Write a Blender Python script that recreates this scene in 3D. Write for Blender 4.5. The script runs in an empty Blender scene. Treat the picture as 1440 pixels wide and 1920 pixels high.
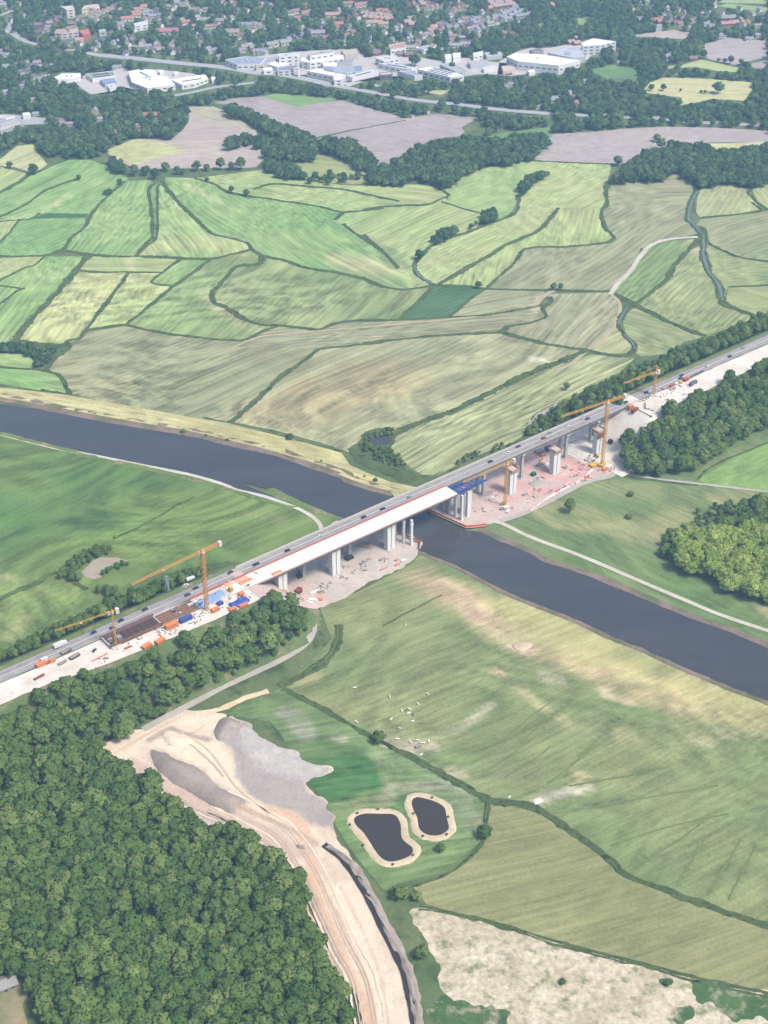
import bpy, bmesh, math, random
import numpy as np
from mathutils import Vector, Matrix
random.seed(7); np.random.seed(7)
sc = bpy.context.scene
COL = sc.collection
R = math.radians
# ------------------------------------------------------------------ camera
FPX = 2884.0                       # focal length in pixels of the 1440x1920 frame
PITCH = math.atan(1883.0 / FPX)
CAMZ = 725.0
cam_d = bpy.data.cameras.new('camera'); cam = bpy.data.objects.new('camera', cam_d); COL.objects.link(cam)
cam.location = (0, 0, CAMZ); cam.rotation_euler = (math.pi/2 - PITCH, 0, 0)
cam_d.sensor_fit = 'VERTICAL'; cam_d.sensor_height = 24.0; cam_d.lens = FPX/1920*24.0
cam_d.clip_start = 1.0; cam_d.clip_end = 30000
sc.camera = cam
# ------------------------------------------------------------------ world, sun, exposure
SUN_EL, SUN_AZ = 56.0, 125.0       # azimuth measured from +Y (view direction) clockwise
world = bpy.data.worlds.new('World'); sc.world = world; world.use_nodes = True
wn = world.node_tree.nodes; wl = world.node_tree.links; wn.clear()
wo = wn.new('ShaderNodeOutputWorld'); wb = wn.new('ShaderNodeBackground'); ws = wn.new('ShaderNodeTexSky')
ws.sky_type = 'NISHITA'; ws.sun_disc = False; ws.sun_elevation = R(SUN_EL); ws.sun_rotation = R(SUN_AZ)
ws.air_density = 1.0; ws.dust_density = 4.0; ws.ozone_density = 1.0
wb.inputs['Strength'].default_value = 0.075
wl.new(ws.outputs[0], wb.inputs[0]); wl.new(wb.outputs[0], wo.inputs[0])
sun_d = bpy.data.lights.new('sun', 'SUN'); sun_d.energy = 1.5; sun_d.angle = R(14); sun_d.color = (1.0, 0.94, 0.84)
sun = bpy.data.objects.new('sun', sun_d); COL.objects.link(sun)
_az = R(SUN_AZ); _sd = Vector((math.sin(_az)*math.cos(R(SUN_EL)), math.cos(_az)*math.cos(R(SUN_EL)), math.sin(R(SUN_EL))))
sun.rotation_euler = _sd.to_track_quat('Z', 'Y').to_euler(); sun.location = (200, 200, 900)
vs = sc.view_settings; vs.view_transform = 'Standard'; vs.look = 'None'; vs.gamma = 1.0; vs.use_curve_mapping = False
vs.exposure = 1.78
sc.cycles.volume_bounces = 1; sc.cycles.max_bounces = 6; sc.cycles.diffuse_bounces = 3
sc.cycles.transparent_max_bounces = 4
# ------------------------------------------------------------------ survey: from a point in the photograph to the land
TILES = dict(I=(0,0,1/3), J=(400,0,500/1440), K=(860,0,580/1440), A=(0,280,.5), B=(680,240,760/1440), C=(0,720,640/1440),
  D=(760,860,680/1440), E=(160,1100,520/1440), F=(500,1240,500/1440), Q=(480,1400,960/1440), H=(0,1300,680/1440),
  L=(0,980,1/3), M=(440,880,420/1440), N=(780,680,420/1440), O=(1040,560,400/1440),
  P1=(0,0,260/1440), P2=(240,0,260/1440), P3=(480,0,260/1440), P4=(700,0,260/1440), P5=(940,0,260/1440), P6=(1180,0,260/1440),
  P7=(0,160,260/1440), P8=(960,140,260/1440), X=(0,0,1.0))
def T(t, *v):
    """'tile', x,y,x,y,... -> photo coordinates"""
    ox, oy, s = TILES[t]
    return [(ox + v[i]*s, oy + v[i+1]*s) for i in range(0, len(v), 2)]
def G(px, py, z=0.0):
    u = px - 720.0; v = py - 960.0
    dy = FPX*math.cos(PITCH) - v*math.sin(PITCH); dz = -FPX*math.sin(PITCH) - v*math.cos(PITCH)
    t = (CAMZ - z)/(-dz)
    return Vector((u*t, dy*t, z))
def proj(p):
    x, y, z = p[0], p[1], p[2] - CAMZ
    c, s = math.cos(PITCH), math.sin(PITCH)
    f = y*c - z*s; dn = -y*s - z*c
    return (720 + FPX*x/f, 960 + FPX*dn/f)
def ext(pts, m=150):
    """let areas and lines that touch the border of the frame run straight on beyond it"""
    o = []; n = len(pts); L_ = lambda p: p[0] <= 3; R_ = lambda p: p[0] >= 1437
    for i, (x, y) in enumerate(pts):
        for side, x1 in ((L_, -m), (R_, 1440 + m)):
            if side((x, y)):
                for j in (i-1, (i+1) % n):
                    q = pts[j]
                    if not side(q) and abs(q[0]-x) > 8:
                        k = max(-1.2, min(1.2, (y-q[1])/(x-q[0]))); y = y + k*(x1-x); break
                x = x1; break
        if y >= 1917: y = max(y, 1920 + m)
        if y <= 3: y = min(y, -60)
        o.append((x, y))
    return o
def GP(pts, z=0.0, e=True):
    return [G(x, y, z) for x, y in (ext(pts) if e else pts)]
# motorway axis: s along, d across (towards the camera)
ZD = 30.0
_p0 = G(0, 1257, ZD); _p1 = G(1440, 627, ZD)
AX = Vector(((_p1-_p0).x, (_p1-_p0).y, 0)).normalized(); AN = Vector((AX.y, -AX.x, 0)); AO = Vector((_p0.x, _p0.y, 0))
def W(s, d, z=0.0): return Vector((AO.x + AX.x*s + AN.x*d, AO.y + AX.y*s + AN.y*d, z))
def sd(p):
    q = Vector((p[0]-AO.x, p[1]-AO.y, 0)); return q.dot(AX), q.dot(AN)
def S_at(px, py, z=ZD): return sd(G(px, py, z))[0]
S0 = S_at(455, 1075); S1 = S_at(1192, 765)          # abutments
AROT = math.atan2(AX.y, AX.x)
SLOPE = 1.2
def embank(s, d):
    if s < S0 + 12: d1 = 33 + 15*min(1, max(0, (s+20)/130.0))
    else: d1 = 41
    lat = max(0.0, (-5 - d)*.72, d - d1)
    lon = 0.0
    if S0 < s < S1: lon = min(s - S0, S1 - s)*.85
    r = math.hypot(lat, lon)
    return max(0.0, ZD - 0.35 - r/SLOPE)
def terrain(x, y):
    s, d = sd((x, y))
    if d < -90 or d > 140: return 0.0
    return embank(s, d)
def GT(px, py, h=0.0):
    z = 0.0
    for _ in range(8):
        p = G(px, py, z + h); z = 0.5*z + 0.5*terrain(p.x, p.y)
    p = G(px, py, z + h); return Vector((p.x, p.y, z))
def height_to(base, ytop):
    """height of an upright at base whose top is seen at photo row ytop"""
    lo, hi = 0.0, 200.0
    for _ in range(40):
        m = (lo+hi)/2
        if proj((base[0], base[1], base[2]+m))[1] > ytop: lo = m
        else: hi = m
    return lo
# ------------------------------------------------------------------ numbers
def vn(x, y, seed=0):
    x = np.asarray(x, float); y = np.asarray(y, float)
    xi = np.floor(x); yi = np.floor(y); fx = x-xi; fy = y-yi
    fx = fx*fx*(3-2*fx); fy = fy*fy*(3-2*fy)
    def h(a, b):
        v = np.sin(a*127.1 + b*311.7 + seed*74.7)*43758.5453
        return v - np.floor(v)
    return (h(xi,yi)*(1-fx) + h(xi+1,yi)*fx)*(1-fy) + (h(xi,yi+1)*(1-fx) + h(xi+1,yi+1)*fx)*fy
def fbm(x, y, seed=0, o=4):
    t = 0; a = .5; n = 0
    x = np.asarray(x, float); y = np.asarray(y, float)
    for i in range(o):
        t = t + a*vn(x, y, seed+i*13); n += a; a *= .5; x = x*2.03; y = y*2.03
    return t/n
def inpoly(px, py, poly):
    px = np.asarray(px); py = np.asarray(py); r = np.zeros(px.shape, bool); n = len(poly); j = n-1
    for i in range(n):
        xi, yi = poly[i][0], poly[i][1]; xj, yj = poly[j][0], poly[j][1]
        c = ((yi > py) != (yj > py))
        with np.errstate(divide='ignore', invalid='ignore'):
            xx = (xj-xi)*(py-yi)/((yj-yi) if yj != yi else 1e-9) + xi
        r ^= c & (px < xx); j = i
    return r
def dist_line(X, Y, pts):
    d = np.full(X.shape, 1e9)
    for a, b in zip(pts[:-1], pts[1:]):
        ax, ay, bx, by = a[0], a[1], b[0], b[1]
        L2 = (bx-ax)**2 + (by-ay)**2 + 1e-9
        t = np.clip(((X-ax)*(bx-ax) + (Y-ay)*(by-ay))/L2, 0, 1)
        d = np.minimum(d, np.hypot(X-ax-t*(bx-ax), Y-ay-t*(by-ay)))
    return d
def ragged(P, amp, sc_=9.0, seed=0):
    n = len(P); o = []
    for i, p in enumerate(P):
        t = (P[(i+1) % n]-P[i-1]); t = t.normalized() if t.length > 1e-6 else Vector((1,0,0)); nn = Vector((t.y, -t.x, 0))
        o.append(p + nn*amp*2*(float(fbm(p.x/sc_, p.y/sc_, seed, 4))-.5)*1.6)
    return o
def smooth(pts, step=5.0, closed=False):
    """Catmull-Rom through world points, resampled"""
    P = [Vector((p[0], p[1], 0)) for p in pts]; n = len(P); out = []
    rng = range(n if closed else n-1)
    for i in rng:
        if closed: p0, p1, p2, p3 = P[i-1], P[i], P[(i+1) % n], P[(i+2) % n]
        else: p0, p1, p2, p3 = P[max(0,i-1)], P[i], P[i+1], P[min(n-1,i+2)]
        k = max(1, int((p2-p1).length/step))
        for j in range(k):
            t = j/k
            out.append(.5*((2*p1) + (p2-p0)*t + (2*p0-5*p1+4*p2-p3)*t*t + (3*p1-p0-3*p2+p3)*t**3))
    if not closed: out.append(P[-1])
    return out
# ------------------------------------------------------------------ colours and materials
ALB = 0.55
def lin(c): c /= 255.0; return c/12.92 if c <= .04045 else ((c+.055)/1.055)**2.4
def S(r, g, b, k=ALB): return (lin(r)*k, lin(g)*k, lin(b)*k, 1.0)
class NT:
    def __init__(s, name):
        s.m = bpy.data.materials.new(name); s.m.use_nodes = True; s.t = s.m.node_tree; s.t.nodes.clear()
        s.out = s.t.nodes.new('ShaderNodeOutputMaterial'); s.b = s.t.nodes.new('ShaderNodeBsdfPrincipled')
        s.t.links.new(s.b.outputs[0], s.out.inputs[0]); s.b.inputs['Specular IOR Level'].default_value = .15
        s.b.inputs['Roughness'].default_value = .85
    def n(s, t, **k):
        o = s.t.nodes.new(t)
        for a, v in k.items(): setattr(o, a, v)
        return o
    def l(s, a, b): s.t.links.new(a, b)
    def val(s, sock, v):
        if hasattr(v, 'links') or hasattr(v, 'is_linked'): s.l(v, sock)
        else: sock.default_value = v
    def math(s, op, a, b=None, clamp=False):
        o = s.n('ShaderNodeMath', operation=op, use_clamp=clamp); s.val(o.inputs[0], a)
        if b is not None: s.val(o.inputs[1], b)
        return o.outputs[0]
    def noise(s, vec, scale, detail=4, rough=.55, vscale=None):
        if vscale:
            mp = s.n('ShaderNodeMapping'); s.l(vec, mp.inputs[0]); mp.inputs['Scale'].default_value = vscale; vec = mp.outputs[0]
        o = s.n('ShaderNodeTexNoise'); s.l(vec, o.inputs['Vector']); o.inputs['Scale'].default_value = scale
        o.inputs['Detail'].default_value = detail; o.inputs['Roughness'].default_value = rough
        return o.outputs[0]
    def ramp(s, v, lo, hi):
        o = s.n('ShaderNodeMapRange'); o.clamp = True; s.l(v, o.inputs[0]); o.inputs[1].default_value = lo; o.inputs[2].default_value = hi
        return o.outputs[0]
    def mix(s, f, a, b, mode='MIX'):
        o = s.n('ShaderNodeMix', data_type='RGBA', blend_type=mode)
        s.val(o.inputs[0], f); s.val(o.inputs[6], a); s.val(o.inputs[7], b); return o.outputs[2]
    def scale(s, c, f):
        o = s.n('ShaderNodeVectorMath', operation='SCALE'); s.val(o.inputs[0], c); s.val(o.inputs['Scale'], f); return o.outputs[0]
    def attr(s, name, typ='GEOMETRY', out=0):
        o = s.n('ShaderNodeAttribute', attribute_type=typ, attribute_name=name); return o.outputs[out]
    def pos(s): return s.n('ShaderNodeNewGeometry').outputs['Position']
    def bump(s, h, dist, st=1.0):
        o = s.n('ShaderNodeBump'); s.l(h, o.inputs['Height']); o.inputs['Distance'].default_value = dist; o.inputs['Strength'].default_value = st
        s.l(o.outputs[0], s.b.inputs['Normal'])
MATS = {}
def simple(name, rgba, rough=.8, amp=.12, scale=.5, metal=0.0, spec=.2):
    if name in MATS: return MATS[name]
    n = NT(name); p = n.noise(n.pos(), scale, 5)
    f = n.math('MULTIPLY_ADD', p, 2*amp); f.node.inputs[2].default_value = 1-amp
    n.l(n.scale(rgba[:3], f), n.b.inputs['Base Color']); n.b.inputs['Roughness'].default_value = rough
    n.b.inputs['Metallic'].default_value = metal; n.b.inputs['Specular IOR Level'].default_value = spec
    MATS[name] = n.m; return n.m
def tinted(name, rough=.75, amp=.15, scale=.6, spec=.2):
    """takes the object's own paint colour"""
    n = NT(name); oi = n.n('ShaderNodeObjectInfo'); p = n.noise(n.pos(), scale, 5)
    f = n.math('MULTIPLY_ADD', p, 2*amp); f.node.inputs[2].default_value = 1-amp
    n.l(n.scale(oi.outputs['Color'], f), n.b.inputs['Base Color']); n.b.inputs['Roughness'].default_value = rough
    n.b.inputs['Specular IOR Level'].default_value = spec
    MATS[name] = n.m; return n.m
def field_mat():
    n = NT('meadow_grass')
    c = n.attr('Col'); uv = n.n('ShaderNodeTexCoord').outputs['UV']; ps = n.pos()
    tint = n.attr('tint', 'OBJECT'); sa = n.attr('sa', 'OBJECT', 2); sb = n.attr('sb', 'OBJECT', 2)
    big = n.ramp(n.noise(ps, .011, 6, .6), .42, .66)
    c2 = n.mix(n.math('MULTIPLY', big, .75), c, tint)
    wob = n.n('ShaderNodeVectorMath', operation='ADD'); wv = n.n('ShaderNodeTexNoise'); n.l(ps, wv.inputs['Vector']); wv.inputs['Scale'].default_value = .005; wv.inputs['Detail'].default_value = 0
    wsc = n.n('ShaderNodeVectorMath', operation='SCALE'); n.l(wv.outputs['Color'], wsc.inputs[0]); wsc.inputs['Scale'].default_value = 30.0
    n.l(uv, wob.inputs[0]); n.l(wsc.outputs[0], wob.inputs[1]); uvw = wob.outputs[0]
    streak = n.noise(uvw, 1.0, 1, .5, (.14, .0014, 1)); st2 = n.noise(uvw, 1.0, 0, .5, (.55, .002, 1))
    sx = n.n('ShaderNodeSeparateXYZ'); n.l(uvw, sx.inputs[0]); wave = n.math('SINE', n.math('ADD', n.math('MULTIPLY', sx.outputs[0], .85), n.math('MULTIPLY', n.noise(uvw, 1.0, 1, .5, (.02, .004, 1)), 9.0)))
    wmod = n.ramp(n.noise(ps, .009, 3, .6), .35, .6)
    swath = n.noise(uvw, 1.0, 1, .5, (.05, .0006, 1))
    mid = n.noise(ps, .06, 6, .65); fine = n.noise(ps, .42, 5, .7)
    f = n.math('ADD', n.math('MULTIPLY', n.math('SUBTRACT', streak, .5), n.math('MULTIPLY', sa, 1.3)), n.math('MULTIPLY', n.math('SUBTRACT', n.ramp(swath, .36, .64), .5), n.math('MULTIPLY', sb, .75)))
    f = n.math('ADD', f, n.math('MULTIPLY', n.math('MULTIPLY', n.math('SUBTRACT', st2, .5), sa), 1.7))
    f = n.math('ADD', f, n.math('MULTIPLY', n.math('MULTIPLY', wave, wmod), n.math('MULTIPLY', sa, .34)))
    f = n.math('ADD', f, n.math('MULTIPLY', n.math('SUBTRACT', mid, .5), .5))
    f = n.math('ADD', f, n.math('MULTIPLY', n.math('SUBTRACT', fine, .5), .8))
    f = n.math('MAXIMUM', n.math('ADD', f, 1.0), .25)
    n.l(n.scale(c2, f), n.b.inputs['Base Color']); n.b.inputs['Specular IOR Level'].default_value = .05
    n.b.inputs['Roughness'].default_value = .95
    n.bump(fine, .5, .6)
    return n.m
M_FIELD = field_mat()
def ground_mat(name, a, b, sc1=.02, sc2=.25, amp=.5, c=None, sc3=.08, stretch=None):
    n = NT(name); ps = n.pos()
    m = n.ramp(n.noise(ps, sc1, 7, .62), .38, .64); col = n.mix(m, a, b)
    if c: col = n.mix(n.ramp(n.noise(ps, sc3, 6, .65), .52, .66), col, c)
    f = n.math('MULTIPLY_ADD', n.noise(ps, sc2, 6, .65), amp*2); f.node.inputs[2].default_value = 1-amp
    n.l(n.scale(col, f), n.b.inputs['Base Color']); n.b.inputs['Roughness'].default_value = .95; n.b.inputs['Specular IOR Level'].default_value = .05
    n.bump(n.noise(ps, sc2*1.3, 6, .7), .6, .7)
    MATS[name] = n.m; return n.m
# ------------------------------------------------------------------ mesh building
def mesh_obj(name, verts, faces, mat=None, parent=None, smooth_sh=False, kind=None):
    me = bpy.data.meshes.new(name); me.from_pydata([tuple(v) for v in verts], [], faces); me.update()
    if mat: me.materials.append(mat)
    if smooth_sh: me.polygons.foreach_set('use_smooth', [True]*len(me.polygons))
    o = bpy.data.objects.new(name, me); COL.objects.link(o)
    if parent: o.parent = parent
    if kind: o['kind'] = kind
    return o
class MB:
    """collects boxes, bars, tubes and lofts into one mesh"""
    def __init__(s): s.v = []; s.f = []
    def add(s, v, f):
        k = len(s.v); s.v += [Vector(p) for p in v]; s.f += [tuple(i+k for i in q) for q in f]
    def box(s, x0, x1, y0, y1, z0, z1):
        s.add([(x0,y0,z0),(x1,y0,z0),(x1,y1,z0),(x0,y1,z0),(x0,y0,z1),(x1,y0,z1),(x1,y1,z1),(x0,y1,z1)],
              [(0,3,2,1),(4,5,6,7),(0,1,5,4),(1,2,6,5),(2,3,7,6),(3,0,4,7)]); return s
    def frustum(s, b, t, z0, z1):
        """bottom rect (x0,x1,y0,y1), top rect"""
        s.add([(b[0],b[2],z0),(b[1],b[2],z0),(b[1],b[3],z0),(b[0],b[3],z0),(t[0],t[2],z1),(t[1],t[2],z1),(t[1],t[3],z1),(t[0],t[3],z1)],
              [(0,3,2,1),(4,5,6,7),(0,1,5,4),(1,2,6,5),(2,3,7,6),(3,0,4,7)]); return s
    def bar(s, a, b, w, w2=None):
        a, b = Vector(a), Vector(b); d = (b-a).normalized(); up = Vector((0,0,1)) if abs(d.z) < .95 else Vector((1,0,0))
        x = d.cross(up).normalized()*w/2; y = d.cross(x).normalized()*(w2 or w)/2
        s.add([a-x-y, a+x-y, a+x+y, a-x+y, b-x-y, b+x-y, b+x+y, b-x+y],
              [(0,3,2,1),(4,5,6,7),(0,1,5,4),(1,2,6,5),(2,3,7,6),(3,0,4,7)]); return s
    def tube(s, a, b, r0, r1, n=8, cap=True):
        a, b = Vector(a), Vector(b); d = (b-a).normalized(); up = Vector((0,0,1)) if abs(d.z) < .95 else Vector((1,0,0))
        x = d.cross(up).normalized(); y = d.cross(x).normalized(); v = []
        for c, r in ((a, r0), (b, r1)):
            for i in range(n):
                t = 2*math.pi*i/n; v.append(c + x*math.cos(t)*r + y*math.sin(t)*r)
        f = [(i, (i+1) % n, n+(i+1) % n, n+i) for i in range(n)]
        if cap: f += [tuple(range(n))[::-1], tuple(range(n, 2*n))]
        s.add(v, f); return s
    def prism(s, poly, z0, z1):
        n = len(poly)
        s.add([(p[0],p[1],z0) for p in poly] + [(p[0],p[1],z1) for p in poly],
              [tuple(range(n))[::-1], tuple(range(n, 2*n))] + [(i, (i+1) % n, n+(i+1) % n, n+i) for i in range(n)]); return s
    def build(s, name, mat, parent=None, kind=None, sm=False):
        return mesh_obj(name, s.v, s.f, mat, parent, sm, kind)
def empty(name, loc=(0,0,0), rz=0.0, scale=None):
    o = bpy.data.objects.new(name, None); COL.objects.link(o); o.location = loc; o.rotation_euler = (0, 0, rz)
    o.empty_display_size = .5
    if scale: o.scale = scale
    return o
def tag(o, label=None, cat=None, group=None, kind=None):
    if label: o['label'] = label
    if cat: o['category'] = cat
    if group: o['group'] = group
    if kind: o['kind'] = kind
    return o
def copy_tree(o, parent=None):
    c = o.copy(); COL.objects.link(c); c.parent = parent
    for ch in list(o.children): copy_tree(ch, c)
    return c
ORD = ['first','second','third','fourth','fifth','sixth','seventh','eighth','ninth','tenth','eleventh','twelfth','thirteenth','fourteenth',
  'fifteenth','sixteenth','seventeenth','eighteenth','nineteenth','twentieth'] + ['%dth' % i for i in range(21, 60)]
# ================================================================== ground, fields, river
base = mesh_obj('ground', [(-4000,-1000,0),(4000,-1000,0),(4000,7000,0),(-4000,7000,0)], [(0,1,2,3)],
    ground_mat('rough_grass', S(94,114,74), S(118,130,86), .02, .3, .45, S(72,92,60), .035), kind='structure')
STROKES = []   # (polyline, half width, soft, colour, strength, noise scale): patches of drier or lusher grass, painted on the meadow itself
def desatur(c, k, g):
    l = .3*c[0]+.55*c[1]+.15*c[2]; return tuple((q*(1-k)+l*k)*g for q in c[:3])+(1,)
def gridpoly(name, pts, z, cell, color, tint, stripe=None, sa=.35, sb=.25, strokes=True, kind='structure', label=None, mat=None, desat=.18, gain=1.03, paint=None, rough=0):
    color = desatur(color, desat, gain); tint = desatur(tint, desat, gain)
    if name == 'field': color, tint = [(q[0]*.93, q[1]*1.02, q[2]*1.02, 1) if q[1] > q[2]*1.2 else q for q in (color, tint)]
    w = GP(pts)
    if rough: w = ragged(smooth(w, 2.5, True), rough, 9.0, 3)
    w = [(p.x, p.y) for p in w]
    bm = bmesh.new(); vs_ = [bm.verts.new((x, y, z)) for x, y in w]
    f = bm.faces.new(vs_)
    if f.calc_area() < 1: pass
    f.normal_update()
    if f.normal.z < 0: f.normal_flip()
    xs = [p[0] for p in w]; ys = [p[1] for p in w]
    if cell:
        for ax, lo, hi in ((0, min(xs), max(xs)), (1, min(ys), max(ys))):
            k = math.ceil(lo/cell)*cell
            while k < hi:
                co = (k, 0, 0) if ax == 0 else (0, k, 0); no = (1, 0, 0) if ax == 0 else (0, 1, 0)
                bmesh.ops.bisect_plane(bm, geom=bm.verts[:]+bm.edges[:]+bm.faces[:], plane_co=co, plane_no=no, dist=1e-4); k += cell
    me = bpy.data.meshes.new(name); bm.to_mesh(me); bm.free()
    n = len(me.vertices); co = np.empty(n*3); me.vertices.foreach_get('co', co); co = co.reshape(-1, 3)
    X, Y = co[:,0], co[:,1]
    C = np.tile(np.array(color[:3]), (n, 1))
    if strokes:
        for pl, hw, soft, c, st, ns in STROKES:
            x0 = min(p[0] for p in pl)-hw*2-soft; x1 = max(p[0] for p in pl)+hw*2+soft; y0 = min(p[1] for p in pl)-hw*2-soft; y1 = max(p[1] for p in pl)+hw*2+soft
            m = (X > x0) & (X < x1) & (Y > y0) & (Y < y1)
            if not m.any(): continue
            d = dist_line(X[m], Y[m], pl) + (fbm(X[m]/ns, Y[m]/ns, 5)-.5)*hw*1.6
            a = np.clip((hw + soft - d)/max(soft, .01), 0, 1)*st*(.55 + .9*np.clip(fbm(X[m]/(ns*.35), Y[m]/(ns*.35), 9)-.2, 0, .7))
            a = np.clip(a, 0, 1)[:,None]; C[m] = C[m]*(1-a) + np.array(desatur(c, desat, gain)[:3])*a
    if paint: C = paint(X, Y, C)
    at = me.color_attributes.new('Col', 'FLOAT_COLOR', 'POINT')
    at.data.foreach_set('color', np.hstack([C, np.ones((n,1))]).ravel())
    if stripe:
        a, b = G(*stripe[0]), G(*stripe[1]); dv = (b-a).normalized()
    else: dv = Vector((.3, 1, 0)).normalized()
    uvl = me.uv_layers.new(name='UVMap'); li = np.empty(len(me.loops), int); me.loops.foreach_get('vertex_index', li)
    uv = np.stack([X*dv.y - Y*dv.x, X*dv.x + Y*dv.y], 1)[li]; uvl.data.foreach_set('uv', uv.ravel())
    me.materials.append(mat or M_FIELD)
    o = bpy.data.objects.new(name, me); COL.objects.link(o); o['kind'] = kind
    o['tint'] = [float(x) for x in tint[:3]]; o['sa'] = float(sa); o['sb'] = float(sb)
    if label: o['label'] = label
    return o
def flatpoly(name, pts, z, mat, kind='structure', step=None, jit=0.0, rough=0):
    w = GP(pts)
    if rough: w = ragged(smooth(w, 1.5, True), rough, 8.0, 5)
    elif step: w = smooth(w, step, True)
    if jit:
        w = [Vector((p.x + (random.random()-.5)*jit, p.y + (random.random()-.5)*jit, 0)) for p in w]
    o = mesh_obj(name, [(p.x, p.y, z) for p in w], [tuple(range(len(w)))], mat, kind=kind)
    if o.data.polygons[0].normal.z < 0: o.data.flip_normals()
    return o
def ribbon(name, pts, width, zs, mat, jit=.12, step=5.0, kind='structure', ofs=None, e=True, zj=.35, z0=0.0, world=False, tz=False, vary=0):
    """a strip along a line with the cross-section zs"""
    w = pts if world else [G(x, y) for x, y in (ext(pts) if e else pts)]
    P = smooth(w, step); n = len(P); k = len(zs); v = []; f = []
    ofs = ofs or [(-1 + 2*i/(k-1)) for i in range(k)]
    for i, p in enumerate(P):
        t = (P[min(n-1,i+1)] - P[max(0,i-1)]).normalized(); nn = Vector((-t.y, t.x, 0)); vw = 1.0
        if vary: vw = .35 + 1.25*float(fbm(p.x/22, p.y/22, 8, 3)); p = p + nn*(float(fbm(p.x/14, p.y/14, 4, 3))-.5)*vary
        for j in range(k):
            q = p + nn*(ofs[j]*vw*width/2*(1 + (random.random()-.5)*2*jit))
            z = zs[j]*(1 + (random.random()-.5)*2*zj) + z0
            if tz: z += terrain(q.x, q.y)
            v.append((q.x, q.y, z))
    for i in range(n-1):
        for j in range(k-1): a = i*k+j; f.append((a, a+k, a+k+1, a+1))
    o = mesh_obj(name, v, f, mat, kind=kind)
    if len(o.data.polygons) and sum(pp.normal.z for pp in o.data.polygons) < 0: o.data.flip_normals()
    return o
# palette (the fields' own colours)
G1 = S(136,170,88); G2 = S(168,182,104); YS = S(182,178,112); BR = S(156,150,106); OL = S(136,150,86); DG = S(74,116,64); TN = S(168,160,116)
SOIL = S(176,162,158); STRAW = S(206,194,134)
def stroke(t, pts, hw, soft, c, st=.9, ns=25): STROKES.append(([(p.x, p.y) for p in GP(T(t, *pts))], hw, soft, c, st, ns))
# dry strip along the near bank, bare patches and lusher places of the near pasture
stroke('D', (180,530, 330,640, 480,720, 700,810, 900,890, 1100,960, 1300,1010, 1440,1030), 9, 16, S(204,182,132), .95, 30)
stroke('D', (420,600, 640,700, 800,760, 1000,840, 1200,910, 1440,1000), 12, 14, S(190,180,112), .85, 25)
stroke('D', (140,510, 200,540, 300,620, 390,690), 7, 5, S(206,176,142), .95, 16)
stroke('D', (440,745, 490,750, 480,765), 4, 3, S(214,176,158), 1.0, 8)
stroke('D', (60,480, 130,510), 6, 8, S(190,160,130), .7, 12)
stroke('D', (780,910, 820,915), 2.5, 3, S(208,186,150), .9, 8)
stroke('D', (790,940, 900,970), 2.5, 3, S(206,184,146), .9, 8)
stroke('D', (370,850, 375,855), 3, 2, S(214,190,150), .9, 8)
stroke('D', (560,860, 600,880), 5, 4, S(186,182,150), .7, 8)
stroke('D', (120,1110, 220,1075, 300,1010, 350,975), 1.6, 2.5, S(190,186,150), .9, 10)
stroke('D', (460,920, 530,975, 600,1020, 640,1050), 2.2, 4, S(188,178,124), .8, 12)
stroke('D', (1140,1110, 1200,1120), 4, 4, S(196,184,140), .7, 10); stroke('D', (860,1090, 900,1130), 6, 6, S(170,164,110), .6, 10)
stroke('D', (1250,1090, 1300,1100), 3, 3, S(190,182,140), .7, 10)
stroke('F', (670,430, 760,460, 850,445), 6, 4, S(198,178,158), .95, 10)
stroke('F', (1000,600, 1050,610), 4, 3, S(196,182,150), .8, 8)
stroke('Q', (790,155, 830,140, 890,125, 930,115), 3, 3, S(206,196,176), .95, 10)
stroke('Q', (905,80, 925,88), 3.5, 2, S(206,180,130), 1.0, 6)
stroke('F', (200,100, 260,90), 4, 4, S(180,164,116), .7, 10)
stroke('M', (1310,740, 1400,790), 5, 4, S(212,184,150), .9, 12)
stroke('M', (1180,700, 1300,800), 12, 12, S(176,158,116), .7, 18)
stroke('M', (700,900, 900,960, 1100,980), 16, 22, S(134,142,88), .8, 40)
stroke('F', (600,250, 800,330), 20, 20, S(140,146,88), .7, 30)
for i, (x0, y0, x1, y1) in enumerate([(690,1180,860,1020),(740,1140,880,1010),(520,1080,640,980),(450,1120,600,1000),(980,1250,1160,1170)]):
    stroke('D', (x0, y0, x1, y1), 1.0, 1.6, S(76,104,58), .8, 10)
for (x0, y0, x1, y1) in [(1260,265,1185,385),(1360,265,1270,420),(1405,280,1330,430),(1060,340,1260,215),(900,105,1160,60),(820,190,1160,130)]:
    stroke('Q', (x0, y0, x1, y1), .8, 1.4, S(72,104,58), .8, 10)
# left meadow
stroke('C', (520,680, 700,600, 850,560, 1050,560, 1200,600), 26, 40, S(128,146,78), .85, 60)
stroke('C', (1050,540, 1180,575), 4, 5, S(170,164,122), .7, 10)
stroke('C', (0,940, 200,880, 330,860), 22, 24, S(142,158,92), .85, 40); stroke('C', (0,830, 30,820), 4, 5, S(180,170,130), .8, 10)
stroke('C', (40,1060, 110,1000), 4, 6, S(186,176,132), .7, 10)
stroke('C', (0,560, 120,500, 300,400), 8, 12, S(92,132,68), .7, 30); stroke('C', (350,660, 600,560), 10, 14, S(104,140,70), .7, 30)
stroke('C', (0,330, 300,340), 14, 20, S(66,106,62), .7, 40); stroke('C', (0,690, 260,600, 420,560), 10, 18, S(64,102,58), .7, 40)
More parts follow.
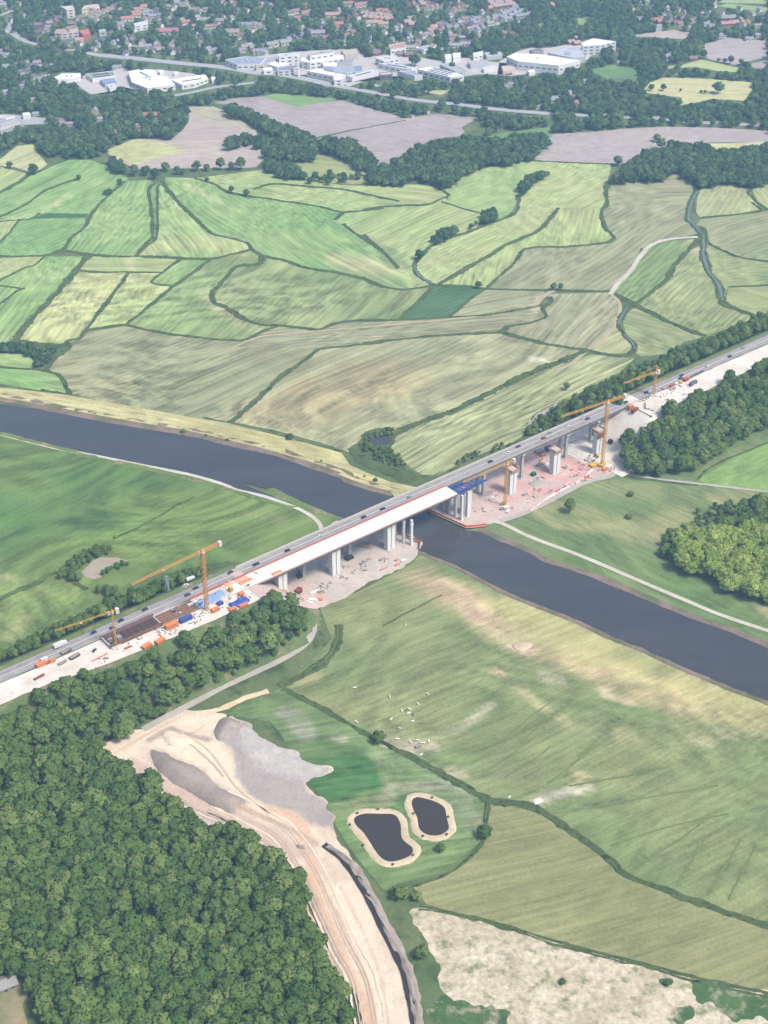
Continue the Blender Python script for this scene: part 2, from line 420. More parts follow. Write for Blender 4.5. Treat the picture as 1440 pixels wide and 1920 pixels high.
# east meadow
stroke('D', (530,200, 640,190, 770,230, 740,280, 600,260, 530,220), 5, 6, S(168,166,112), .8, 14)
stroke('D', (850,270, 1000,300, 1100,230), 10, 12, S(176,172,118), .8, 18); stroke('D', (1000,270, 1030,330), 6, 8, S(184,176,124), .8, 18)
stroke('D', (760,110, 960,130), 9, 10, S(150,158,104), .8, 18); stroke('D', (1240,160, 1350,150), 8, 8, S(178,170,120), .7, 18)
stroke('D', (1410,590, 1440,610), 4, 4, S(190,176,130), .8, 10); stroke('D', (640,380, 1000,470, 1300,620), 10, 12, S(98,134,64), .7, 30)
# upper fields: worn gateways, dry headlands
stroke('A', (0,255, 150,238, 260,170), 3, 4, S(206,206,140), .7, 20); stroke('A', (700,130, 820,200), 4, 6, S(200,200,140), .8, 15)
stroke('A', (1290,420, 1440,460), 14, 16, S(206,196,140), .8, 30); stroke('A', (870,720, 960,760, 1060,800), 14, 16, S(126,114,86), .6, 22)
stroke('A', (780,540, 830,600, 960,680), 4, 8, S(184,176,126), .7, 20); stroke('A', (480,400, 500,470), 3, 4, S(208,200,150), .8, 15)
stroke('A', (1000,1000, 1200,920, 1440,860), 28, 26, S(186,166,114), .8, 40); stroke('B', (520,750, 560,755), 8, 8, S(110,98,92), .75, 14)
stroke('B', (600,820, 640,822), 3, 2, S(226,218,200), .95, 8); stroke('A', (820,1005, 840,1008), 5, 3, S(140,120,104), .8, 10)
stroke('A', (200,800, 300,900, 420,880), 14, 18, S(170,160,112), .6, 30)
stroke('B', (1190,400, 1195,440), 8, 8, S(196,180,140), .8, 16); stroke('B', (640,590, 605,650), 3, 3, S(214,202,178), .95, 14)
stroke('A', (900,240, 1150,230, 1260,260), 12, 20, S(120,162,84), .7, 30); stroke('A', (580,370, 760,350, 900,370), 14, 18, S(190,190,120), .6, 30)
stroke('B', (30,400, 90,440, 120,490), 7, 6, S(88,122,76), .8, 20)
stroke('B', (330,905, 420,860, 500,820, 610,775), 1.6, 2.4, S(112,124,70), .75, 30)
stroke('B', (60,880, 200,825, 330,775), 1.6, 2.4, S(112,124,70), .75, 30)
stroke('A', (420,910, 560,855, 760,775), 1.6, 2.4, S(112,124,70), .75, 30)
stroke('A', (520,935, 700,865, 860,790), 1.6, 2.4, S(112,124,70), .75, 30)
stroke('A', (620,965, 760,900, 900,830), 1.6, 2.4, S(112,124,70), .75, 30)
stroke('A', (1110,945, 1250,850, 1440,760), 1.6, 2.4, S(112,124,70), .75, 30)
stroke('A', (1200,985, 1320,910, 1440,860), 1.6, 2.4, S(112,124,70), .75, 30)
stroke('B', (680,745, 740,700, 765,620, 772,590), 1.6, 2.4, S(112,124,70), .75, 30)
stroke('B', (700,285, 870,285), 1.6, 2.4, S(112,124,70), .75, 30)
FIELDS = [
 (T('A', 0,66, 100,90, 60,130, 0,165), G2, YS, 'A', (0,160,110,90), .4, .2),
 (T('A', 0,165, 110,100, 180,70, 260,40, 340,40, 420,70, 480,110, 470,120, 300,108, 230,130, 170,155, 120,190, 60,225, 0,250), G1, G2, 'A', (0,230,300,90), .45, .35),
 (T('A', 0,250, 60,225, 170,155, 300,108, 470,120, 420,160, 385,195, 345,240, 330,245, 150,240, 110,262, 60,265, 0,258), G1, G2, 'A', (0,250,300,140), .45, .3),
 (T('A', 110,262, 150,238, 330,243, 320,255, 200,258), DG, DG, 'A', (110,250,330,250), .2, .1),
 (T('A', 0,262, 65,265, 45,300, 0,350), G2, YS, 'A', (0,340,60,270), .3, .2),
 (T('A', 65,268, 110,262, 200,258, 320,257, 318,290, 270,330, 235,380, 170,398, 60,402, 0,395, 0,350, 45,300), G1, G1, 'A', (0,390,300,270), .4, .3),
 (T('A', 470,120, 565,115, 575,130, 558,160, 568,230, 572,320, 545,360, 505,400, 330,395, 235,382, 270,330, 320,290, 345,240, 385,195, 420,160), G1, G2, 'A', (300,380,500,130), .4, .35),
 (T('A', 575,130, 600,125, 590,160, 588,320, 545,362, 515,400, 572,330, 568,230, 560,160), S(112,150,84), G1, 'A', (575,130,580,320), .2, .2),
 (T('A', 600,125, 612,125, 620,140, 650,180, 740,265, 800,318, 925,350, 945,375, 880,392, 780,412, 520,402, 572,330, 588,320, 590,160), G2, G1, 'A', (600,140,720,330), .4, .35),
 (T('A', 620,105, 730,110, 800,130, 870,165, 1000,185, 1200,215, 1285,237, 1255,268, 1285,280, 1330,315, 1380,345, 1440,385) + T('B', 50,420, 90,460, 125,500, 150,530, 185,568, 140,575, 90,568, 30,550, 0,530) + T('A', 1390,495, 1250,460, 1150,445, 1060,415, 985,400, 945,375, 925,350, 850,330, 800,318, 740,265, 690,220, 650,180, 620,140), G1, G2, 'A', (700,150,1200,480), .42, .4),
 (T('A', 1290,237, 1360,226) + T('B', 40,285, 230,272, 290,248, 350,285, 430,305, 400,360, 330,385, 260,410, 210,450, 185,490, 200,525, 240,560, 185,568, 150,530, 125,500, 90,460, 50,420) + T('A', 1440,385, 1380,345, 1330,315, 1285,280, 1255,268), G2, YS, 'B', (0,420,330,290), .35, .35),
 (T('A', 620,105, 730,108, 800,100, 1000,75, 1100,115, 1300,135) + T('B', 0,205, 200,200, 250,210, 290,230, 300,240, 290,250, 230,272, 0,290) + T('A', 1290,235, 1200,215, 1000,185, 870,165, 800,130), G2, YS, 'A', (800,110,1400,180), .4, .35),
 (T('B', 305,200, 360,165, 500,125, 590,118, 570,160, 545,215, 555,265, 535,305, 480,330, 430,305, 350,285, 300,265, 305,240, 290,225), G2, G1, 'B', (330,250,600,140), .3, .3),
 (T('B', 590,118, 885,128, 870,190, 865,230, 870,270, 855,290, 700,285, 665,325, 625,365, 560,395, 430,465, 270,555, 250,555, 200,525, 185,490, 210,450, 260,410, 400,360, 480,330, 535,305, 555,265, 545,215, 570,160), S(178,186,110), YS, 'B', (250,530,560,370), .35, .3),
 (T('B', 700,285, 855,290, 858,350, 895,390, 870,408, 720,422, 580,430, 540,480, 440,568, 380,562, 275,560, 430,465, 560,395, 625,365, 665,325), S(172,182,104), YS, 'B', (760,410,790,290), .35, .45),
 (T('B', 885,185, 960,188, 1060,188, 1120,155, 1160,185, 1170,220, 1165,270, 1150,325, 1195,375, 1100,392, 1040,408, 1000,440, 950,510, 905,555, 880,580, 440,570, 540,480, 580,430, 870,408, 895,390, 858,350, 850,300, 870,270, 865,230), S(158,154,108), TN, 'B', (540,560,760,430), .4, .45),
 (T('B', 870,190, 960,188, 1060,188, 1120,155, 1165,185, 1172,220, 1168,270, 1000,275, 880,285, 866,240), S(166,160,114), TN, 'B', (870,240,1160,230), .4, .4),
 (T('B', 1205,205, 1300,195, 1370,215, 1410,290, 1300,310, 1200,320, 1185,300, 1190,220), S(182,182,112), TN, 'B', (1220,310,1280,200), .35, .3),
 (T('B', 1200,325, 1415,300, 1440,295, 1440,475, 1370,465, 1290,440, 1220,405, 1212,380, 1185,345), S(162,158,110), OL, 'B', (1220,400,1440,330), .35, .3),
 (T('B', 1375,200, 1440,195, 1440,290, 1405,265), YS, G2, 'B', (1380,200,1440,280), .3, .2),
 (T('B', 1185,395, 1165,430, 1110,490, 1080,540, 1030,580, 975,618, 895,590, 905,565, 950,515, 1000,448, 1040,415, 1100,400), S(132,150,82), OL, 'B', (900,590,1150,410), .5, .3),
 (T('B', 1195,420, 1210,450, 1230,510, 1265,560, 1280,620, 1330,645, 1390,668, 1360,690, 1220,740, 1120,705, 1040,665, 980,625, 1030,585, 1080,545, 1110,495, 1165,435), S(140,150,88), YS, 'B', (1010,640,1230,480), .6, .2),
 (T('B', 1222,410, 1290,445, 1370,468, 1440,478, 1440,560, 1300,563, 1285,600, 1270,560, 1235,510, 1215,450), S(142,154,90), YS, 'B', (1250,520,1440,500), .4, .3),
 (T('B', 1300,567, 1440,562, 1440,660, 1390,665, 1330,640, 1290,615), S(160,162,98), YS, 'B', (1300,600,1440,640), .4, .3),
 (T('B', 970,640, 1040,670, 1120,708, 1215,742, 1140,760, 1100,800, 990,812, 970,800, 968,780, 935,735, 925,690, 945,650), S(158,158,100), OL, 'B', (960,700,1150,750), .5, .3),
 (T('B', 650,590, 880,585, 905,620, 908,660, 890,710, 850,755, 800,788, 720,778, 560,745, 490,722, 520,708, 600,695, 655,672, 645,640, 672,620), TN, S(182,174,128), 'B', (700,760,830,600), .5, .4),
 (T('B', 905,690, 930,740, 958,770, 945,800, 870,803, 810,790, 850,758, 890,715), YS, TN, 'B', (830,790,930,730), .4, .3),
 (T('B', 270,562, 380,562, 425,570, 380,610, 310,670, 135,680, 210,612, 250,568), S(76,112,66), S(100,134,80), 'B', (150,670,400,580), .3, .2),
 (T('B', 440,575, 640,580, 650,590, 605,645, 560,648, 430,668, 315,672, 380,612), S(162,156,110), TN, 'B', (330,660,640,590), .4, .3),
 (T('B', 0,690, 130,685, 310,675, 430,668, 560,648, 640,632, 650,668, 600,690, 520,703, 480,723, 280,736, 120,750, 0,763) + T('A', 1440,725, 1300,738, 1190,750, 1000,745, 880,740, 915,718, 1045,665, 1200,680, 1270,655, 1440,642), S(158,152,110), TN, 'A', (900,740,1440,690), .5, .3),
 (T('A', 985,405, 1060,418, 1150,448, 1250,463, 1390,498, 1440,522) + T('B', 30,553, 140,578, 235,566, 130,678, 0,683) + T('A', 1340,642, 1270,650, 1200,675, 1120,668, 1045,660, 985,658, 920,638, 850,595, 805,575, 797,540, 850,482, 890,442, 972,432), S(140,152,88), S(166,168,104), 'A', (1000,620,1170,470), .35, .75),
 (T('A', 785,415, 880,392, 945,378, 985,400, 970,430, 890,440, 850,480, 795,540, 805,575, 920,640, 985,660, 1040,662, 970,690, 915,715, 780,710, 560,680, 475,660, 560,590, 650,515, 720,465), S(142,156,88), G2, 'A', (560,660,780,470), .35, .7),
 (T('A', 335,402, 690,405, 640,440, 605,463, 490,462, 300,453), G2, YS, 'A', (330,420,680,430), .3, .3),
 (T('A', 695,407, 782,415, 650,513, 572,500, 612,462), G1, G2, 'A', (580,490,690,410), .4, .3),
 (T('A', 300,457, 475,462, 430,535, 380,600, 325,675, 300,708, 245,735, 70,720, 120,645, 230,520), S(194,190,118), YS, 'A', (130,700,330,470), .4, .7),
 (T('A', 485,465, 608,464, 570,500, 648,515, 560,590, 470,660, 330,675, 435,535), S(184,184,112), G2, 'A', (370,660,540,470), .4, .75),
 (T('A', 0,490, 130,437, 170,402, 325,402, 290,450, 230,515, 170,585, 110,645, 55,712, 0,738), S(140,172,90), G2, 'A', (0,700,250,420), .4, .5),
 (T('A', 0,400, 165,402, 130,435, 0,488), G2, YS, 'A', (0,480,160,410), .3, .2),
 (T('A', 0,765, 130,770, 140,800, 125,822, 0,815), G2, G1, 'A', (0,790,130,800), .3, .3),
 (T('A', 0,822, 130,828, 180,838, 225,850, 245,890, 255,920, 180,908, 0,880), S(140,178,84), G1, 'A', (0,840,240,900), .3, .5),
 (T('A', 300,715, 330,685, 470,663, 560,682, 780,712, 915,718, 880,740, 1000,745, 1190,750, 1130,800, 1070,840, 1000,905, 920,980, 860,1022, 720,1008, 560,983, 400,952, 265,922, 245,890, 225,850, 185,830, 205,790, 260,748), S(150,148,102), S(164,160,112), 'A', (350,905,790,745), .4, .7),
 (T('X', 595,656, 650,650, 720,643, 743,638, 828,630, 933,624, 976,634, 1060,652, 1102,660, 1065,674, 1007,695, 954,720, 860,765, 745,808, 690,815, 660,850, 600,830, 520,808, 440,792, 500,735), S(168,160,112), S(180,174,124), 'X', (520,790,760,680), .35, .6),
 (T('X', 745,812, 860,768, 954,722, 1065,676, 1110,665, 1190,672, 1160,700, 1100,730, 1050,760, 1000,790, 985,815, 960,830, 880,860, 820,892, 790,890, 745,860, 730,845), S(160,160,102), S(184,180,124), 'X', (760,850,1050,700), .7, .3),
 # far fields at the edge of the town
 (T('J', 0,555, 120,530, 290,520, 440,575, 690,540, 860,590, 1040,640, 1200,615, 1430,635, 1340,690, 1370,730, 1200,750, 1100,790, 1000,850, 960,890, 930,915, 880,900, 850,850, 800,800, 700,770, 560,770, 540,740, 430,690, 350,660, 200,600, 80,570), SOIL, S(164,150,150), 'J', (100,560,700,700), .22, .12),
 (T('J', 270,522, 330,505, 690,535, 450,580), S(128,158,92), G1, 'J', (300,520,650,540), .2, .2),
 (T('I', 1060,600, 1200,600, 1280,630, 1440,735, 1480,900, 1440,940, 1390,945, 760,950, 640,890, 590,850, 760,780, 960,790, 1030,730, 1060,680), S(190,174,160), SOIL, 'I', (700,900,1400,840), .2, .15),
 (T('I', 590,850, 760,780, 900,800, 1060,850, 900,890, 760,925, 660,905), S(190,184,116), STRAW, 'I', (650,870,1000,840), .25, .2),
 (T('I', 1070,605, 1200,602, 1280,632, 1440,735, 1400,745, 1250,690, 1120,660), S(194,182,138), SOIL, 'I', (1080,620,1400,720), .25, .2),
 (T('K', 440,625, 620,615, 760,600, 960,590, 1200,595, 1440,610, 1440,660, 1120,665, 980,690, 900,720, 815,757, 720,765, 560,757, 340,747, 400,690), SOIL, S(186,174,166), 'K', (400,740,900,620), .2, .1),
 (T('K', 1115,668, 1250,668, 1440,658, 1350,688, 1180,697), STRAW, YS, 'K', (1120,680,1430,670), .2, .2),
 (T('K', 890,385, 960,360, 1200,370, 1390,385, 1370,410, 1330,470, 1180,460, 1120,475, 1030,490, 1040,455, 850,430), S(206,192,128), STRAW, 'K', (900,390,1380,400), .2, .15),
 (T('K', 1120,215, 1250,175, 1440,190, 1440,265, 1350,285, 1290,305, 1160,275, 1140,235), S(180,168,166), SOIL, 'K', (1150,250,1440,220), .2, .1),
 (T('K', 1350,300, 1440,280, 1440,320, 1380,318), SOIL, SOIL, 'K', (1350,300,1440,300), .2, .1),
 (T('K', 890,318, 1050,300, 1130,278, 1230,300, 1320,320, 1300,338, 1200,330, 1100,312, 960,322), S(184,184,118), G2, 'K', (900,315,1300,325), .25, .2),
 (T('K', 770,168, 1000,140, 1105,155, 1050,182, 950,177), S(186,170,158), SOIL, 'K', (780,165,1100,155), .2, .1),
 (T('K', 540,86, 630,80, 580,115, 550,113), S(148,170,100), G2, 'K', (540,90,620,85), .2, .2),
 (T('K', 315,133, 410,103, 392,127), S(138,166,98), G2, 'K', (320,130,400,110), .2, .2),
 (T('K', 1195,30, 1250,18, 1440,35, 1440,68, 1400,52), S(150,176,104), G2, 'K', (1200,30,1440,45), .25, .2),
 (T('K', 1180,10, 1250,-5, 1440,-10, 1440,18, 1250,15), S(164,172,124), G2, 'K', (1200,5,1440,5), .25, .2),
 (T('J', 1080,488, 1290,488, 1230,514), S(194,180,128), STRAW, 'J', (1090,490,1290,490), .2, .2),
 (T('P7', 0,770, 180,630, 340,615, 370,680, 490,820, 420,880, 280,890, 150,850, 0,835), S(196,190,128), STRAW, 'P7', (0,800,330,650), .3, .25),
 (T('K', 100,650, 200,620, 430,590, 440,625, 395,690, 340,745, 200,740, 120,700), S(108,144,82), G1, 'K', (110,660,400,620), .2, .2),
 (T('K', 610,330, 720,300, 830,320, 830,370, 700,370), S(104,140,80), G1, 'K', (620,340,800,330), .2, .2),
 (T('J', 600,850, 700,870, 760,922, 640,922), S(166,164,104), YS, 'J', (600,860,740,900), .2, .2),
 (T('A', 1100,20, 1240,20, 1440,110, 1440,135, 1300,130, 1150,120), S(160,164,100), YS, 'A', (1100,60,1400,120), .3, .2),
]
for i, (pl, c, t, ti, st, sa, sb) in enumerate(FIELDS):
    st = T(ti, *st)
    gridpoly('field', pl, .06 + .0025*i, 6.0, c, t, st, sa, sb)
# big meadows
MEADOWS = [
 (T('E', 1010,530) + T('F', 200,210, 340,280, 540,390, 620,440, 800,530, 1000,640, 1180,740) + T('Q', 650,150, 740,165, 800,185, 880,235, 1000,325, 1030,360, 1150,405, 1250,445, 1440,510)
   + T('X', 1440,1318) + T('D', 1320,925, 1200,875, 1080,825, 940,760, 800,705, 700,655, 600,615, 470,565, 340,505, 200,430, 60,375) + T('M', 1150,600, 850,760, 560,890) + T('X', 600,1142, 622,1200, 570,1255),
   S(120,138,80), S(146,150,94), T('Q', 900,180, 1160,60), .26, .4, 4.0),
 (T('Q', 650,152, 740,167, 800,192, 880,242, 1000,332, 1030,367, 1150,412, 1440,517, 1440,690, 1250,650, 1100,610, 900,560, 740,515, 600,480, 480,445, 440,395, 560,345, 640,270, 655,200),
   S(138,142,88), S(152,152,98), T('Q', 500,400, 900,300), .22, .2, 5.0),
 (T('C', 0,215, 400,295, 640,345, 960,430, 1250,515, 1430,560, 1440,600, 1200,740, 1000,800, 700,900, 450,1000, 200,1100, 0,1200), S(96,126,66), S(120,142,76), T('C', 0,560, 420,380), .2, .6, 5.0),
 (T('D', 250,285, 320,262, 400,225, 520,185, 700,95, 840,55, 1000,20, 1440,-120, 1440,760, 1300,695, 1120,632, 900,545, 660,450, 480,375, 380,330), S(104,128,76), S(130,142,90), T('D', 400,260, 1300,640), .25, .3, 5.0),
 (T('D', 1165,85, 1300,0, 1440,-60, 1440,125, 1200,103), S(122,152,84), G1, T('D', 1200,80, 1440,-20), .25, .3, 5.0),
 # east of the haul road: rank grass round the ponds
 (T('E', 740,670, 830,590, 975,550, 1010,530) + T('F', 200,215, 340,285, 540,395, 800,535, 1000,645, 1180,745, 1170,830, 1190,940, 1130,1000, 1000,1100, 790,1215, 640,1250, 600,1200, 500,1080, 440,1000, 380,900, 270,700, 200,640, 80,400, 20,330),
   S(98,130,66), S(124,146,82), T('F', 200,650, 700,550), .35, .4, 3.0),
]
stroke('F', (220,660, 400,600, 560,560, 680,640, 400,700, 340,780), 12, 10, S(60,118,48), .9, 18)
stroke('F', (100,280, 160,310, 210,400), 5, 4, S(182,172,170), .95, 9); stroke('F', (385,410, 415,418), 3, 2, S(196,180,164), .95, 8)
stroke('F', (640,740, 700,690, 840,680, 900,670), 4, 4, S(170,166,128), .8, 12); stroke('F', (900,665, 1000,690, 1060,760, 1090,840, 1110,880), 5, 4, S(186,174,158), .95, 10)
stroke('F', (390,810, 480,780, 620,750), 5, 5, S(140,150,90), .8, 12); stroke('F', (420,900, 440,960, 480,1060), 8, 8, S(120,160,74), .7, 14)
stroke('F', (1000,760, 1060,900, 1000,1000, 860,1010), 8, 10, S(112,152,70), .7, 14); stroke('F', (600,480, 640,540, 680,630), 4, 5, S(158,166,108), .7, 12)
stroke('F', (380,380, 520,440, 800,600, 900,650), 6, 8, S(122,150,88), .7, 14)
for i, (pl, c, t, st, sa, sb, cell) in enumerate(MEADOWS):
    gridpoly('meadow', pl, .30 + .01*i, cell, c, t, st, sa, sb, desat=(.16,.14,.04,.08,.08,.20)[i], gain=(1.12,1.08,1.0,1.06,1.05,1.06)[i])
# heath-like pale field, lower right
m_heath = ground_mat('dry_rush_heath', S(218,208,184), S(190,178,150), .03, .25, .85, S(136,142,104), .10)
flatpoly('heath_field', T('Q', 435,470, 480,455, 600,488, 740,523, 900,568, 1100,618, 1250,658, 1440,700, 1440,780, 600,780, 560,770, 520,660, 490,570), .42, m_heath, rough=2.0)
m_heath2 = ground_mat('green_rush', S(74,104,62), S(92,120,70), .05, .3, .5, S(170,164,140), .09)
flatpoly('rush_patch', T('Q', 1225,660, 1320,668, 1440,700, 1440,765, 1380,770, 1300,735, 1230,710), .45, m_heath2, rough=4)
flatpoly('rush_patch', T('Q', 500,715, 540,700, 600,725, 700,750, 750,780, 620,780, 500,765), .45, m_heath2, rough=4)
flatpoly('rush_patch', T('Q', 1180,740, 1215,735, 1225,770, 1180,775), .46, m_heath2, rough=3)
flatpoly('rush_patch', T('Q', 1140,660, 1170,658, 1178,678, 1150,682), .46, m_heath2, rough=3)
# ------------------------------------------------------------------ river
def water_mat(name, col, rough=.07, bump=.05, sc_=.35):
    n = NT(name); ps = n.pos(); n.b.inputs['Base Color'].default_value = col; n.b.inputs['Roughness'].default_value = rough
    n.b.inputs['Specular IOR Level'].default_value = .5; n.b.inputs['IOR'].default_value = 1.33
    n.bump(n.noise(ps, sc_, 5, .6), bump, 1.0); MATS[name] = n.m; return n.m
M_RIVER = water_mat('river_water', (.030,.032,.036,1), .08, .03, .5)
_n = M_RIVER.node_tree; _b = [q for q in _n.nodes if q.type == 'BSDF_PRINCIPLED'][0]; _g = _n.nodes.new('ShaderNodeNewGeometry'); _m = _n.nodes.new('ShaderNodeMapping'); _m.inputs['Scale'].default_value = (.010, .05, 1); _m.inputs['Rotation'].default_value = (0, 0, .5)
_t = _n.nodes.new('ShaderNodeTexNoise'); _t.inputs['Scale'].default_value = 1.0; _t.inputs['Detail'].default_value = 6; _x = _n.nodes.new('ShaderNodeMix'); _x.data_type = 'RGBA'; _x.inputs[6].default_value = (.022,.022,.024,1); _x.inputs[7].default_value = (.052,.052,.056,1)
_n.links.new(_g.outputs['Position'], _m.inputs[0]); _n.links.new(_m.outputs[0], _t.inputs['Vector']); _n.links.new(_t.outputs[0], _x.inputs[0]); _n.links.new(_x.outputs[2], _b.inputs['Base Color'])
FARW = T('C', 0,85, 200,115, 400,155, 600,190, 800,222, 960,262, 1140,300, 1300,355, 1440,400) + T('M', 700,85, 850,135, 1010,178) + T('N', 60,945, 100,985, 320,1083, 440,1088) + T('D', 330,308, 380,330, 480,370, 560,415, 660,445, 780,490, 900,540, 1020,590, 1120,630, 1200,660, 1300,695, 1440,755)
NEARW = T('C', 0,205, 150,240, 400,300, 640,350, 800,390, 960,432, 1100,475, 1250,515) + T('M', 0,75, 200,130, 400,200, 560,265, 690,315, 870,405, 990,385, 1195,470, 1185,530) + T('D', 60,370, 200,425, 340,500, 470,560, 600,610, 700,650, 800,700, 940,755, 1080,820, 1200,870, 1320,920, 1440,965)
flatpoly('river', FARW + NEARW[::-1], .55, M_RIVER)
m_bank = ground_mat('stony_bank', S(150,132,118), S(116,106,90), .05, .5, .45, S(104,116,76), .05)
m_bankgrass = ground_mat('bank_grass', S(120,138,80), S(96,120,70), .03, .3, .4, S(158,150,104), .06)
def bank(pts, side, w, zs, mat, jit=.1):
    P = smooth([G(x, y) for x, y in ext(pts)], 6); v = []; f = []; n = len(P); k = len(zs)
    for i, p in enumerate(P):
        t = (P[min(n-1,i+1)]-P[max(0,i-1)]).normalized(); nn = Vector((-t.y, t.x, 0))*side; a = random.uniform(-1.2, .6)
        for j in range(k):
            q = p + nn*(a*(1-j/(k-1)) + w*j/(k-1)*(1 + random.uniform(-jit, jit))); v.append((q.x, q.y, zs[j]*random.uniform(.9, 1.1)))
    for i in range(n-1):
        for j in range(k-1): a = i*k+j; f.append((a, a+k, a+k+1, a+1))
    o = mesh_obj('river_bank', v, f, mat, kind='structure')
    if sum(pp.normal.z for pp in o.data.polygons) < 0: o.data.flip_normals()
    return o
bank(T('C', 0,85, 200,115, 400,155, 600,190, 800,222, 960,262, 1140,300, 1300,355, 1440,400) + T('M', 700,85, 850,135, 1030,180, 1100,200), 1, 13, (.5, .9, 1.4, 1.5), m_bank)
bank(T('C', 0,205, 150,240, 400,300, 640,350, 800,390, 960,432, 1100,475, 1250,515) + T('M', 200,130, 400,200, 560,265, 690,315, 800,365), -1, 7, (.5, .8, .9, .5), m_bankgrass)
bank(T('D', 290,290, 380,330, 480,370, 560,415, 660,445, 780,490, 900,540, 1020,590, 1120,630, 1200,660, 1300,695, 1440,755), 1, 6.5, (.5, .9, 1.2, .7), m_bank)
bank(T('D', 60,370, 200,425, 340,500, 470,560, 600,610, 700,650, 800,700, 940,755, 1080,820, 1200,870, 1320,920, 1440,965), -1, 4.5, (.5, .9, 1.0, .5), m_bank)
# dyke of pale grass on the far bank
gridpoly('dyke', T('C', 0,20, 280,50, 480,85, 720,130, 960,170, 1100,205, 1240,240, 1440,295) + T('M', 740,-20, 850,30, 1000,90, 1200,130, 1100,210, 1030,190, 1000,150, 840,110, 660,40) + T('C', 1440,380, 1300,330, 1100,275, 940,235, 760,195, 600,170, 400,135, 200,95, 0,60), 1.45, 5.0, S(196,188,124), S(180,176,106), T('C', 0,40, 1440,320), .3, .3, strokes=False)
m_path = ground_mat('pale_gravel_path', S(214,210,196), S(200,194,176), .05, .6, .2)
m_track = ground_mat('earth_track', S(196,180,150), S(182,170,140), .05, .5, .3)
m_concrete = ground_mat('concrete_path', S(196,190,180), S(184,178,168), .05, .6, .2)
ribbon('path', T('C', 0,228, 200,265, 400,305, 600,345, 800,385, 940,425, 1000,450, 1120,478, 1250,525, 1320,565, 1352,600, 1356,640), 4.0, (.75,.78,.75), m_path, .06, zj=0)
ribbon('path', T('D', 330,250, 380,258, 500,315, 700,390, 900,475, 1100,560, 1300,640, 1440,685), 4.2, (.75,.78,.75), m_path, .06, zj=0)
ribbon('path', T('B', 880,592, 905,555, 950,510, 1000,440, 1040,410, 1100,395, 1190,388), 5.5, (.5,.53,.5), m_path, .15, zj=0)
ribbon('path', T('B', 880,590, 910,620, 912,660, 890,710, 850,755, 800,790, 740,838, 690,860), 4.0, (.5,.53,.5), m_track, .15, zj=0)
ribbon('path', T('A', 880,742, 940,715, 1000,700, 1100,692, 1250,678, 1440,662) + T('B', 150,695, 300,682, 400,672), 3.5, (.5,.52,.5), m_track, .25, zj=0)
ribbon('path', T('B', 605,645, 640,600, 680,578), 6, (.5,.52,.5), m_track, .25, zj=0)
ribbon('path', T('E', 1090,80, 1150,130, 1182,190, 1172,260, 1120,320, 1000,392, 850,462, 700,532, 600,587, 480,650, 300,745), 6.0, (.85,.9,.85), m_concrete, .05, zj=0)
ribbon('path', T('E', 500,655, 600,660, 700,640, 830,582, 950,545), 5, (.7,.72,.7), ground_mat('cream_sand', S(232,216,180), S(222,200,160), .06, .5, .2), .2, zj=0)
ribbon('path', T('D', 850,58, 1000,82, 1180,103, 1440,133), 3.0, (.6,.62,.6), m_concrete, .12, zj=0)
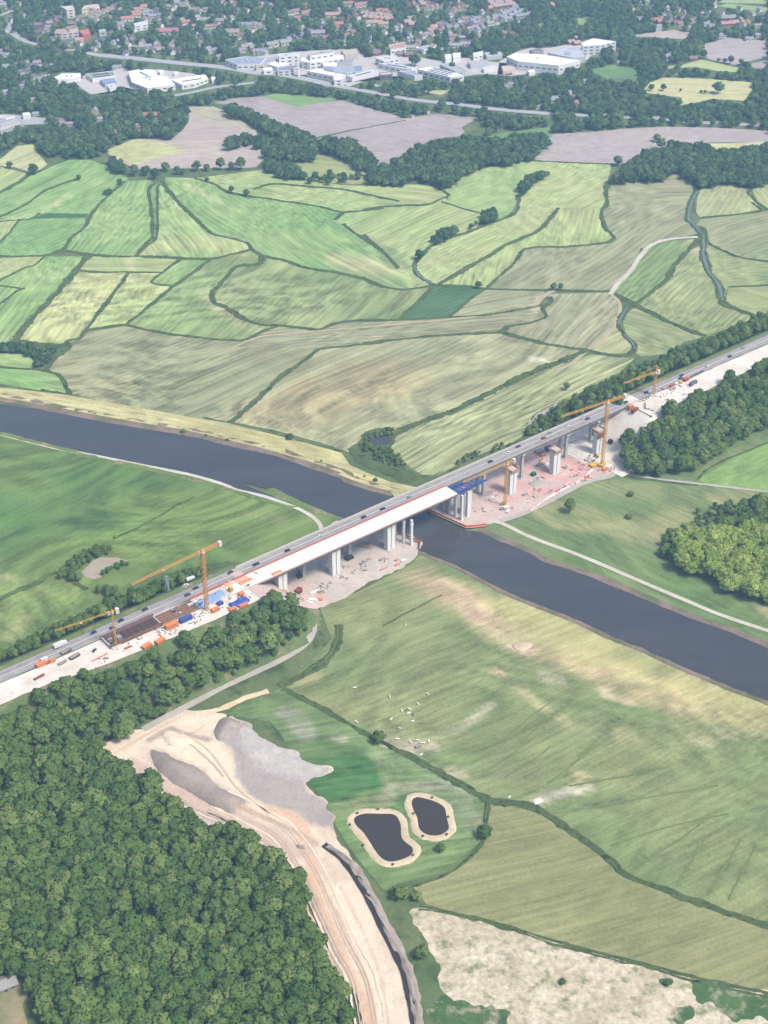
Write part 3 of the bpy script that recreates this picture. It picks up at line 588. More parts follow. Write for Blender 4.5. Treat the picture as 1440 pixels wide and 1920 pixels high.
# ------------------------------------------------------------------ drainage ditches
m_ditch = ground_mat('ditch_reeds', S(80,98,60), S(102,116,72), .06, .4, .55, S(50,66,46), .12)
m_ditchw = water_mat('ditch_water', (.10,.12,.13,1), .2, .05)
DITCH = [
 ('A', 6, (0,165, 60,130, 110,100, 180,70)), ('A', 5, (0,250, 60,225, 120,190, 170,155, 230,130, 300,108)), ('A', 3.5, (0,262, 60,266, 110,262, 150,240)),
 ('A', 5.5, (470,120, 420,160, 385,195, 345,240, 320,290, 270,330, 235,380)),
 ('A', 6, (0,395, 60,402, 170,398, 235,382, 330,395, 440,402, 510,402, 600,405, 780,412, 880,392, 945,375)),
 ('A', 5.5, (945,375, 925,350, 850,330, 800,318, 770,295, 740,265, 690,220, 650,180, 620,140, 612,120)),
 ('A', 5, (575,130, 558,160, 568,230, 572,320, 545,360, 510,398)), ('A', 3.5, (600,130, 590,160, 588,320, 545,365)),
 ('A', 4, (65,265, 45,300, 0,350)), ('A', 4, (0,490, 60,460, 130,435, 170,400)), ('A', 8, (330,400, 290,450, 230,520, 170,585, 110,645, 55,717)), ('A', 5, (55,717, 0,742)),
 ('A', 4, (0,515, 60,520, 40,550, 0,580)), ('A', 4, (300,455, 400,462, 475,460, 610,462)), ('A', 5, (480,465, 430,535, 380,600, 325,675, 300,710)),
 ('A', 4, (690,405, 640,440, 610,462, 570,500, 650,513)), ('A', 5, (785,415, 720,465, 650,515, 560,590, 470,660)),
 ('A', 5, (320,680, 390,668, 470,660, 560,680, 660,697, 780,710, 915,716, 970,690, 1045,660)),
 ('A', 7, (985,400, 970,430, 890,440, 850,480, 795,540, 805,575, 850,595, 920,640, 985,660, 1045,660)),
 ('A', 6, (945,375, 985,400, 1060,415, 1150,445, 1250,460, 1340,480, 1390,495, 1440,520)), ('A', 5, (1045,660, 1120,668, 1200,675, 1270,650, 1340,642, 1440,640)),
 ('A', 5, (300,710, 250,720, 260,745, 200,790, 180,830, 225,850, 245,890, 265,925)), ('A', 9, (40,722, 130,730, 250,737)), ('A', 4, (0,818, 60,822, 130,825, 180,835)),
 ('A', 6, (860,1025, 920,980, 1000,905, 1070,840, 1130,800, 1190,750)), ('A', 4, (1190,750, 1300,738, 1440,725)),
 ('A', 5, (150,905, 265,925, 400,955, 560,985, 720,1010, 860,1030)), ('C', 6, (860,145, 960,170, 1100,205, 1240,240, 1440,292)),
 ('A', 5.5, (730,110, 800,130, 870,165, 1000,185, 1100,200, 1200,215, 1290,235, 1440,222)), ('A', 6, (1290,235, 1255,265)), ('A', 5, (950,150, 1030,130, 1150,140, 1280,150, 1380,170, 1440,185)),
 ('A', 5, (1285,280, 1330,315, 1380,345, 1440,385)),
 ('B', 5, (0,290, 80,280, 160,275, 230,272, 290,248, 305,240, 290,225)), ('B', 4, (280,262, 350,285, 430,305)), ('B', 4, (0,235, 60,245, 130,262)),
 ('B', 5, (0,380, 50,420, 90,460, 125,500)), ('B', 6, (550,240, 555,265, 535,305, 480,330, 400,360, 330,385, 260,410, 210,450, 185,490, 200,525, 250,555, 268,560)),
 ('B', 7, (695,285, 665,325, 625,365, 560,395, 500,420, 430,465, 350,510, 270,555)), ('B', 6, (870,190, 865,230, 870,270, 850,300, 858,350, 895,390, 870,408)),
 ('B', 5, (870,408, 800,415, 720,422, 580,430, 540,480, 440,568)), ('B', 5, (0,530, 30,550, 90,568, 140,575, 220,565, 250,560, 380,562, 430,572, 540,575, 700,578, 880,580)),
 ('B', 5, (250,565, 210,610, 130,680)), ('B', 6, (430,572, 380,610, 310,670)), ('B', 4, (0,685, 130,682, 310,672, 430,665, 560,645, 640,630)),
 ('B', 5, (0,765, 120,752, 280,738, 480,725, 520,705, 600,692, 650,670, 640,640, 670,620, 665,600)),
 ('B', 7, (480,725, 560,745, 640,765, 720,780, 800,792, 870,805, 930,810, 965,785, 960,765, 930,735, 910,700, 920,670, 950,630, 975,620)),
 ('B', 6, (895,590, 950,615, 975,620, 1030,580, 1080,540, 1110,490, 1160,430, 1190,395)), ('B', 9, (975,630, 1040,665, 1120,705, 1220,740)),
 ('B', 7, (1190,385, 1200,375, 1170,340, 1155,325, 1165,270, 1190,220, 1200,205)), ('B', 9, (1195,350, 1215,375, 1212,420, 1210,450, 1230,510, 1265,560, 1280,620, 1330,645, 1390,665)),
 ('B', 5, (1220,405, 1290,440, 1370,465, 1440,475)), ('B', 4, (1200,320, 1300,310, 1400,300, 1415,290, 1380,265)), ('B', 5, (1370,220, 1410,270, 1440,290)),
 ('B', 9, (520,909, 620,860, 730,820, 800,790)), ('B', 5, (1300,565, 1370,562, 1440,560)), ('X', 8, (740,812, 800,788, 860,766, 954,720)),


 ('N', 4, (690,480, 720,430, 740,390, 800,320, 900,270)),
 ('F', 5.5, (80,150, 200,210, 340,280, 540,390, 620,440, 800,530, 1000,640, 1180,740, 1260,760, 1380,770)), ('Q', 6, (740,160, 800,182, 880,235, 1000,322, 1030,357, 1150,402, 1250,442, 1440,507)),
 ('Q', 4.5, (460,452, 560,470, 740,520, 900,570, 1100,620, 1250,660, 1440,700)), ('Q', 3.5, (655,150, 650,200, 635,270, 560,345, 440,393)),
 ('C', 5, (0,905, 100,865, 200,815, 240,795)), ('C', 2.5, (490,650, 600,595, 720,530, 820,475)), ('C', 4, (240,800, 300,830, 370,870)),
 ('D', 4, (850,66, 1000,90, 1160,108)), ('D', 3, (1165,85, 1190,50, 1300,-5, 1440,-62)), ('E', 7, (1010,520, 1150,450, 1260,370, 1310,290, 1310,200)), ('M', 1.8, (950,1010, 1100,930, 1330,810)),
 ('J', 4, (540,750, 700,715, 880,680, 1040,650)), ('K', 4, (330,748, 560,760, 720,764)),
]
for t, w, pts in DITCH:
    h = .35 + .07*w
    ribbon('drainage_ditch', T(t, *pts), w*.98, (.25, h, h*.3, h*1.05, .25), m_ditch, .3, 3.0, vary=3.0, ofs=(-1,-.5,0,.5,1), zj=.4, z0=.12)
for t, w, pts in [('B', 1.8, (1208,380, 1212,420, 1210,450, 1230,510, 1265,560, 1280,615)), ('B', 1.8, (1190,225, 1168,270, 1158,325, 1175,342, 1205,375)), ('B', 1.3, (965,785, 958,765, 930,735)), ('B', 1.3, (940,635, 920,672, 908,700)),
                  ('A', 1.3, (800,318, 850,330, 925,350)), ('B', 1.3, (185,490, 200,525, 250,557)), ('B', 1.3, (548,265, 535,305))]:
    ribbon('ditch_water', T(t, *pts), w*1.6, (.9,.9), m_ditchw, .25, 4.0, zj=0)

m_ttrack = ground_mat('pressed_grass', S(120,136,86), S(112,130,80), .05, .4, .4)
for t, w, pts in [('Q', 1.3, (1262,262, 1225,320, 1182,388)), ('Q', 1.3, (1362,262, 1320,335, 1268,420)), ('Q', 1.3, (1405,280, 1370,345, 1328,432)), ('Q', 1.2, (1058,342, 1150,290, 1262,212)), ('Q', 1.3, (880,112, 1010,90, 1165,58)), ('Q', 1.2, (820,192, 980,165, 1300,110)),
   ('D', 1.2, (690,1186, 770,1110, 870,1030)), ('D', 1.2, (470,1120, 560,1040, 640,985)), ('D', 1.1, (400,1110, 520,1010, 590,960)), ('D', 1.2, (0,620, 80,580, 145,540)), ('Q', 1.2, (820,105, 880,60, 950,5)), ('Q', 1.1, (700,90, 790,30, 830,0)), ('F', 1.2, (1100,560, 1250,470, 1440,330)), ('F', 1.2, (1180,600, 1300,520, 1440,420)), ('Q', 1.1, (1000,280, 1150,230, 1330,190))]:
    ribbon('tractor_track', T(t, *pts), w, (.50,.50), m_ttrack, .4, 3.0, zj=0, e=False, vary=1.5)
# ================================================================== earthworks of the haul road and the ponds
SAND = S(236,218,196); SAND2 = S(226,200,176); GREY = S(176,166,160); GREY2 = S(158,148,142)
def sand_mat(name, a, b, c, line=None, amp=.22):
    n = NT(name); ps = n.pos()
    col = n.mix(n.ramp(n.noise(ps, .03, 7, .62), .4, .62), a, b)
    col = n.mix(n.math('MULTIPLY', n.ramp(n.noise(ps, .09, 7, .7), .5, .7), .7), col, c)
    if line:   # wheel ruts along the way of the lorries
        a_, b_ = G(*line[0]), G(*line[1]); an = math.atan2((b_-a_).y, (b_-a_).x)
        mp = n.n('ShaderNodeMapping'); mp.vector_type = 'POINT'; n.l(ps, mp.inputs[0]); mp.inputs['Rotation'].default_value = (0, 0, -an)
        r = n.noise(mp.outputs[0], 1.0, 5, .6, (.008, .25, 1)); col = n.mix(n.math('MULTIPLY', n.ramp(r, .48, .66), .6), col, c)
    f = n.math('MULTIPLY_ADD', n.noise(ps, .4, 6, .7), amp*2); f.node.inputs[2].default_value = 1-amp
    n.l(n.scale(col, f), n.b.inputs['Base Color']); n.b.inputs['Roughness'].default_value = .95; n.b.inputs['Specular IOR Level'].default_value = .05
    n.bump(n.noise(ps, .25, 7, .7), .9, .8); MATS[name] = n.m; return n.m
m_sand = sand_mat('loose_sand', SAND, SAND2, S(196,172,152), T('Q', 160,350, 400,760))
m_sandpale = sand_mat('pale_sand', S(244,232,210), S(238,220,192), S(210,190,166))
m_rut = sand_mat('worn_rut', S(222,190,164), S(206,176,152), S(190,162,140))
m_gravel = sand_mat('grey_spoil', GREY, GREY2, S(194,184,176))
m_gravelpale = sand_mat('pale_spoil', S(190,186,182), S(176,168,162), S(214,206,196))
m_red = sand_mat('brick_gravel', S(214,160,150), S(224,190,182), S(196,140,130))
m_pink = sand_mat('pink_gravel', S(216,194,184), S(206,184,176), S(190,166,158))
m_white = sand_mat('white_sand', S(238,232,222), S(228,218,206), S(206,192,178))
SAND_POLY = T('E', 480,650, 560,645, 740,672, 720,705, 690,745, 660,775, 770,850, 780,950, 800,1020, 850,1080, 950,1150, 1080,1180, 1180,1225, 1290,1270, 1310,1300) + T('Q', 190,270, 260,345, 320,435, 372,540, 412,650, 472,790, 330,790, 288,720, 213,600, 158,440, 100,335, 20,285, 0,270) + T('E', 920,1395, 830,1330, 700,1270, 560,1200, 440,1120, 340,1050, 215,980, 60,850, 300,735)
GRAV = T('E', 660,770, 740,680, 810,700, 870,720, 900,780, 1000,830, 1080,850, 1130,900, 1280,945, 1230,990, 1140,1020, 1170,1070, 1240,1110, 1260,1160, 1300,1200, 1290,1270, 1180,1232, 1080,1185, 950,1145, 850,1080, 790,1000, 770,860)
PALEG = T('E', 800,740, 870,730, 900,785, 1000,835, 1080,855, 1130,905, 1270,945, 1220,985, 1130,1015, 1020,990, 920,960, 860,900, 810,850)
CREAM = [T('E', 500,675, 720,680, 680,745, 640,760, 560,740, 480,720), T('E', 200,830, 330,760, 470,690, 520,720, 430,740, 330,800, 240,900, 180,900, 120,860),
  T('E', 360,830, 440,760, 560,760, 700,830, 760,900, 770,960, 820,1060, 950,1150, 1080,1190, 1180,1250, 1250,1330, 1150,1290, 1000,1210, 860,1130, 740,1040, 640,960, 520,900), T('Q', 215,400, 260,380, 300,470, 345,580, 385,690, 420,790, 345,790, 300,690, 250,560, 225,470)]
RIDGE = T('E', 330,850, 400,862, 520,920, 600,960, 700,1050, 840,1125, 780,1140, 780,1185, 730,1180, 640,1140, 520,1070, 430,1010, 350,910)
TRK = [(T('E', 950,1160, 1080,1200, 1140,1280) + T('Q', 140,275, 158,340, 165,400, 190,480, 240,590, 290,700, 330,790), 3.6, S(226,192,162)), (T('E', 240,930, 320,960, 480,1070, 640,1180, 800,1240, 980,1310, 1100,1385), 6, S(214,188,172)), (T('E', 230,1000, 400,1090, 600,1190, 800,1290, 900,1360), 3, S(206,186,178)),
  (T('Q', 150,420, 200,560, 260,690, 310,790), 4, S(186,166,152)), (T('Q', 118,345, 140,400, 165,440), 3, S(178,160,150)), (T('E', 330,800, 440,740, 560,780, 640,800), 2, S(180,164,150)), (T('Q', 180,380, 250,520, 320,690, 360,790), 1.6, S(214,186,160)), (T('Q', 240,400, 300,520, 350,640, 400,790), 1.2, S(222,198,174)), (T('E', 560,640, 420,720, 200,850), 2.0, S(226,204,178)), (T('E', 800,1150, 1000,1230, 1200,1340), 1.6, S(206,176,152))]
def earth_paint(X, Y, C):
    def cover(pl, warp, reps=7, sc_=12.0):
        w = [(p.x, p.y) for p in GP(pl)]; a = np.zeros(X.shape)
        for k in range(reps):
            ox = (fbm(X/sc_, Y/sc_, 20+k)-.5)*warp*2.4 + (vn(X/2.5, Y/2.5, 50+k)-.5)*warp*.8; oy = (fbm(X/sc_, Y/sc_, 40+k)-.5)*warp*2.4 + (vn(X/2.5, Y/2.5, 70+k)-.5)*warp*.8; a += inpoly(X+ox, Y+oy, w)
        return (a/reps)[:,None]
    def lay(C, a, c): return C*(1-a) + np.array(c[:3])*a
    mo = np.clip(fbm(X/16, Y/16, 3)*2.4-.7, 0, 1)[:,None]
    C = lay(C, mo*.55, S(214,190,168)); C = lay(C, np.clip(fbm(X/7, Y/7, 6)*3-1.5, 0, 1)[:,None]*.5, S(240,228,206))
    for pl in CREAM: C = lay(C, cover(pl, 5)*(.55+.45*mo), S(242,228,200))
    C = lay(C, cover(GRAV, 4), S(184,174,168)); C = lay(C, cover(GRAV, 4)*mo*.6, S(168,158,152)); C = lay(C, cover(PALEG, 6)*.8, S(200,196,190)); C = lay(C, cover(PALEG, 6)*np.clip(fbm(X/5, Y/5, 16)*3-1.5, 0, 1)[:,None]*.7, S(224,214,200))
    C = lay(C, cover(RIDGE, 5)*.8, S(178,166,156))
    for pl, hw, c in TRK:
        d = dist_line(X, Y, [(p.x, p.y) for p in GP(pl)]) + (fbm(X/9, Y/9, 31)-.5)*hw*1.6; C = lay(C, np.clip((hw*1.5-d)/(hw*.8), 0, 1)[:,None]*.9, c)
    return C
def soil_mat():
    n = NT('bare_soil'); ps = n.pos(); c = n.attr('Col'); f1 = n.noise(ps, .9, 5, .7); f2 = n.noise(ps, .18, 6, .65)
    f = n.math('ADD', n.math('ADD', n.math('MULTIPLY', n.math('SUBTRACT', f1, .5), .5), n.math('MULTIPLY', n.math('SUBTRACT', f2, .5), .4)), 1.0)
    n.l(n.scale(c, f), n.b.inputs['Base Color']); n.b.inputs['Roughness'].default_value = .95; n.b.inputs['Specular IOR Level'].default_value = .05; n.bump(n.noise(ps, .3, 7, .7), 1.2, .9); return n.m
M_SOIL = soil_mat()
yard_o = gridpoly('haul_road', SAND_POLY[:6] + T('E', 745,675, 810,700, 870,720, 900,780, 1000,830, 1080,850, 1130,900, 1280,945, 1230,990, 1140,1020, 1170,1070, 1240,1110, 1260,1160, 1300,1200, 1310,1290) + SAND_POLY[18:], .60, 1.8, SAND, SAND, None, 0, 0, strokes=False, mat=M_SOIL, desat=0, gain=1.0, paint=earth_paint, rough=2.2)
_c = np.empty(len(yard_o.data.vertices)*3); yard_o.data.vertices.foreach_get('co', _c); _c = _c.reshape(-1, 3); _c[:,2] += fbm(_c[:,0]/14, _c[:,1]/14, 2)*.5; yard_o.data.vertices.foreach_set('co', _c.ravel()); yard_o.data.update()
_ml = sand_mat('rut_pale', S(240,226,204), S(234,216,192), S(226,206,182)); _md = sand_mat('rut_dark', S(222,198,174), S(216,190,168), S(206,182,160)); _mg = sand_mat('rut_grey', S(204,186,172), S(196,178,164), S(206,190,178))
_rr = random.Random(12); _hc = GP(T('E', 700,1100, 860,1180, 1020,1270) + T('Q', 130,310, 165,370, 205,460, 255,570, 310,690, 352,790))
def offset_line(P, d):
    o_ = []
    for i, p in enumerate(P):
        t_ = (P[min(len(P)-1,i+1)]-P[max(0,i-1)]).normalized(); o_.append(p + Vector((-t_.y, t_.x, 0))*d)
    return o_
for d_, m_, w_ in ((-15,_mg,1.6), (-12.5,_md,2.2), (-9.5,_ml,1.4), (-6.3,_md,.8), (-4.2,_md,.8), (1.2,_md,.7), (3.3,_md,.7), (7.5,_ml,1.6)):
    ribbon('wheel_rut', offset_line(_hc, d_ + _rr.uniform(-.6,.6)), w_, (1.14,1.14), m_, .5, 3, zj=0, world=True, vary=1.2)
for pl_, m_, w_ in ((T('E', 230,960, 420,1070, 600,1170, 760,1240, 900,1300), _mg, 1.8), (T('E', 260,980, 420,1090, 600,1190, 800,1270), _ml, 1.2), (T('E', 190,880, 300,800, 420,735, 520,690), _ml, 1.6), (T('E', 150,870, 300,780, 440,700), _md, 1.0), (T('E', 380,800, 460,760, 560,800, 660,870, 740,980, 830,1090, 960,1180), _md, 1.3), (T('E', 420,830, 520,820, 640,900, 720,990), _mg, 1.4), (T('E', 620,720, 560,760, 500,760), _md, 1.3)):
    ribbon('wheel_rut', pl_, w_, (1.14,1.14), m_, .4, 3, zj=0, e=False, vary=3.0)
ribbon('trench', T('Q', 190,280, 230,308, 268,350, 310,420, 350,500, 390,580, 430,690, 475,790), 4.6, (1.5, 1.35, 1.3, 1.35, 1.5), simple('wet_peat', S(58,52,48), .5, .3, .4), .15, zj=.05)
ribbon('spoil_bank', T('Q', 205,280, 245,308, 285,352, 325,420, 365,500, 405,580, 445,690, 490,790), 6, (1.4, 1.9, 2.0, 1.0, .5), sand_mat('trench_spoil', S(178,168,158), S(160,148,136), S(200,190,180)), .3, zj=.45)
def mound(name, pts, h, mat, seed, label):
    w0 = GP(pts); c = sum(w0, Vector())/len(w0); ext_ = max((p-c).length for p in w0); o = gridpoly(name, pts, .62, max(.6, ext_/14), SAND, SAND, None, 0, 0, strokes=False, mat=mat, kind='thing', rough=min(1.6, ext_*.08)); del o['tint']; del o['sa']; del o['sb']
    me = o.data; C_ = np.empty(len(me.vertices)*3); me.vertices.foreach_get('co', C_); C_ = C_.reshape(-1, 3); bd = [e.vertices[:] for e in me.edges]
    from collections import Counter
    ec = Counter(); [ec.update([tuple(sorted(k)) for k in p.edge_keys]) for p in me.polygons]; bv = sorted({v for e, n_ in ec.items() if n_ == 1 for v in e}); B_ = C_[bv][:,:2]
    d = np.min(np.hypot(C_[:,0][:,None]-B_[:,0][None], C_[:,1][:,None]-B_[:,1][None]), axis=1); wd = max(1.0, d.max()); q = d/wd
    C_[:,2] = .62 + h*np.clip(1.25*q*(1-.25*q), 0, 1)*(.72+.56*fbm(C_[:,0]/6, C_[:,1]/6, seed)) + np.where(q > 0, .35, -.1); me.vertices.foreach_set('co', C_.ravel()); me.polygons.foreach_set('use_smooth', [True]*len(me.polygons)); me.update()
    return tag(o, label, 'spoil heap')
m_heap = sand_mat('dark_spoil', S(172,160,150), S(154,142,134), S(188,174,162), amp=.4)
mound('spoil_heap', T('E', 670,760, 700,700, 745,680, 800,705, 812,735, 770,770, 720,800, 680,800), 5.0, m_heap, 3, 'rounded dark grey spoil heap at the top end of the gravel patch')
mound('spoil_heap', RIDGE, 6.0, m_heap, 5, 'long low ridge of grey spoil across the sandy yard beside the wood')
mound('spoil_heap', T('E', 1090,1345, 1140,1350, 1145,1368, 1100,1366), 1.5, m_heap, 6, 'tiny grey spoil heap on the sandy haul road by the ponds')
mound('sand_heap', T('E', 400,770, 440,750, 560,790, 540,830, 430,830), 2.5, m_sandpale, 8, 'pale cream sand heap behind the long grey spoil ridge')
# ponds
M_POND = water_mat('pond_water', (.032,.025,.022,1), .06, .02, .5); m_rim = sand_mat('pond_sand', S(226,208,178), S(212,194,164), S(188,176,150))
PONDS = [T('F', 470,850, 520,825, 600,825, 690,830, 725,880, 735,960, 790,1010, 780,1050, 720,1080, 650,1085, 600,1050, 560,990, 520,930, 480,890),
         T('F', 780,760, 810,735, 900,755, 960,790, 975,850, 985,910, 930,945, 860,940, 820,905, 810,850, 790,810)]
for k, pl in enumerate(PONDS):
    w = smooth(GP(pl), 2.0, True); n = len(w); c = sum(w, Vector())/n; v = []; f = []
    wid = 3.2
    for r, (of, z) in enumerate(((-.6,.66), (wid*.4,1.0), (wid,.95), (wid+1.4,.45))):
        for i, p in enumerate(w):
            t = (w[(i+1) % n]-w[i-1]).normalized(); nn = Vector((t.y, -t.x, 0))
            if nn.dot(p-c) < 0: nn = -nn
            q = p + nn*(of + (random.uniform(-.5,.5) if r else 0)); v.append((q.x, q.y, z))
    for r in range(3):
        for i in range(n): a = r*n+i; b = r*n+(i+1) % n; f.append((a, b, b+n, a+n))
    o = mesh_obj('pond_shore', v, f, m_rim, kind='structure')
    if sum(p.normal.z for p in o.data.polygons) < 0: o.data.flip_normals()
    flatpoly('pond', pl, .70, M_POND, step=2.0)
# oxbow of dry mud in the left meadow, reedy hollow by the far dyke
flatpoly('mud_hollow', T('C', 340,790, 370,760, 420,732, 500,735, 545,750, 500,762, 440,775, 425,815, 395,828, 365,815), .42, sand_mat('dry_mud', S(186,172,152), S(170,160,142), S(150,146,120)), rough=2.5)
flatpoly('reed_hollow', T('X', 655,850, 690,812, 735,800, 742,825, 730,850, 760,880, 790,897, 760,905, 700,880), .42, m_ditch, rough=3)
flatpoly('pool', T('X', 695,825, 712,820, 735,822, 728,833, 705,835), .6, M_RIVER, step=3)
# building-site floors on both banks
flatpoly('site_floor', T('M', -60,800, 150,745, 330,560, 700,330, 880,395, 990,380, 1190,465, 1190,520, 1150,585, 1000,675, 850,745, 700,835, 560,885, 480,872, 430,892, 380,860, 150,860), .70, sand_mat('grey_beige_gravel', S(214,202,192), S(200,188,178), S(184,170,160)), rough=2)
flatpoly('site_floor', T('N', 60,930, 100,960, 320,1050, 450,1040, 540,1025, 700,975, 850,900, 1080,780, 1250,740, 1310,680, 1320,600, 1330,480, 1400,430, 1200,330, 900,480, 500,650, 200,800), .70, m_pink, rough=2)
flatpoly('brick_patch', T('N', 780,720, 900,650, 980,600, 1060,650, 1140,660, 1100,720, 1000,745, 900,770, 820,750), .78, m_red, rough=3)
flatpoly('brick_patch', T('N', 480,800, 600,700, 720,560, 760,560, 760,660, 700,760, 760,800, 900,800, 1040,760, 860,850, 720,870, 600,880), .76, sand_mat('rosy_gravel', S(222,184,176), S(214,172,164), S(200,170,164)), rough=3)
flatpoly('pale_patch', T('N', 960,560, 1060,460, 1180,400, 1320,420, 1300,560, 1200,650, 1060,640), .74, m_white, rough=3)
ribbon('site_road', T('N', 540,1025, 700,970, 850,900, 1080,780, 1250,735, 1300,690), 5, (.9,.92,.9), m_concrete, .15, zj=0)
ribbon('silt_fence', T('N', 730,960, 850,870, 1000,790, 1090,730, 1130,690), 2.5, (.8,1.6,.8), sand_mat('kerb_rubble', S(224,196,186), S(236,226,216), S(206,120,100)), .3, zj=.4)
flatpoly('sand_patch', T('N', 1290,690, 1350,682, 1410,700, 1390,715, 1310,705), .6, m_white, rough=1.5)
flatpoly('sand_patch', T('N', 805,440, 815,395, 850,345, 880,335, 870,370, 860,400, 830,440), .8, m_white, rough=1.5)
ribbon('path', T('N', 725,425, 745,385, 790,340, 850,300, 930,265), 5, (.6,.62,.6), m_concrete, .1, zj=0)
# ================================================================== embankments
def bank_mesh(name, sa, sb, mat, d0=-75, d1=125, st=5):
    ss = np.arange(sa, sb+.1, st); ds = np.arange(d0, d1+.1, st); v = []; f = []
    for s in ss:
        for d in ds:
            h = embank(s, d); p = W(s, d); v.append((p.x, p.y, (h + (random.uniform(-.25,.25) if 0 < h < ZD-1 else 0)) if h > 0 else -.3))
    k = len(ds)
    for i in range(len(ss)-1):
        for j in range(k-1):
            a = i*k+j
            if max(v[a][2], v[a+1][2], v[a+k][2], v[a+k+1][2]) > 0: f.append((a, a+k, a+k+1, a+1))
    o = mesh_obj(name, v, f, mat, kind='structure', smooth_sh=True)
    if sum(p.normal.z for p in o.data.polygons) < 0: o.data.flip_normals()
    return o
SL0 = -260.0; SR1 = S_at(1440, 627) + 420
m_slope = ground_mat('embankment_grass', S(92,116,74), S(118,130,84), .04, .3, .45, S(146,136,106), .07)
bank_mesh('embankment', SL0, S0+60, m_slope); bank_mesh('embankment', S1-60, SR1, m_slope)
def deckpoly(name, sdl, z, mat, kind='structure', jit=0, step=None):
    w = [W(s, d) for s, d in sdl]
    if step:
        w2 = []
        for a, b in zip(w, w[1:]+w[:1]):
            k = max(1, int((b-a).length/step)); w2 += [a.lerp(b, i/k) for i in range(k)]
        w = w2
    w = [(p.x + random.uniform(-jit, jit), p.y + random.uniform(-jit, jit), z) for p in w]
    o = mesh_obj(name, w, [tuple(range(len(w)))], mat, kind=kind)
    if o.data.polygons[0].normal.z < 0: o.data.flip_normals()
    return o
# cone of sand at the right abutment, sand tops
def cone_sand(name, sa, sb, da, db, mat, dz, st=4):
    ss = np.arange(sa, sb+.1, st); ds = np.arange(da, db+.1, st); v = []; f = []; k = len(ds)
    for s in ss:
        for d in ds: p = W(s, d); v.append((p.x, p.y, max(embank(s, d), .5) + dz))
    for i in range(len(ss)-1):
        for j in range(k-1): a = i*k+j; f.append((a, a+k, a+k+1, a+1))
    o = mesh_obj(name, v, f, mat, kind='structure', smooth_sh=True)
    if sum(p.normal.z for p in o.data.polygons) < 0: o.data.flip_normals()
    return o
cone_sand('sand_slope', S1-62, S1+16, -30, 66, m_white, .45)
cone_sand('sand_slope', S0-8, S0+58, 4, 54, m_pink, .45)
deckpoly('construction_yard', [(SL0, 13.2), (-20, 13.2), (S0-2, 13.2), (S0-2, 46), (S0-30, 47), (S0-60, 46), (60, 42), (30, 36), (0, 34), (SL0, 32)], ZD-.22, m_white, step=10, jit=.8)
deckpoly('construction_yard', [(S1+2, 13.2), (SR1, 13.2), (SR1, 36), (S1+120, 38), (S1+60, 39), (S1+20, 40), (S1+2, 39)], ZD-.22, m_white, step=10, jit=.8)
# ================================================================== motorway
def asphalt():
    n = NT('worn_asphalt'); ps = n.pos()
    mp = n.n('ShaderNodeMapping'); n.l(ps, mp.inputs[0]); mp.inputs['Rotation'].default_value = (0, 0, -AROT)
    l = n.noise(mp.outputs[0], 1.0, 4, .6, (.01, .5, 1)); col = n.mix(n.ramp(l, .35, .7), S(146,142,142), S(176,170,166))
    f = n.math('MULTIPLY_ADD', n.noise(ps, .2, 5, .6), .3); f.node.inputs[2].default_value = .85
    n.l(n.scale(col, f), n.b.inputs['Base Color']); n.b.inputs['Roughness'].default_value = .9; return n.m
m_asph = asphalt(); m_conc = simple('weathered_concrete', S(200,194,186), .85, .14, .3); m_conc2 = simple('grey_concrete', S(192,188,184), .85, .14, .3)
m_paint = simple('road_paint', S(236,234,228), .7, .06, 1.0); m_steel = simple('galvanised_steel', S(150,150,150), .5, .1, 1.0)
def road_run(sa, sb):
    o = deckpoly('motorway', [(sa, .9), (sb, .9), (sb, 12.4), (sa, 12.4)], ZD-.10, m_asph)
    mb = MB()
    for d in (1.3, 6.5, 6.9, 12.0):
        mb.prism([W(sa, d-.12), W(sb, d-.12), W(sb, d+.12), W(sa, d+.12)], ZD-.095, ZD-.085)
    s = sa
    while s < sb-6:
        for d in (3.9, 9.4): mb.prism([W(s, d-.1), W(s+5, d-.1), W(s+5, d+.1), W(s, d+.1)], ZD-.095, ZD-.085)
        s += 14
    mb.build('lane_marking', m_paint, o)
    return o
road_run(SL0, S0+2); road_run(S1-2, SR1)
for sa, sb, d, lab in ((SL0, S0, .4, 'steel crash barrier on the far edge of the motorway below the left crane'), (S1, SR1, .4, 'steel crash barrier on the far motorway edge beyond the bridge'),
                       (SL0, S0-150, 12.9, 'steel crash barrier between the motorway and the left sand yard'), (S1, SR1, 12.9, 'steel crash barrier between the motorway and the right sand yard')):
    r = empty('crash_barrier', W(sa, d, ZD-.2), AROT); L_ = sb-sa
    MB().box(0, L_, -.15, .15, .45, .8).build('rail', m_steel, r)
    mb = MB(); x = 0
    while x < L_: mb.box(x, x+.15, -.2, -.15, 0, .6); x += 4
    mb.build('post_row', m_steel, r, kind='stuff')
    tag(r, lab, 'barrier', 'crash barriers along the motorway')
# verge between motorway and far slope
for sa, sb in ((SL0, S0), (S1, SR1)):
    deckpoly('verge', [(sa, -4.5), (sb, -4.5), (sb, .9), (sa, .9)], ZD-.24, m_bankgrass)
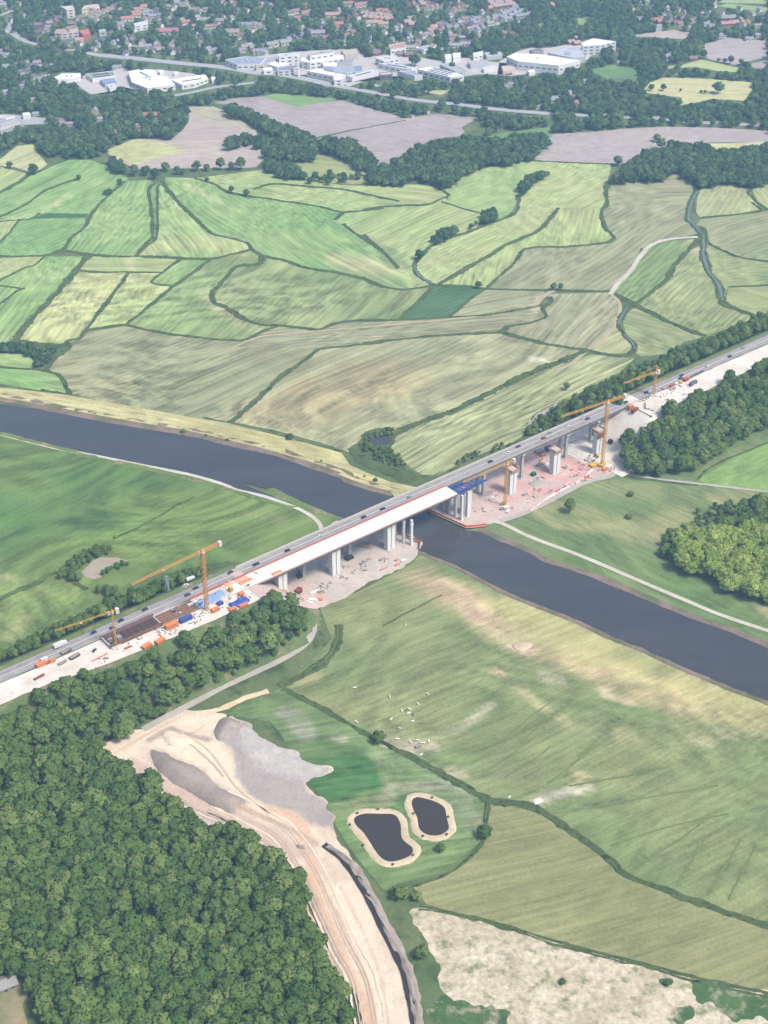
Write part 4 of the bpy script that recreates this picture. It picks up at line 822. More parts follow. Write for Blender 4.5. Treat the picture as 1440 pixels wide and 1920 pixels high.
# ------------------------------------------------------------------ the old bridge
br = empty('motorway_bridge', W(S0, 0, 0), AROT); LB = S1 - S0    # local x along, local y points away from camera: y = -d
tag(br, 'old grey motorway viaduct carrying traffic high across the river', 'bridge')
def zc(s): return ZD
mb = MB().box(0, LB, -12.9, 0, ZD-.9, ZD-.12); mb.build('deck', m_conc2, br)
mb = MB()
for y in (-1.7, -4.9, -8.1, -11.3): mb.box(0, LB, y-.35, y+.35, ZD-4.2, ZD-.92)
mb.build('girders', simple('grey_steel_paint', S(138,136,138), .6, .1, .3), br)
MB().box(0, LB, -12.25, -.7, ZD-.118, ZD-.06).build('carriageway', m_asph, br)
mb = MB()
for d in (1.3, 6.4, 6.8, 11.7): mb.box(0, LB, -d-.12, -d+.12, ZD-.055, ZD-.045)
x = 0
while x < LB-6:
    for d in (3.8, 9.3): mb.box(x, x+5, -d-.1, -d+.1, ZD-.055, ZD-.045)
    x += 14
mb.build('lane_marking', m_paint, br)
MB().box(0, LB, -.62, .06, ZD-.115, ZD+.25).box(0, LB, -.1, .0, ZD+.252, ZD+1.1).build('parapet', m_conc, br)
MB().box(0, LB, -12.96, -12.3, ZD-.115, ZD+.25).box(0, LB, -12.9, -12.8, ZD+.252, ZD+1.1).build('parapet', m_conc, br)
OLDP = [S_at(*T('M', 450,700)[0], 0), S_at(*T('M', 755,575)[0], 0), S_at(*T('M', 1110,485)[0], 0), S_at(*T('N', 190,965)[0], 0), S_at(*T('N', 445,865)[0], 0), S_at(*T('N', 690,755)[0], 0), S_at(*T('N', 945,610)[0], 0), S_at(*T('N', 1130,515)[0], 0)]
print('old pier s', [round(s-S0) for s in OLDP], 'd', [round(sd(G(*T(t, x, y)[0]))[1]) for t, x, y in (('M',450,700),('M',755,575),('N',445,865),('N',690,755))], 'LB', LB, 'S0', S0)
for s in OLDP:
    pr = MB()
    for y in (-2.8, -10.2):
        pr.frustum((s-S0-1.5, s-S0+1.5, y-1.3, y+1.3), (s-S0-1.2, s-S0+1.2, y-1.1, y+1.1), .5, ZD-5.5)
    o = pr.build('pier', m_conc2, br)
    MB().box(s-S0-1.7, s-S0+1.7, -12.5, -.6, ZD-5.5, ZD-4.22).build('crossbeam', m_conc2, o)
    MB().box(s-S0-3, s-S0+3, -12.5, -.6, .3, 1.3).build('footing', m_conc2, o)
# ------------------------------------------------------------------ the new bridge, pushed out from the left bank
SN1 = S_at(850, 921); SN0 = S_at(*T('L', 1270,372)[0]); ST0 = S_at(*T('L', 1100,462)[0]); SB0 = S_at(*T('L', 890,548)[0]); SU0 = S_at(*T('L', 600,690)[0])
m_newdeck = simple('fresh_white_concrete', S(242,236,232), .8, .10, .10); m_rail = simple('red_oxide_rail', S(196,110,92), .7, .2, .3)
m_fascia = simple('rust_brown_steel', S(132,96,84), .7, .2, .3)
nb = empty('bridge_under_construction', W(SU0, 0, 0), AROT)
tag(nb, 'new white concrete bridge deck on pale twin piers, beside the old viaduct', 'bridge')
X = lambda s: s - SU0
MB().box(X(SN0), X(SN1), -28.9, -13.75, ZD-.55, ZD+.35).build('deck', m_newdeck, nb)
MB().box(X(SN0)-20, X(SN1)-2, -26.6, -16.2, ZD-4.0, ZD-.56).build('box_girder', simple('steel_box_girder', S(150,140,134), .6, .1, .3), nb)
mb = MB(); mb.box(X(ST0), X(SN1), -13.72, -13.2, ZD-.2, ZD+1.5); mb.build('edge_screen', m_rail, nb)
mb = MB().box(X(SN0), X(SN1), -29.2, -28.95, ZD-.6, ZD+.55); mb.build('edge_beam', simple('pinkish_edge', S(206,172,158), .8, .15, .3), nb)
MB().box(X(SN0), X(SN1), -21.0, -20.9, ZD+.352, ZD+.36).build('joint_line', simple('joint', S(206,196,188), .8, .1, .4), nb)
NEWP = [(S_at(*T('M', 310,830)[0], .7)), S_at(*T('M', 685,700)[0], .7), S_at(*T('M', 1035,535)[0], .7), S_at(*T('N', 345,985)[0], .7), S_at(*T('N', 635,850)[0], .7), S_at(*T('N', 920,725)[0], .7), S_at(*T('N', 1180,590)[0], .7)]
print('new pier s', [round(s-S0) for s in NEWP], 'd', [round(sd(G(*T(t, x, y)[0]))[1]) for t, x, y in (('M',310,830),('M',685,700),('M',1035,535),('N',345,985),('N',635,850),('N',920,725),('N',1180,590))])
m_pier = simple('bright_new_concrete', S(240,240,238), .8, .07, .3); m_form = simple('orange_formwork', S(214,150,120), .8, .25, .5)
def new_pier(parent, x, y, top, name='pier'):
    mb = MB()
    for sx in (-1, 1):   # two leaning leaves with a slit between them
        mb.frustum((x+sx*2.05-1.7, x+sx*2.05+1.7, y-2.6, y+2.6), (x+sx*2.35-2.0, x+sx*2.35+2.0, y-2.9, y+2.9), .75, top)
    o = mb.build(name, m_pier, parent)
    MB().box(x-5, x+5, y-4.5, y+4.5, .4, 1.15).build('footing', m_conc, o)
    return o
for s in NEWP[:4]:
    o = new_pier(nb, X(s), -22.0, ZD-4.9)
    MB().box(X(s)-3.2, X(s)+3.2, -26, -18, ZD-4.9, ZD-4.02).build('bearing_beam', m_form, o)
# free-standing piers waiting for the deck
for i, (s, lab) in enumerate(zip(NEWP[4:], ('free-standing pale pier with pink formwork collar beside the yellow site crane', 'free-standing pale pier with orange collar on the red gravel', 'free-standing pale pier with scaffold collar beside the tall right crane'))):
    p = W(s, 22.0, 0); r = empty('standing_pier', p, AROT); tag(r, lab, 'bridge pier', 'new piers without a deck')
    gz = max(0, terrain(p.x, p.y)); new_pier(r, 0, 0, ZD-5.5, 'leaves').location.z = 0
    f = MB().box(-4.6, 4.6, -4.6, 4.6, ZD-5.6, ZD-5.2).box(-4.6, 4.6, -4.7, -4.5, ZD-5.2, ZD-3.9).box(-4.6, 4.6, 4.5, 4.7, ZD-5.2, ZD-3.9).box(-4.7, -4.5, -4.5, 4.5, ZD-5.2, ZD-3.9).box(4.5, 4.7, -4.5, 4.5, ZD-5.2, ZD-3.9)
    f.build('collar', m_form, r)
    MB().box(-3.2, 3.2, -3.2, 3.2, ZD-5.19, ZD-4.4).build('pier_head', m_conc, r)
    for ay in (-4.4, 4.4):
        mb = MB().bar((-4.2, ay, ZD-5.7), (4.2, ay, ZD-5.7), .3)
        for ax in (-4.2, -1.4, 1.4, 4.2): mb.bar((ax, ay, ZD-5.6), (ax*.7, ay*.65, ZD-9), .25)
        mb.build('bracket', m_form, r)
    if i == 2: MB().box(-4.3, 4.3, -4.3, 4.3, ZD-11, ZD-10.7).box(-4.3, 4.3, -4.4, -4.2, ZD-10.7, ZD-6).box(-4.3, 4.3, 4.2, 4.4, ZD-10.7, ZD-6).build('scaffold', m_fascia, r)
# temporary tower columns by the right quay
for k, (x, y) in enumerate([(165,950), (210,978), (252,995), (292,1015), (330,990)]):
    p = G(*T('N', x, y)[0]); r = MB(); r.frustum((-1.1,1.1,-1.1,1.1), (-.95,.95,-.95,.95), .75, ZD-4.4); r.box(-1.5, 1.5, -1.5, 1.5, .6, 1.2)
    o = r.build('temporary_column', m_pier if k > 1 else m_conc2); o.location = (p.x, p.y, 0); o.rotation_euler.z = AROT
    tag(o, 'slim concrete prop column near the orange quay rail, %s from the river end' % ORD[k], 'column', 'props under the right end of the new deck')
for k, (x, y) in enumerate([(1085,475), (1135,490)]):
    p = G(*T('M', x, y)[0]); r = MB(); r.frustum((-1.1,1.1,-1.1,1.1), (-.95,.95,-.95,.95), .75, ZD-4.4); r.box(-1.3, 1.3, -1.3, 1.3, ZD-9, ZD-8)
    o = r.build('temporary_column', m_pier); o.location = (p.x, p.y, 0); o.rotation_euler.z = AROT
    tag(o, 'slim prop column at the left bank edge, %s' % ('behind the twin pier' if k == 0 else 'nearest the water with a red platform'), 'column', 'props on the left bank')
# launching nose in blue
ns = empty('launching_nose', W(SN1, 0, 0), AROT); tag(ns, 'blue steel launching nose sticking out of the white deck end', 'launching nose')
m_blue = simple('blue_paint', S(56,92,170), .5, .1, .4)
Ln = S_at(*T('N', 450,752)[0], ZD-1) - SN1
for y in (-26.2, -16.8):
    mb = MB(); mb.add([(0,y-.5,ZD-3.6),(Ln,y-.5,ZD-1.6),(Ln,y-.5,ZD-.4),(0,y-.5,ZD+.4),(0,y+.5,ZD-3.6),(Ln,y+.5,ZD-1.6),(Ln,y+.5,ZD-.4),(0,y+.5,ZD+.4)],
        [(0,1,2,3),(7,6,5,4),(0,4,5,1),(1,5,6,2),(2,6,7,3),(3,7,4,0)]); mb.build('girder', m_blue, ns)
mb = MB(); x = 4
while x < Ln-1:
    mb.bar((x,-25.7,ZD-1), (x,-17.3,ZD-1), .5); mb.bar((x,-25.7,ZD-1), (min(Ln-.5,x+5),-17.3,ZD-1), .35); x += 5
mb.build('cross_bracing', m_blue, ns)
# left launching yard: blue sheets, brown timbered stage, open steel trough
yd = nb
m_brown = simple('brown_formply', S(150,120,92), .8, .2, .25); m_dark = simple('dark_oiled_steel', S(84,66,64), .7, .25, .3); m_mauve = simple('mauve_primer', S(140,112,108), .7, .2, .3)
MB().box(X(ST0), X(SN0), -28.6, -13.9, ZD-1.4, ZD-.02).build('slab_formwork', simple('pale_slab', S(214,204,192), .8, .15, .15), nb)
mb = MB(); mb.box(X(SB0), X(ST0), -28.2, -14.0, ZD-1.2, ZD-.1); o = mb.build('timber_stage', m_brown, nb)
for y in (-16.5, -19.4, -22.3, -25.2): MB().box(X(SB0), X(ST0), y-.3, y+.3, ZD-.09, ZD+.5).build('girder_rail', m_fascia, o)
for x in np.arange(X(SB0)+3, X(ST0), 6): MB().box(x, x+.3, -28.1, -14.1, ZD-.085, ZD+.15).build('joist', simple('pale_timber', S(190,160,120), .8, .2, .5), o)
tr = MB(); tr.box(X(SU0), X(SB0)-1, -28.2, -14.5, ZD-.15, ZD+.1); o = tr.build('steel_trough', m_dark, nb)
MB().box(X(SU0), X(SB0)-1, -15.0, -14.4, ZD+.1, ZD+3.6).build('trough_side', m_mauve, o); MB().box(X(SU0), X(SB0)-1, -28.4, -27.8, ZD+.1, ZD+3.2).build('trough_side', m_fascia, o)
for x in np.arange(X(SU0)+2, X(SB0)-2, 5): MB().box(x, x+.35, -27.7, -15.1, ZD+.12, ZD+.7).build('trough_rib', m_mauve, o)
MB().box(X(SU0), X(SU0)+1, -27.7, -15.1, ZD+.1, ZD+2.5).build('end_plate', m_conc, o)
# abutments
for s, lab in ((S0, 'pale concrete abutment under the left end of the viaduct'), (S1, 'pale concrete abutment at the right end of the viaduct')):
    sg = 1 if s == S0 else -1
    r = empty('abutment', W(s, 0, 0), AROT); tag(r, lab, 'abutment', 'bridge abutments')
    MB().box(-2 if sg > 0 else -.5, .5 if sg > 0 else 2, -29, 0.5, ZD-14, ZD-4.3).build('wall', m_conc, r)
    MB().box(-4 if sg > 0 else -.5, .5 if sg > 0 else 4, -29.6, -28.8, ZD-14, ZD-.6).build('wing_wall', m_conc, r)
# sheet-pile quays with orange rails
m_pile = simple('rusty_sheet_piling', S(150,118,104), .8, .25, .4); m_orange = simple('orange_netting', S(232,104,70), .7, .15, .5)
def quay(pts, lab, dip=.4):
    P = [G(x, y, 1.6) for x, y in pts]; r = empty('quay_wall', (P[0].x, P[0].y, 0)); tag(r, lab, 'quay wall', 'sheet-pile quays'); o0 = Vector((P[0].x, P[0].y, 0)); mb = MB(); rl = MB(); cp = MB()
    for a, b in zip(P[:-1], P[1:]):
        a = Vector((a.x, a.y, 0))-o0; b = Vector((b.x, b.y, 0))-o0; L_ = (b-a).length; t = (b-a)/L_; nn = Vector((-t.y, t.x, 0)); k = int(L_/1.4)
        for i in range(k):
            p = a + t*(i+.5)*L_/k + nn*(.25 if i % 2 else -.25); q = t*(L_/k/2)
            mb.prism([p-q-nn*.15, p+q-nn*.15, p+q+nn*.15, p-q+nn*.15], .3, 2.0)
        cp.bar(a+Vector((0,0,2.1)), b+Vector((0,0,2.1)), 1.6, .25)
        rl.bar(a+Vector((0,0,3.1)), b+Vector((0,0,3.1)), .3, 1.9)
        for i in range(int(L_/4)): p = a + t*i*4; rl.bar(p+Vector((0,0,2.2)), p+Vector((0,0,3.7)), .15)
    mb.build('sheet_piles', m_pile, r); cp.build('capping_beam', m_conc, r); rl.build('safety_rail', m_orange, r)
quay(T('N', 75,940, 105,965, 210,1012, 320,1062, 380,1058, 450,1048), 'sheet-pile quay with orange rail at the right bank under the bridge')
quay(T('M', 870,398, 990,378, 1150,455, 1195,470, 1188,515), 'sheet-pile quay with red rail at the left bank under the bridge')
# ================================================================== the town
HOLES = []    # (photo polygon) where no tree may stand in the way
SPOTS = []    # (photo x, y, rx, ry)
M_WALL = tinted('painted_wall', .85, .08, .3); M_ROOF = tinted('roof_tiles', .8, .16, .5); M_FLAT = tinted('flat_roof', .8, .10, .15)
m_glass = simple('window_glass', S(58,66,78), .15, .1, .5, spec=.5); m_town_asph = simple('town_asphalt', S(176,176,182), .9, .12, .08); m_yard = simple('yard_paving', S(196,190,188), .9, .14, .06)
def twn_road(pts, w, zz=.5, mat=None, hole=1.0):
    o = ribbon('road', pts, w, (zz, zz+.03, zz), mat or m_town_asph, .03, 12, zj=0)
    k = [(x, y) for x, y in pts]
    for (x0, y0), (x1, y1) in zip(k[:-1], k[1:]):
        n_ = max(1, int(math.hypot(x1-x0, y1-y0)/4))
        for i in range(n_+1): SPOTS.append((x0+(x1-x0)*i/n_, y0+(y1-y0)*i/n_, 5*hole, 4.2*hole))
    return o
twn_road(T('I', 560,312, 740,328, 1000,355, 1270,382, 1440,412) + T('J', 330,400, 520,432, 640,462), 17)
twn_road(T('J', 640,462, 760,482, 900,507, 1100,542, 1300,563, 1440,580) + T('K', 200,512, 440,532), 13, hole=.8)
ribbon('road', T('K', 200,512, 440,532, 560,537, 770,547, 920,552, 1150,572, 1440,584), 13, (.52,.55,.52), m_town_asph, .03, 12, zj=0)
for a in ((440,540),(560,540),(590,542),(770,550),(795,553),(930,556),(960,558),(1150,575),(1200,576),(1330,578),(1400,582),(1440,584)): SPOTS.append((*T('K', *a)[0], 7, 4.5))
twn_road(T('P1', 110,200, 75,270, 110,330, 190,390, 290,440, 390,465), 11); twn_road(T('P1', 900,550, 1000,570, 1100,585, 1300,605) , 13, hole=.8); twn_road(T('P1', 600,510, 700,525, 780,520), 8, hole=.7)
twn_road(T('P2', 480,995, 700,955, 900,910, 1100,885, 1310,860), 9, hole=.9); twn_road(T('P1', 0,160, 60,140, 130,110), 8, hole=.7)
twn_road(T('P2', 0,480, 200,490, 480,530, 560,545), 6, hole=.6); twn_road(T('P4', 60,900, 0,880), 8, hole=.7)
def yard(pts, mat=None):
    flatpoly('yard', pts, .45, mat or m_yard); HOLES.append(pts)
yard(T('P1', 740,840, 850,800, 900,770, 1180,735, 1230,700, 1320,720, 1440,720) + T('P2', 40,900, 180,940, 500,900, 640,880, 840,830, 700,770, 300,720, 0,720) + T('P1', 1440,940, 1250,900, 1180,930, 1100,960, 950,985, 860,930))
yard(T('P3', 0,590, 230,560, 540,530, 1050,510, 1130,600, 1440,560) + T('P4', 300,560, 700,640, 960,600, 1180,640, 1380,660, 1440,700, 1440,780, 1100,775, 800,815, 400,800, 0,790) + T('P3', 1270,790, 960,905, 880,860, 800,830, 600,770, 400,790, 0,770))
yard(T('P5', -20,640, 160,540, 300,500, 500,500, 830,440, 960,395, 1200,435, 1000,500, 900,620, 600,740, 300,770, 100,790, -40,780))
yard(T('P7', 0,300, 150,310, 330,330, 520,350, 500,400, 240,415, 120,460, 0,500), m_town_asph)
yard(T('P1', 560,840, 640,760, 850,760, 860,820, 700,850))
# ---- flat-roofed halls: roof outline as seen, at height h
FLAT_GROUP = 'white industrial halls at the edge of the town'
def hall(pts, h, wall, roof, label, name='factory_hall', rows=0, sky=0, group=FLAT_GROUP, cat='factory building', vents=0):
    P = [G(x, y, h) for x, y in pts]; c = sum(P, Vector())/len(P); c.z = 0
    if sum((P[i].x*P[(i+1) % len(P)].y - P[(i+1) % len(P)].x*P[i].y) for i in range(len(P))) < 0: P = P[::-1]
    L_ = [Vector((p.x-c.x, p.y-c.y, 0)) for p in P]; n = len(L_)
    r = empty(name, c); tag(r, label, cat, group)
    o = MB().prism(L_, 0, h-.02).build('wall', M_WALL, r); o.color = wall
    ins = [p*(1-.8/max(p.length, 4)) for p in L_]
    o = mesh_obj('roof', [(p.x, p.y, h+.05) for p in ins], [tuple(range(n))], M_FLAT, r); o.color = roof
    pr = MB()
    for i in range(n):
        a, b = L_[i], L_[(i+1) % n]; a2, b2 = ins[i], ins[(i+1) % n]
        pr.add([(a.x,a.y,h),(b.x,b.y,h),(b2.x,b2.y,h),(a2.x,a2.y,h),(a.x,a.y,h+.7),(b.x,b.y,h+.7),(b2.x,b2.y,h+.7),(a2.x,a2.y,h+.7)],
               [(0,3,2,1),(4,5,6,7),(0,1,5,4),(1,2,6,5),(2,3,7,6),(3,0,4,7)])
    o2 = pr.build('parapet', M_WALL, o); o2.color = tuple(min(.8, q*1.02) for q in wall[:3])+(1,)
    if rows:
        for i in range(n):
            a, b = L_[i], L_[(i+1) % n]; t = b-a; ln = t.length; t = t/ln; out = Vector((t.y, -t.x, 0))
            if out.y > .3 or ln < 8: continue
            for k in range(rows):
                z = h*(k+.55)/rows; m = max(1, int(ln/9))
                for q in range(m):
                    ctr = a + t*(ln*(q+.5)/m) + out*.06; hw = min(2.6, ln/m*.36)
                    MB().prism([ctr-t*hw, ctr+t*hw, ctr+t*hw+out*.08, ctr-t*hw+out*.08], z-.8, z+.8).build('window', m_glass, r)
    if sky:
        e0 = max(range(n), key=lambda i: (L_[(i+1) % n]-L_[i]).length); t = (L_[(e0+1) % n]-L_[e0]).normalized(); nn = Vector((-t.y, t.x, 0))
        ex = [p.dot(t) for p in ins]; ey = [p.dot(nn) for p in ins]
        for k in range(sky):
            v_ = min(ey) + (max(ey)-min(ey))*(k+.7)/(sky+.4); u0 = min(ex)*.62+max(ex)*.06; u1 = max(ex)*.62+min(ex)*.06; p = t*u0 + nn*v_; q = t*u1 + nn*v_
            s_ = MB().bar(p+Vector((0,0,h+.4)), q+Vector((0,0,h+.4)), 1.8, .7).build('skylight', m_glass if sky < 4 else M_FLAT, o); s_.color = S(196,206,220)
    for k in range(vents):
        p = sum((q*random.random() for q in ins), Vector())/n*1.6; MB().box(p.x-1.6, p.x+1.6, p.y-1.3, p.y+1.3, h+.06, h+2.0).build('roof_unit', M_WALL, o).color = S(200,204,208)
    HOLES.append(pts); m = proj((c.x, c.y, 0)); SPOTS.append((m[0], m[1]+2, 8, 5))
    for a in L_:
        q = proj((a.x+c.x, a.y+c.y, 0)); SPOTS.append((q[0], q[1]-1, 5, 4))
    return r
WH = S(244,244,244); LG = S(206,208,214); BG = S(150,158,176); CRM = S(232,226,212); DKG = S(128,130,140); GRN = S(140,152,142); RBR = S(170,120,110)
hall(T('P1', 565,805, 640,770, 835,765, 842,797, 700,825, 600,832), 6, WH, WH, 'white oval-ended supermarket among trees left of the solar roof', vents=2)
hall(T('P1', 890,772, 1175,740, 1200,785, 960,820), 6, WH, GRN, 'grey-green flat roofed hall with white edge beside the car park', sky=2)
hall(T('P1', 1035,832, 1190,812, 1215,858, 1090,880), 5, LG, S(92,112,176), 'low hall with a blue solar roof at the car park', sky=5)
hall(T('P1', 1110,885, 1190,870, 1205,900, 1140,925), 5, WH, LG, 'small white hall in front of the blue solar roof', vents=1)
hall(T('P2', 0,745, 110,722, 300,785, 410,790, 490,880, 200,920, 40,858), 8, WH, WH, 'largest white warehouse roof left of the town motorway bend', rows=1, vents=4)
hall(T('P2', 120,742, 180,722, 290,728, 296,772, 215,788), 10, WH, WH, 'white warehouse wing behind the largest left warehouse')
hall(T('P2', 440,828, 800,776, 832,812, 700,862, 560,885), 7, WH, S(236,236,232), 'long white warehouse right of the largest left warehouse', rows=1, sky=1)
hall(T('P2', 862,805, 905,798, 915,830, 872,838), 5, WH, WH, 'little white shed at the end of the long warehouse')
hall(T('P2', 320,735, 365,728, 372,750, 330,758), 4, WH, WH, 'white box trailer shed behind the long warehouse'); hall(T('P2', 475,748, 520,745, 525,765, 480,768), 4, WH, WH, 'lone white shed on the lawn behind the long warehouse')
hall(T('P2', 1010,622, 1220,590, 1440,600, 1375,668, 1130,672), 9, WH, S(154,164,190), 'white factory hall with blue-grey roof at the left end of the works', rows=1, vents=3)
hall(T('P3', 0,612, 215,582, 228,618, 110,668, 0,682), 8, S(214,206,204), S(170,174,190), 'grey-roofed hall between the blue-grey hall and the office block', rows=1, vents=2)
hall(T('P3', 230,562, 458,546, 456,575, 240,592), 16, WH, LG, 'tall white office block with window bands at the works', rows=3, vents=1)
hall(T('P3', 112,668, 240,632, 345,660, 222,698), 7, WH, WH, 'low white roofed hall in front of the office block')
hall(T('P3', 222,700, 438,668, 442,700, 352,735, 226,738), 8, WH, S(146,150,168), 'dark grey roofed white hall by the motorway', rows=2)
hall(T('P3', 70,712, 165,700, 176,728, 80,738), 6, WH, WH, 'white shed next to the motorway at the works', rows=1)
hall(T('P3', 424,582, 448,580, 450,596, 428,598), 30, WH, WH, 'slim white tower rising among the factory halls', name='factory_tower')
hall(T('P3', 540,552, 780,516, 812,548, 562,584), 18, WH, S(176,178,182), 'highest white factory block with a grey roof', rows=2, vents=2)
hall(T('P3', 880,524, 1050,510, 1058,556, 922,572), 12, S(210,202,190), S(194,186,172), 'tan roofed block behind the sawtooth hall')
hall(T('P3', 470,606, 560,584, 908,572, 915,608, 562,655, 472,640), 11, WH, WH, 'broad white hall before the highest factory block', rows=2, vents=4)
hall(T('P3', 800,622, 1040,618, 1000,645, 780,650), 8, LG, BG, 'narrow bluish roof right of the broad white hall')
hall(T('P3', 690,652, 840,650, 845,690, 700,690), 9, WH, WH, 'white cube hall behind the sawtooth roof', rows=1)
hall(T('P3', 690,702, 1100,682, 1112,735, 940,768, 720,728), 8, LG, S(140,152,172), 'wide sawtooth glass roofed hall in the middle of the works', sky=6)
hall(T('P3', 528,740, 690,712, 720,738, 935,776, 905,782, 800,792), 8, WH, S(238,236,230), 'white front wing along the sawtooth hall', rows=1)
hall(T('P3', 805,800, 905,784, 908,828, 812,832), 9, WH, WH, 'white corner block at the lower tip of the works', rows=2)
hall(T('P3', 945,792, 1225,722, 1268,748, 1000,806), 7, WH, LG, 'long white hall strip right of the corner block', sky=1)
hall(T('P4', 20,604, 240,578, 270,610, 110,640), 10, WH, LG, 'white block left of the dark round tree at the works', rows=2, vents=2)
hall(T('P4', 50,662, 140,655, 450,702, 400,728, 230,702), 8, WH, S(196,200,206), 'long pale hall sloping down beside the white block', rows=1, sky=1)
hall(T('P4', 250,742, 390,736, 512,785, 430,792), 7, WH, S(160,168,186), 'blue-grey roofed hall in front of the long pale hall')
hall(T('P4', 460,722, 600,696, 940,778, 800,806), 9, WH, S(240,240,238), 'long white striped hall next to the tree belt', rows=1, sky=3)
hall(T('P4', 60,762, 190,742, 200,775, 72,785), 8, S(120,116,118), S(190,188,186), 'dark walled pavilion with pale roof at the works corner', rows=1)
hall(T('P4', 160,472, 325,440, 340,495, 180,520), 9, WH, S(186,150,142), 'reddish flat roofed block behind the works', rows=1)
hall(T('P4', 440,502, 570,472, 650,490, 522,518), 7, WH, S(160,170,190), 'blue-grey roofed block behind the round dark tree', rows=1)
hall(T('P4', 690,672, 780,652, 962,735, 852,748), 8, LG, S(176,180,188), 'grey hall beside the long white striped hall', rows=1)
hall(T('P4', 742,572, 808,562, 812,605, 750,612), 9, WH, WH, 'white cube building left of the twin cube'); hall(T('P4', 822,558, 908,548, 908,590, 830,600), 9, WH, WH, 'white cube building right of its twin')
hall(T('P4', 1032,556, 1140,532, 1142,560, 1042,582), 8, WH, S(226,222,216), 'cream block between trees right of the works', rows=1)
hall(T('P4', 1150,548, 1330,540, 1340,572, 1180,590), 6, LG, S(190,190,196), 'low grey hall left of the great white warehouse', vents=2)
hall(T('P4', 980,640, 1180,620, 1200,655, 1010,680), 6, LG, S(182,180,184), 'low grey shed in the storage yard'); hall(T('P4', 1130,705, 1280,680, 1290,705, 1150,730), 5, WH, LG, 'pale shed at the front of the storage yard')
hall(T('P5', 55,592, 155,552, 460,572, 822,630, 596,684, 170,640), 14, WH, S(248,248,246), 'great white warehouse at the right end of the works', rows=1, vents=1)
hall(T('P5', 832,452, 960,402, 1192,432, 1030,470, 845,482), 15, S(226,230,236), WH, 'tall white silo block with ribbed front right of the great warehouse', rows=3)
hall(T('P5', 480,552, 690,502, 838,515, 872,590, 740,606, 560,570), 9, LG, S(186,192,204), 'grey equipment-topped hall behind the great warehouse', vents=7)
hall(T('P5', 292,522, 390,500, 440,528, 330,548), 8, S(170,166,168), S(128,128,138), 'dark roofed hall at the back of the great warehouse')
hall(T('P5', 0,690, 130,680, 160,720, 20,742), 5, S(226,206,190), S(206,190,178), 'tan shed in front of the great warehouse'); hall(T('P5', 270,735, 340,722, 352,745, 290,758), 5, WH, WH, 'white shed before the great warehouse corner')
hall(T('P7', 0,312, 150,322, 62,355, 0,345), 7, WH, S(206,196,196), 'grey-white works roof at the left picture edge'); hall(T('P7', 232,292, 305,282, 322,308, 238,315), 6, WH, WH, 'white box building on the left asphalt yard')
hall(T('P7', 0,440, 215,380, 240,395, 90,445, 0,482), 5, S(190,184,186), S(196,192,196), 'long grey roof along the left asphalt yard'); hall(T('P7', 0,365, 60,352, 170,345, 60,392, 0,410), 6, LG, S(160,162,174), 'dark grey hall at the left picture edge')
hall(T('P1', 565,345, 590,312, 790,290, 815,330, 640,352), 9, S(214,204,204), S(196,150,146), 'long pink-roofed school left in the town', rows=2, group='schools and flats of the town', cat='school')
hall(T('P1', 690,285, 790,268, 812,300, 720,312), 12, S(220,206,196), S(150,120,112), 'higher brown-roofed wing behind the pink school', group='schools and flats of the town', cat='school', rows=1)
hall(T('P1', 815,320, 925,305, 940,355, 860,362), 8, S(220,120,104), S(200,122,112), 'bright red roofed hall beside the pink school', group='schools and flats of the town', cat='school')
hall(T('P1', 780,400, 865,388, 872,410, 785,420), 8, S(226,176,160), S(200,160,150), 'salmon block below the red roofed hall', group='schools and flats of the town', cat='flats', rows=1)
hall(T('P1', 645,75, 755,60, 775,95, 690,105), 14, S(236,222,216), S(214,196,196), 'big pale apartment block at the top left', group='schools and flats of the town', cat='flats', rows=3)
hall(T('P1', 850,95, 880,60, 1020,45, 1035,75, 990,85, 900,80), 12, S(236,222,200), S(206,190,184), 'cream angled apartment block near the top left', group='schools and flats of the town', cat='flats', rows=2)
hall(T('P2', 60,245, 205,215, 205,250, 70,272), 9, S(240,240,240), S(200,206,214), 'long white flat block behind the gabled row', group='schools and flats of the town', cat='flats', rows=2)
hall(T('P1', 1025,312, 1100,305, 1102,322, 1030,330), 8, S(190,206,196), S(176,190,184), 'pale green block right of the red roofed hall', group='schools and flats of the town', cat='flats', rows=1)
# ---- pitched-roof houses
def house_proto():
    w = MB(); w.add([(-.5,-.5,0),(.5,-.5,0),(.5,.5,0),(-.5,.5,0),(-.5,-.5,.6),(.5,-.5,.6),(.5,.5,.6),(-.5,.5,.6),(-.5,0,.97),(.5,0,.97)],
        [(0,3,2,1),(0,1,5,4),(2,3,7,6),(1,2,6,9,5),(3,0,4,8,7)])
    r = MB(); e = .55
    for sg in (-1, 1):
        r.add([(-e,sg*.58,.53),(e,sg*.58,.53),(e,0,1.0),(-e,0,1.0),(-e,sg*.58,.56),(e,sg*.58,.56),(e,0,1.035),(-e,0,1.035)],
              [(0,1,2,3),(7,6,5,4),(0,4,5,1),(1,5,6,2),(2,6,7,3),(3,7,4,0)])
    ch = MB().box(.18,.26,-.12,-.04,.8,1.14); d = MB().box(-.06,.06,-.512,-.502,0,.28)
    wi = MB().box(-.07,.07,-.512,-.502,.25,.45)
    hp = empty('house'); a = w.build('wall', M_WALL, hp); b = r.build('roof', M_ROOF, hp); c = ch.build('chimney', M_WALL, b); c.color = S(150,110,100)
    for k in (-.32, .3): q = wi.build('window', m_glass, hp) if k < 0 else q.copy(); (COL.objects.link(q) if k > 0 else None); q.parent = hp; q.location.x = k
    d.build('door', simple('dark_door', S(96,70,60)), hp)
    return hp
HP = house_proto()
RC = dict(red=S(168,128,122), pink=S(172,150,150), brown=S(146,124,120), grey=S(150,150,160), dark=S(108,110,120), orange=S(178,148,134))
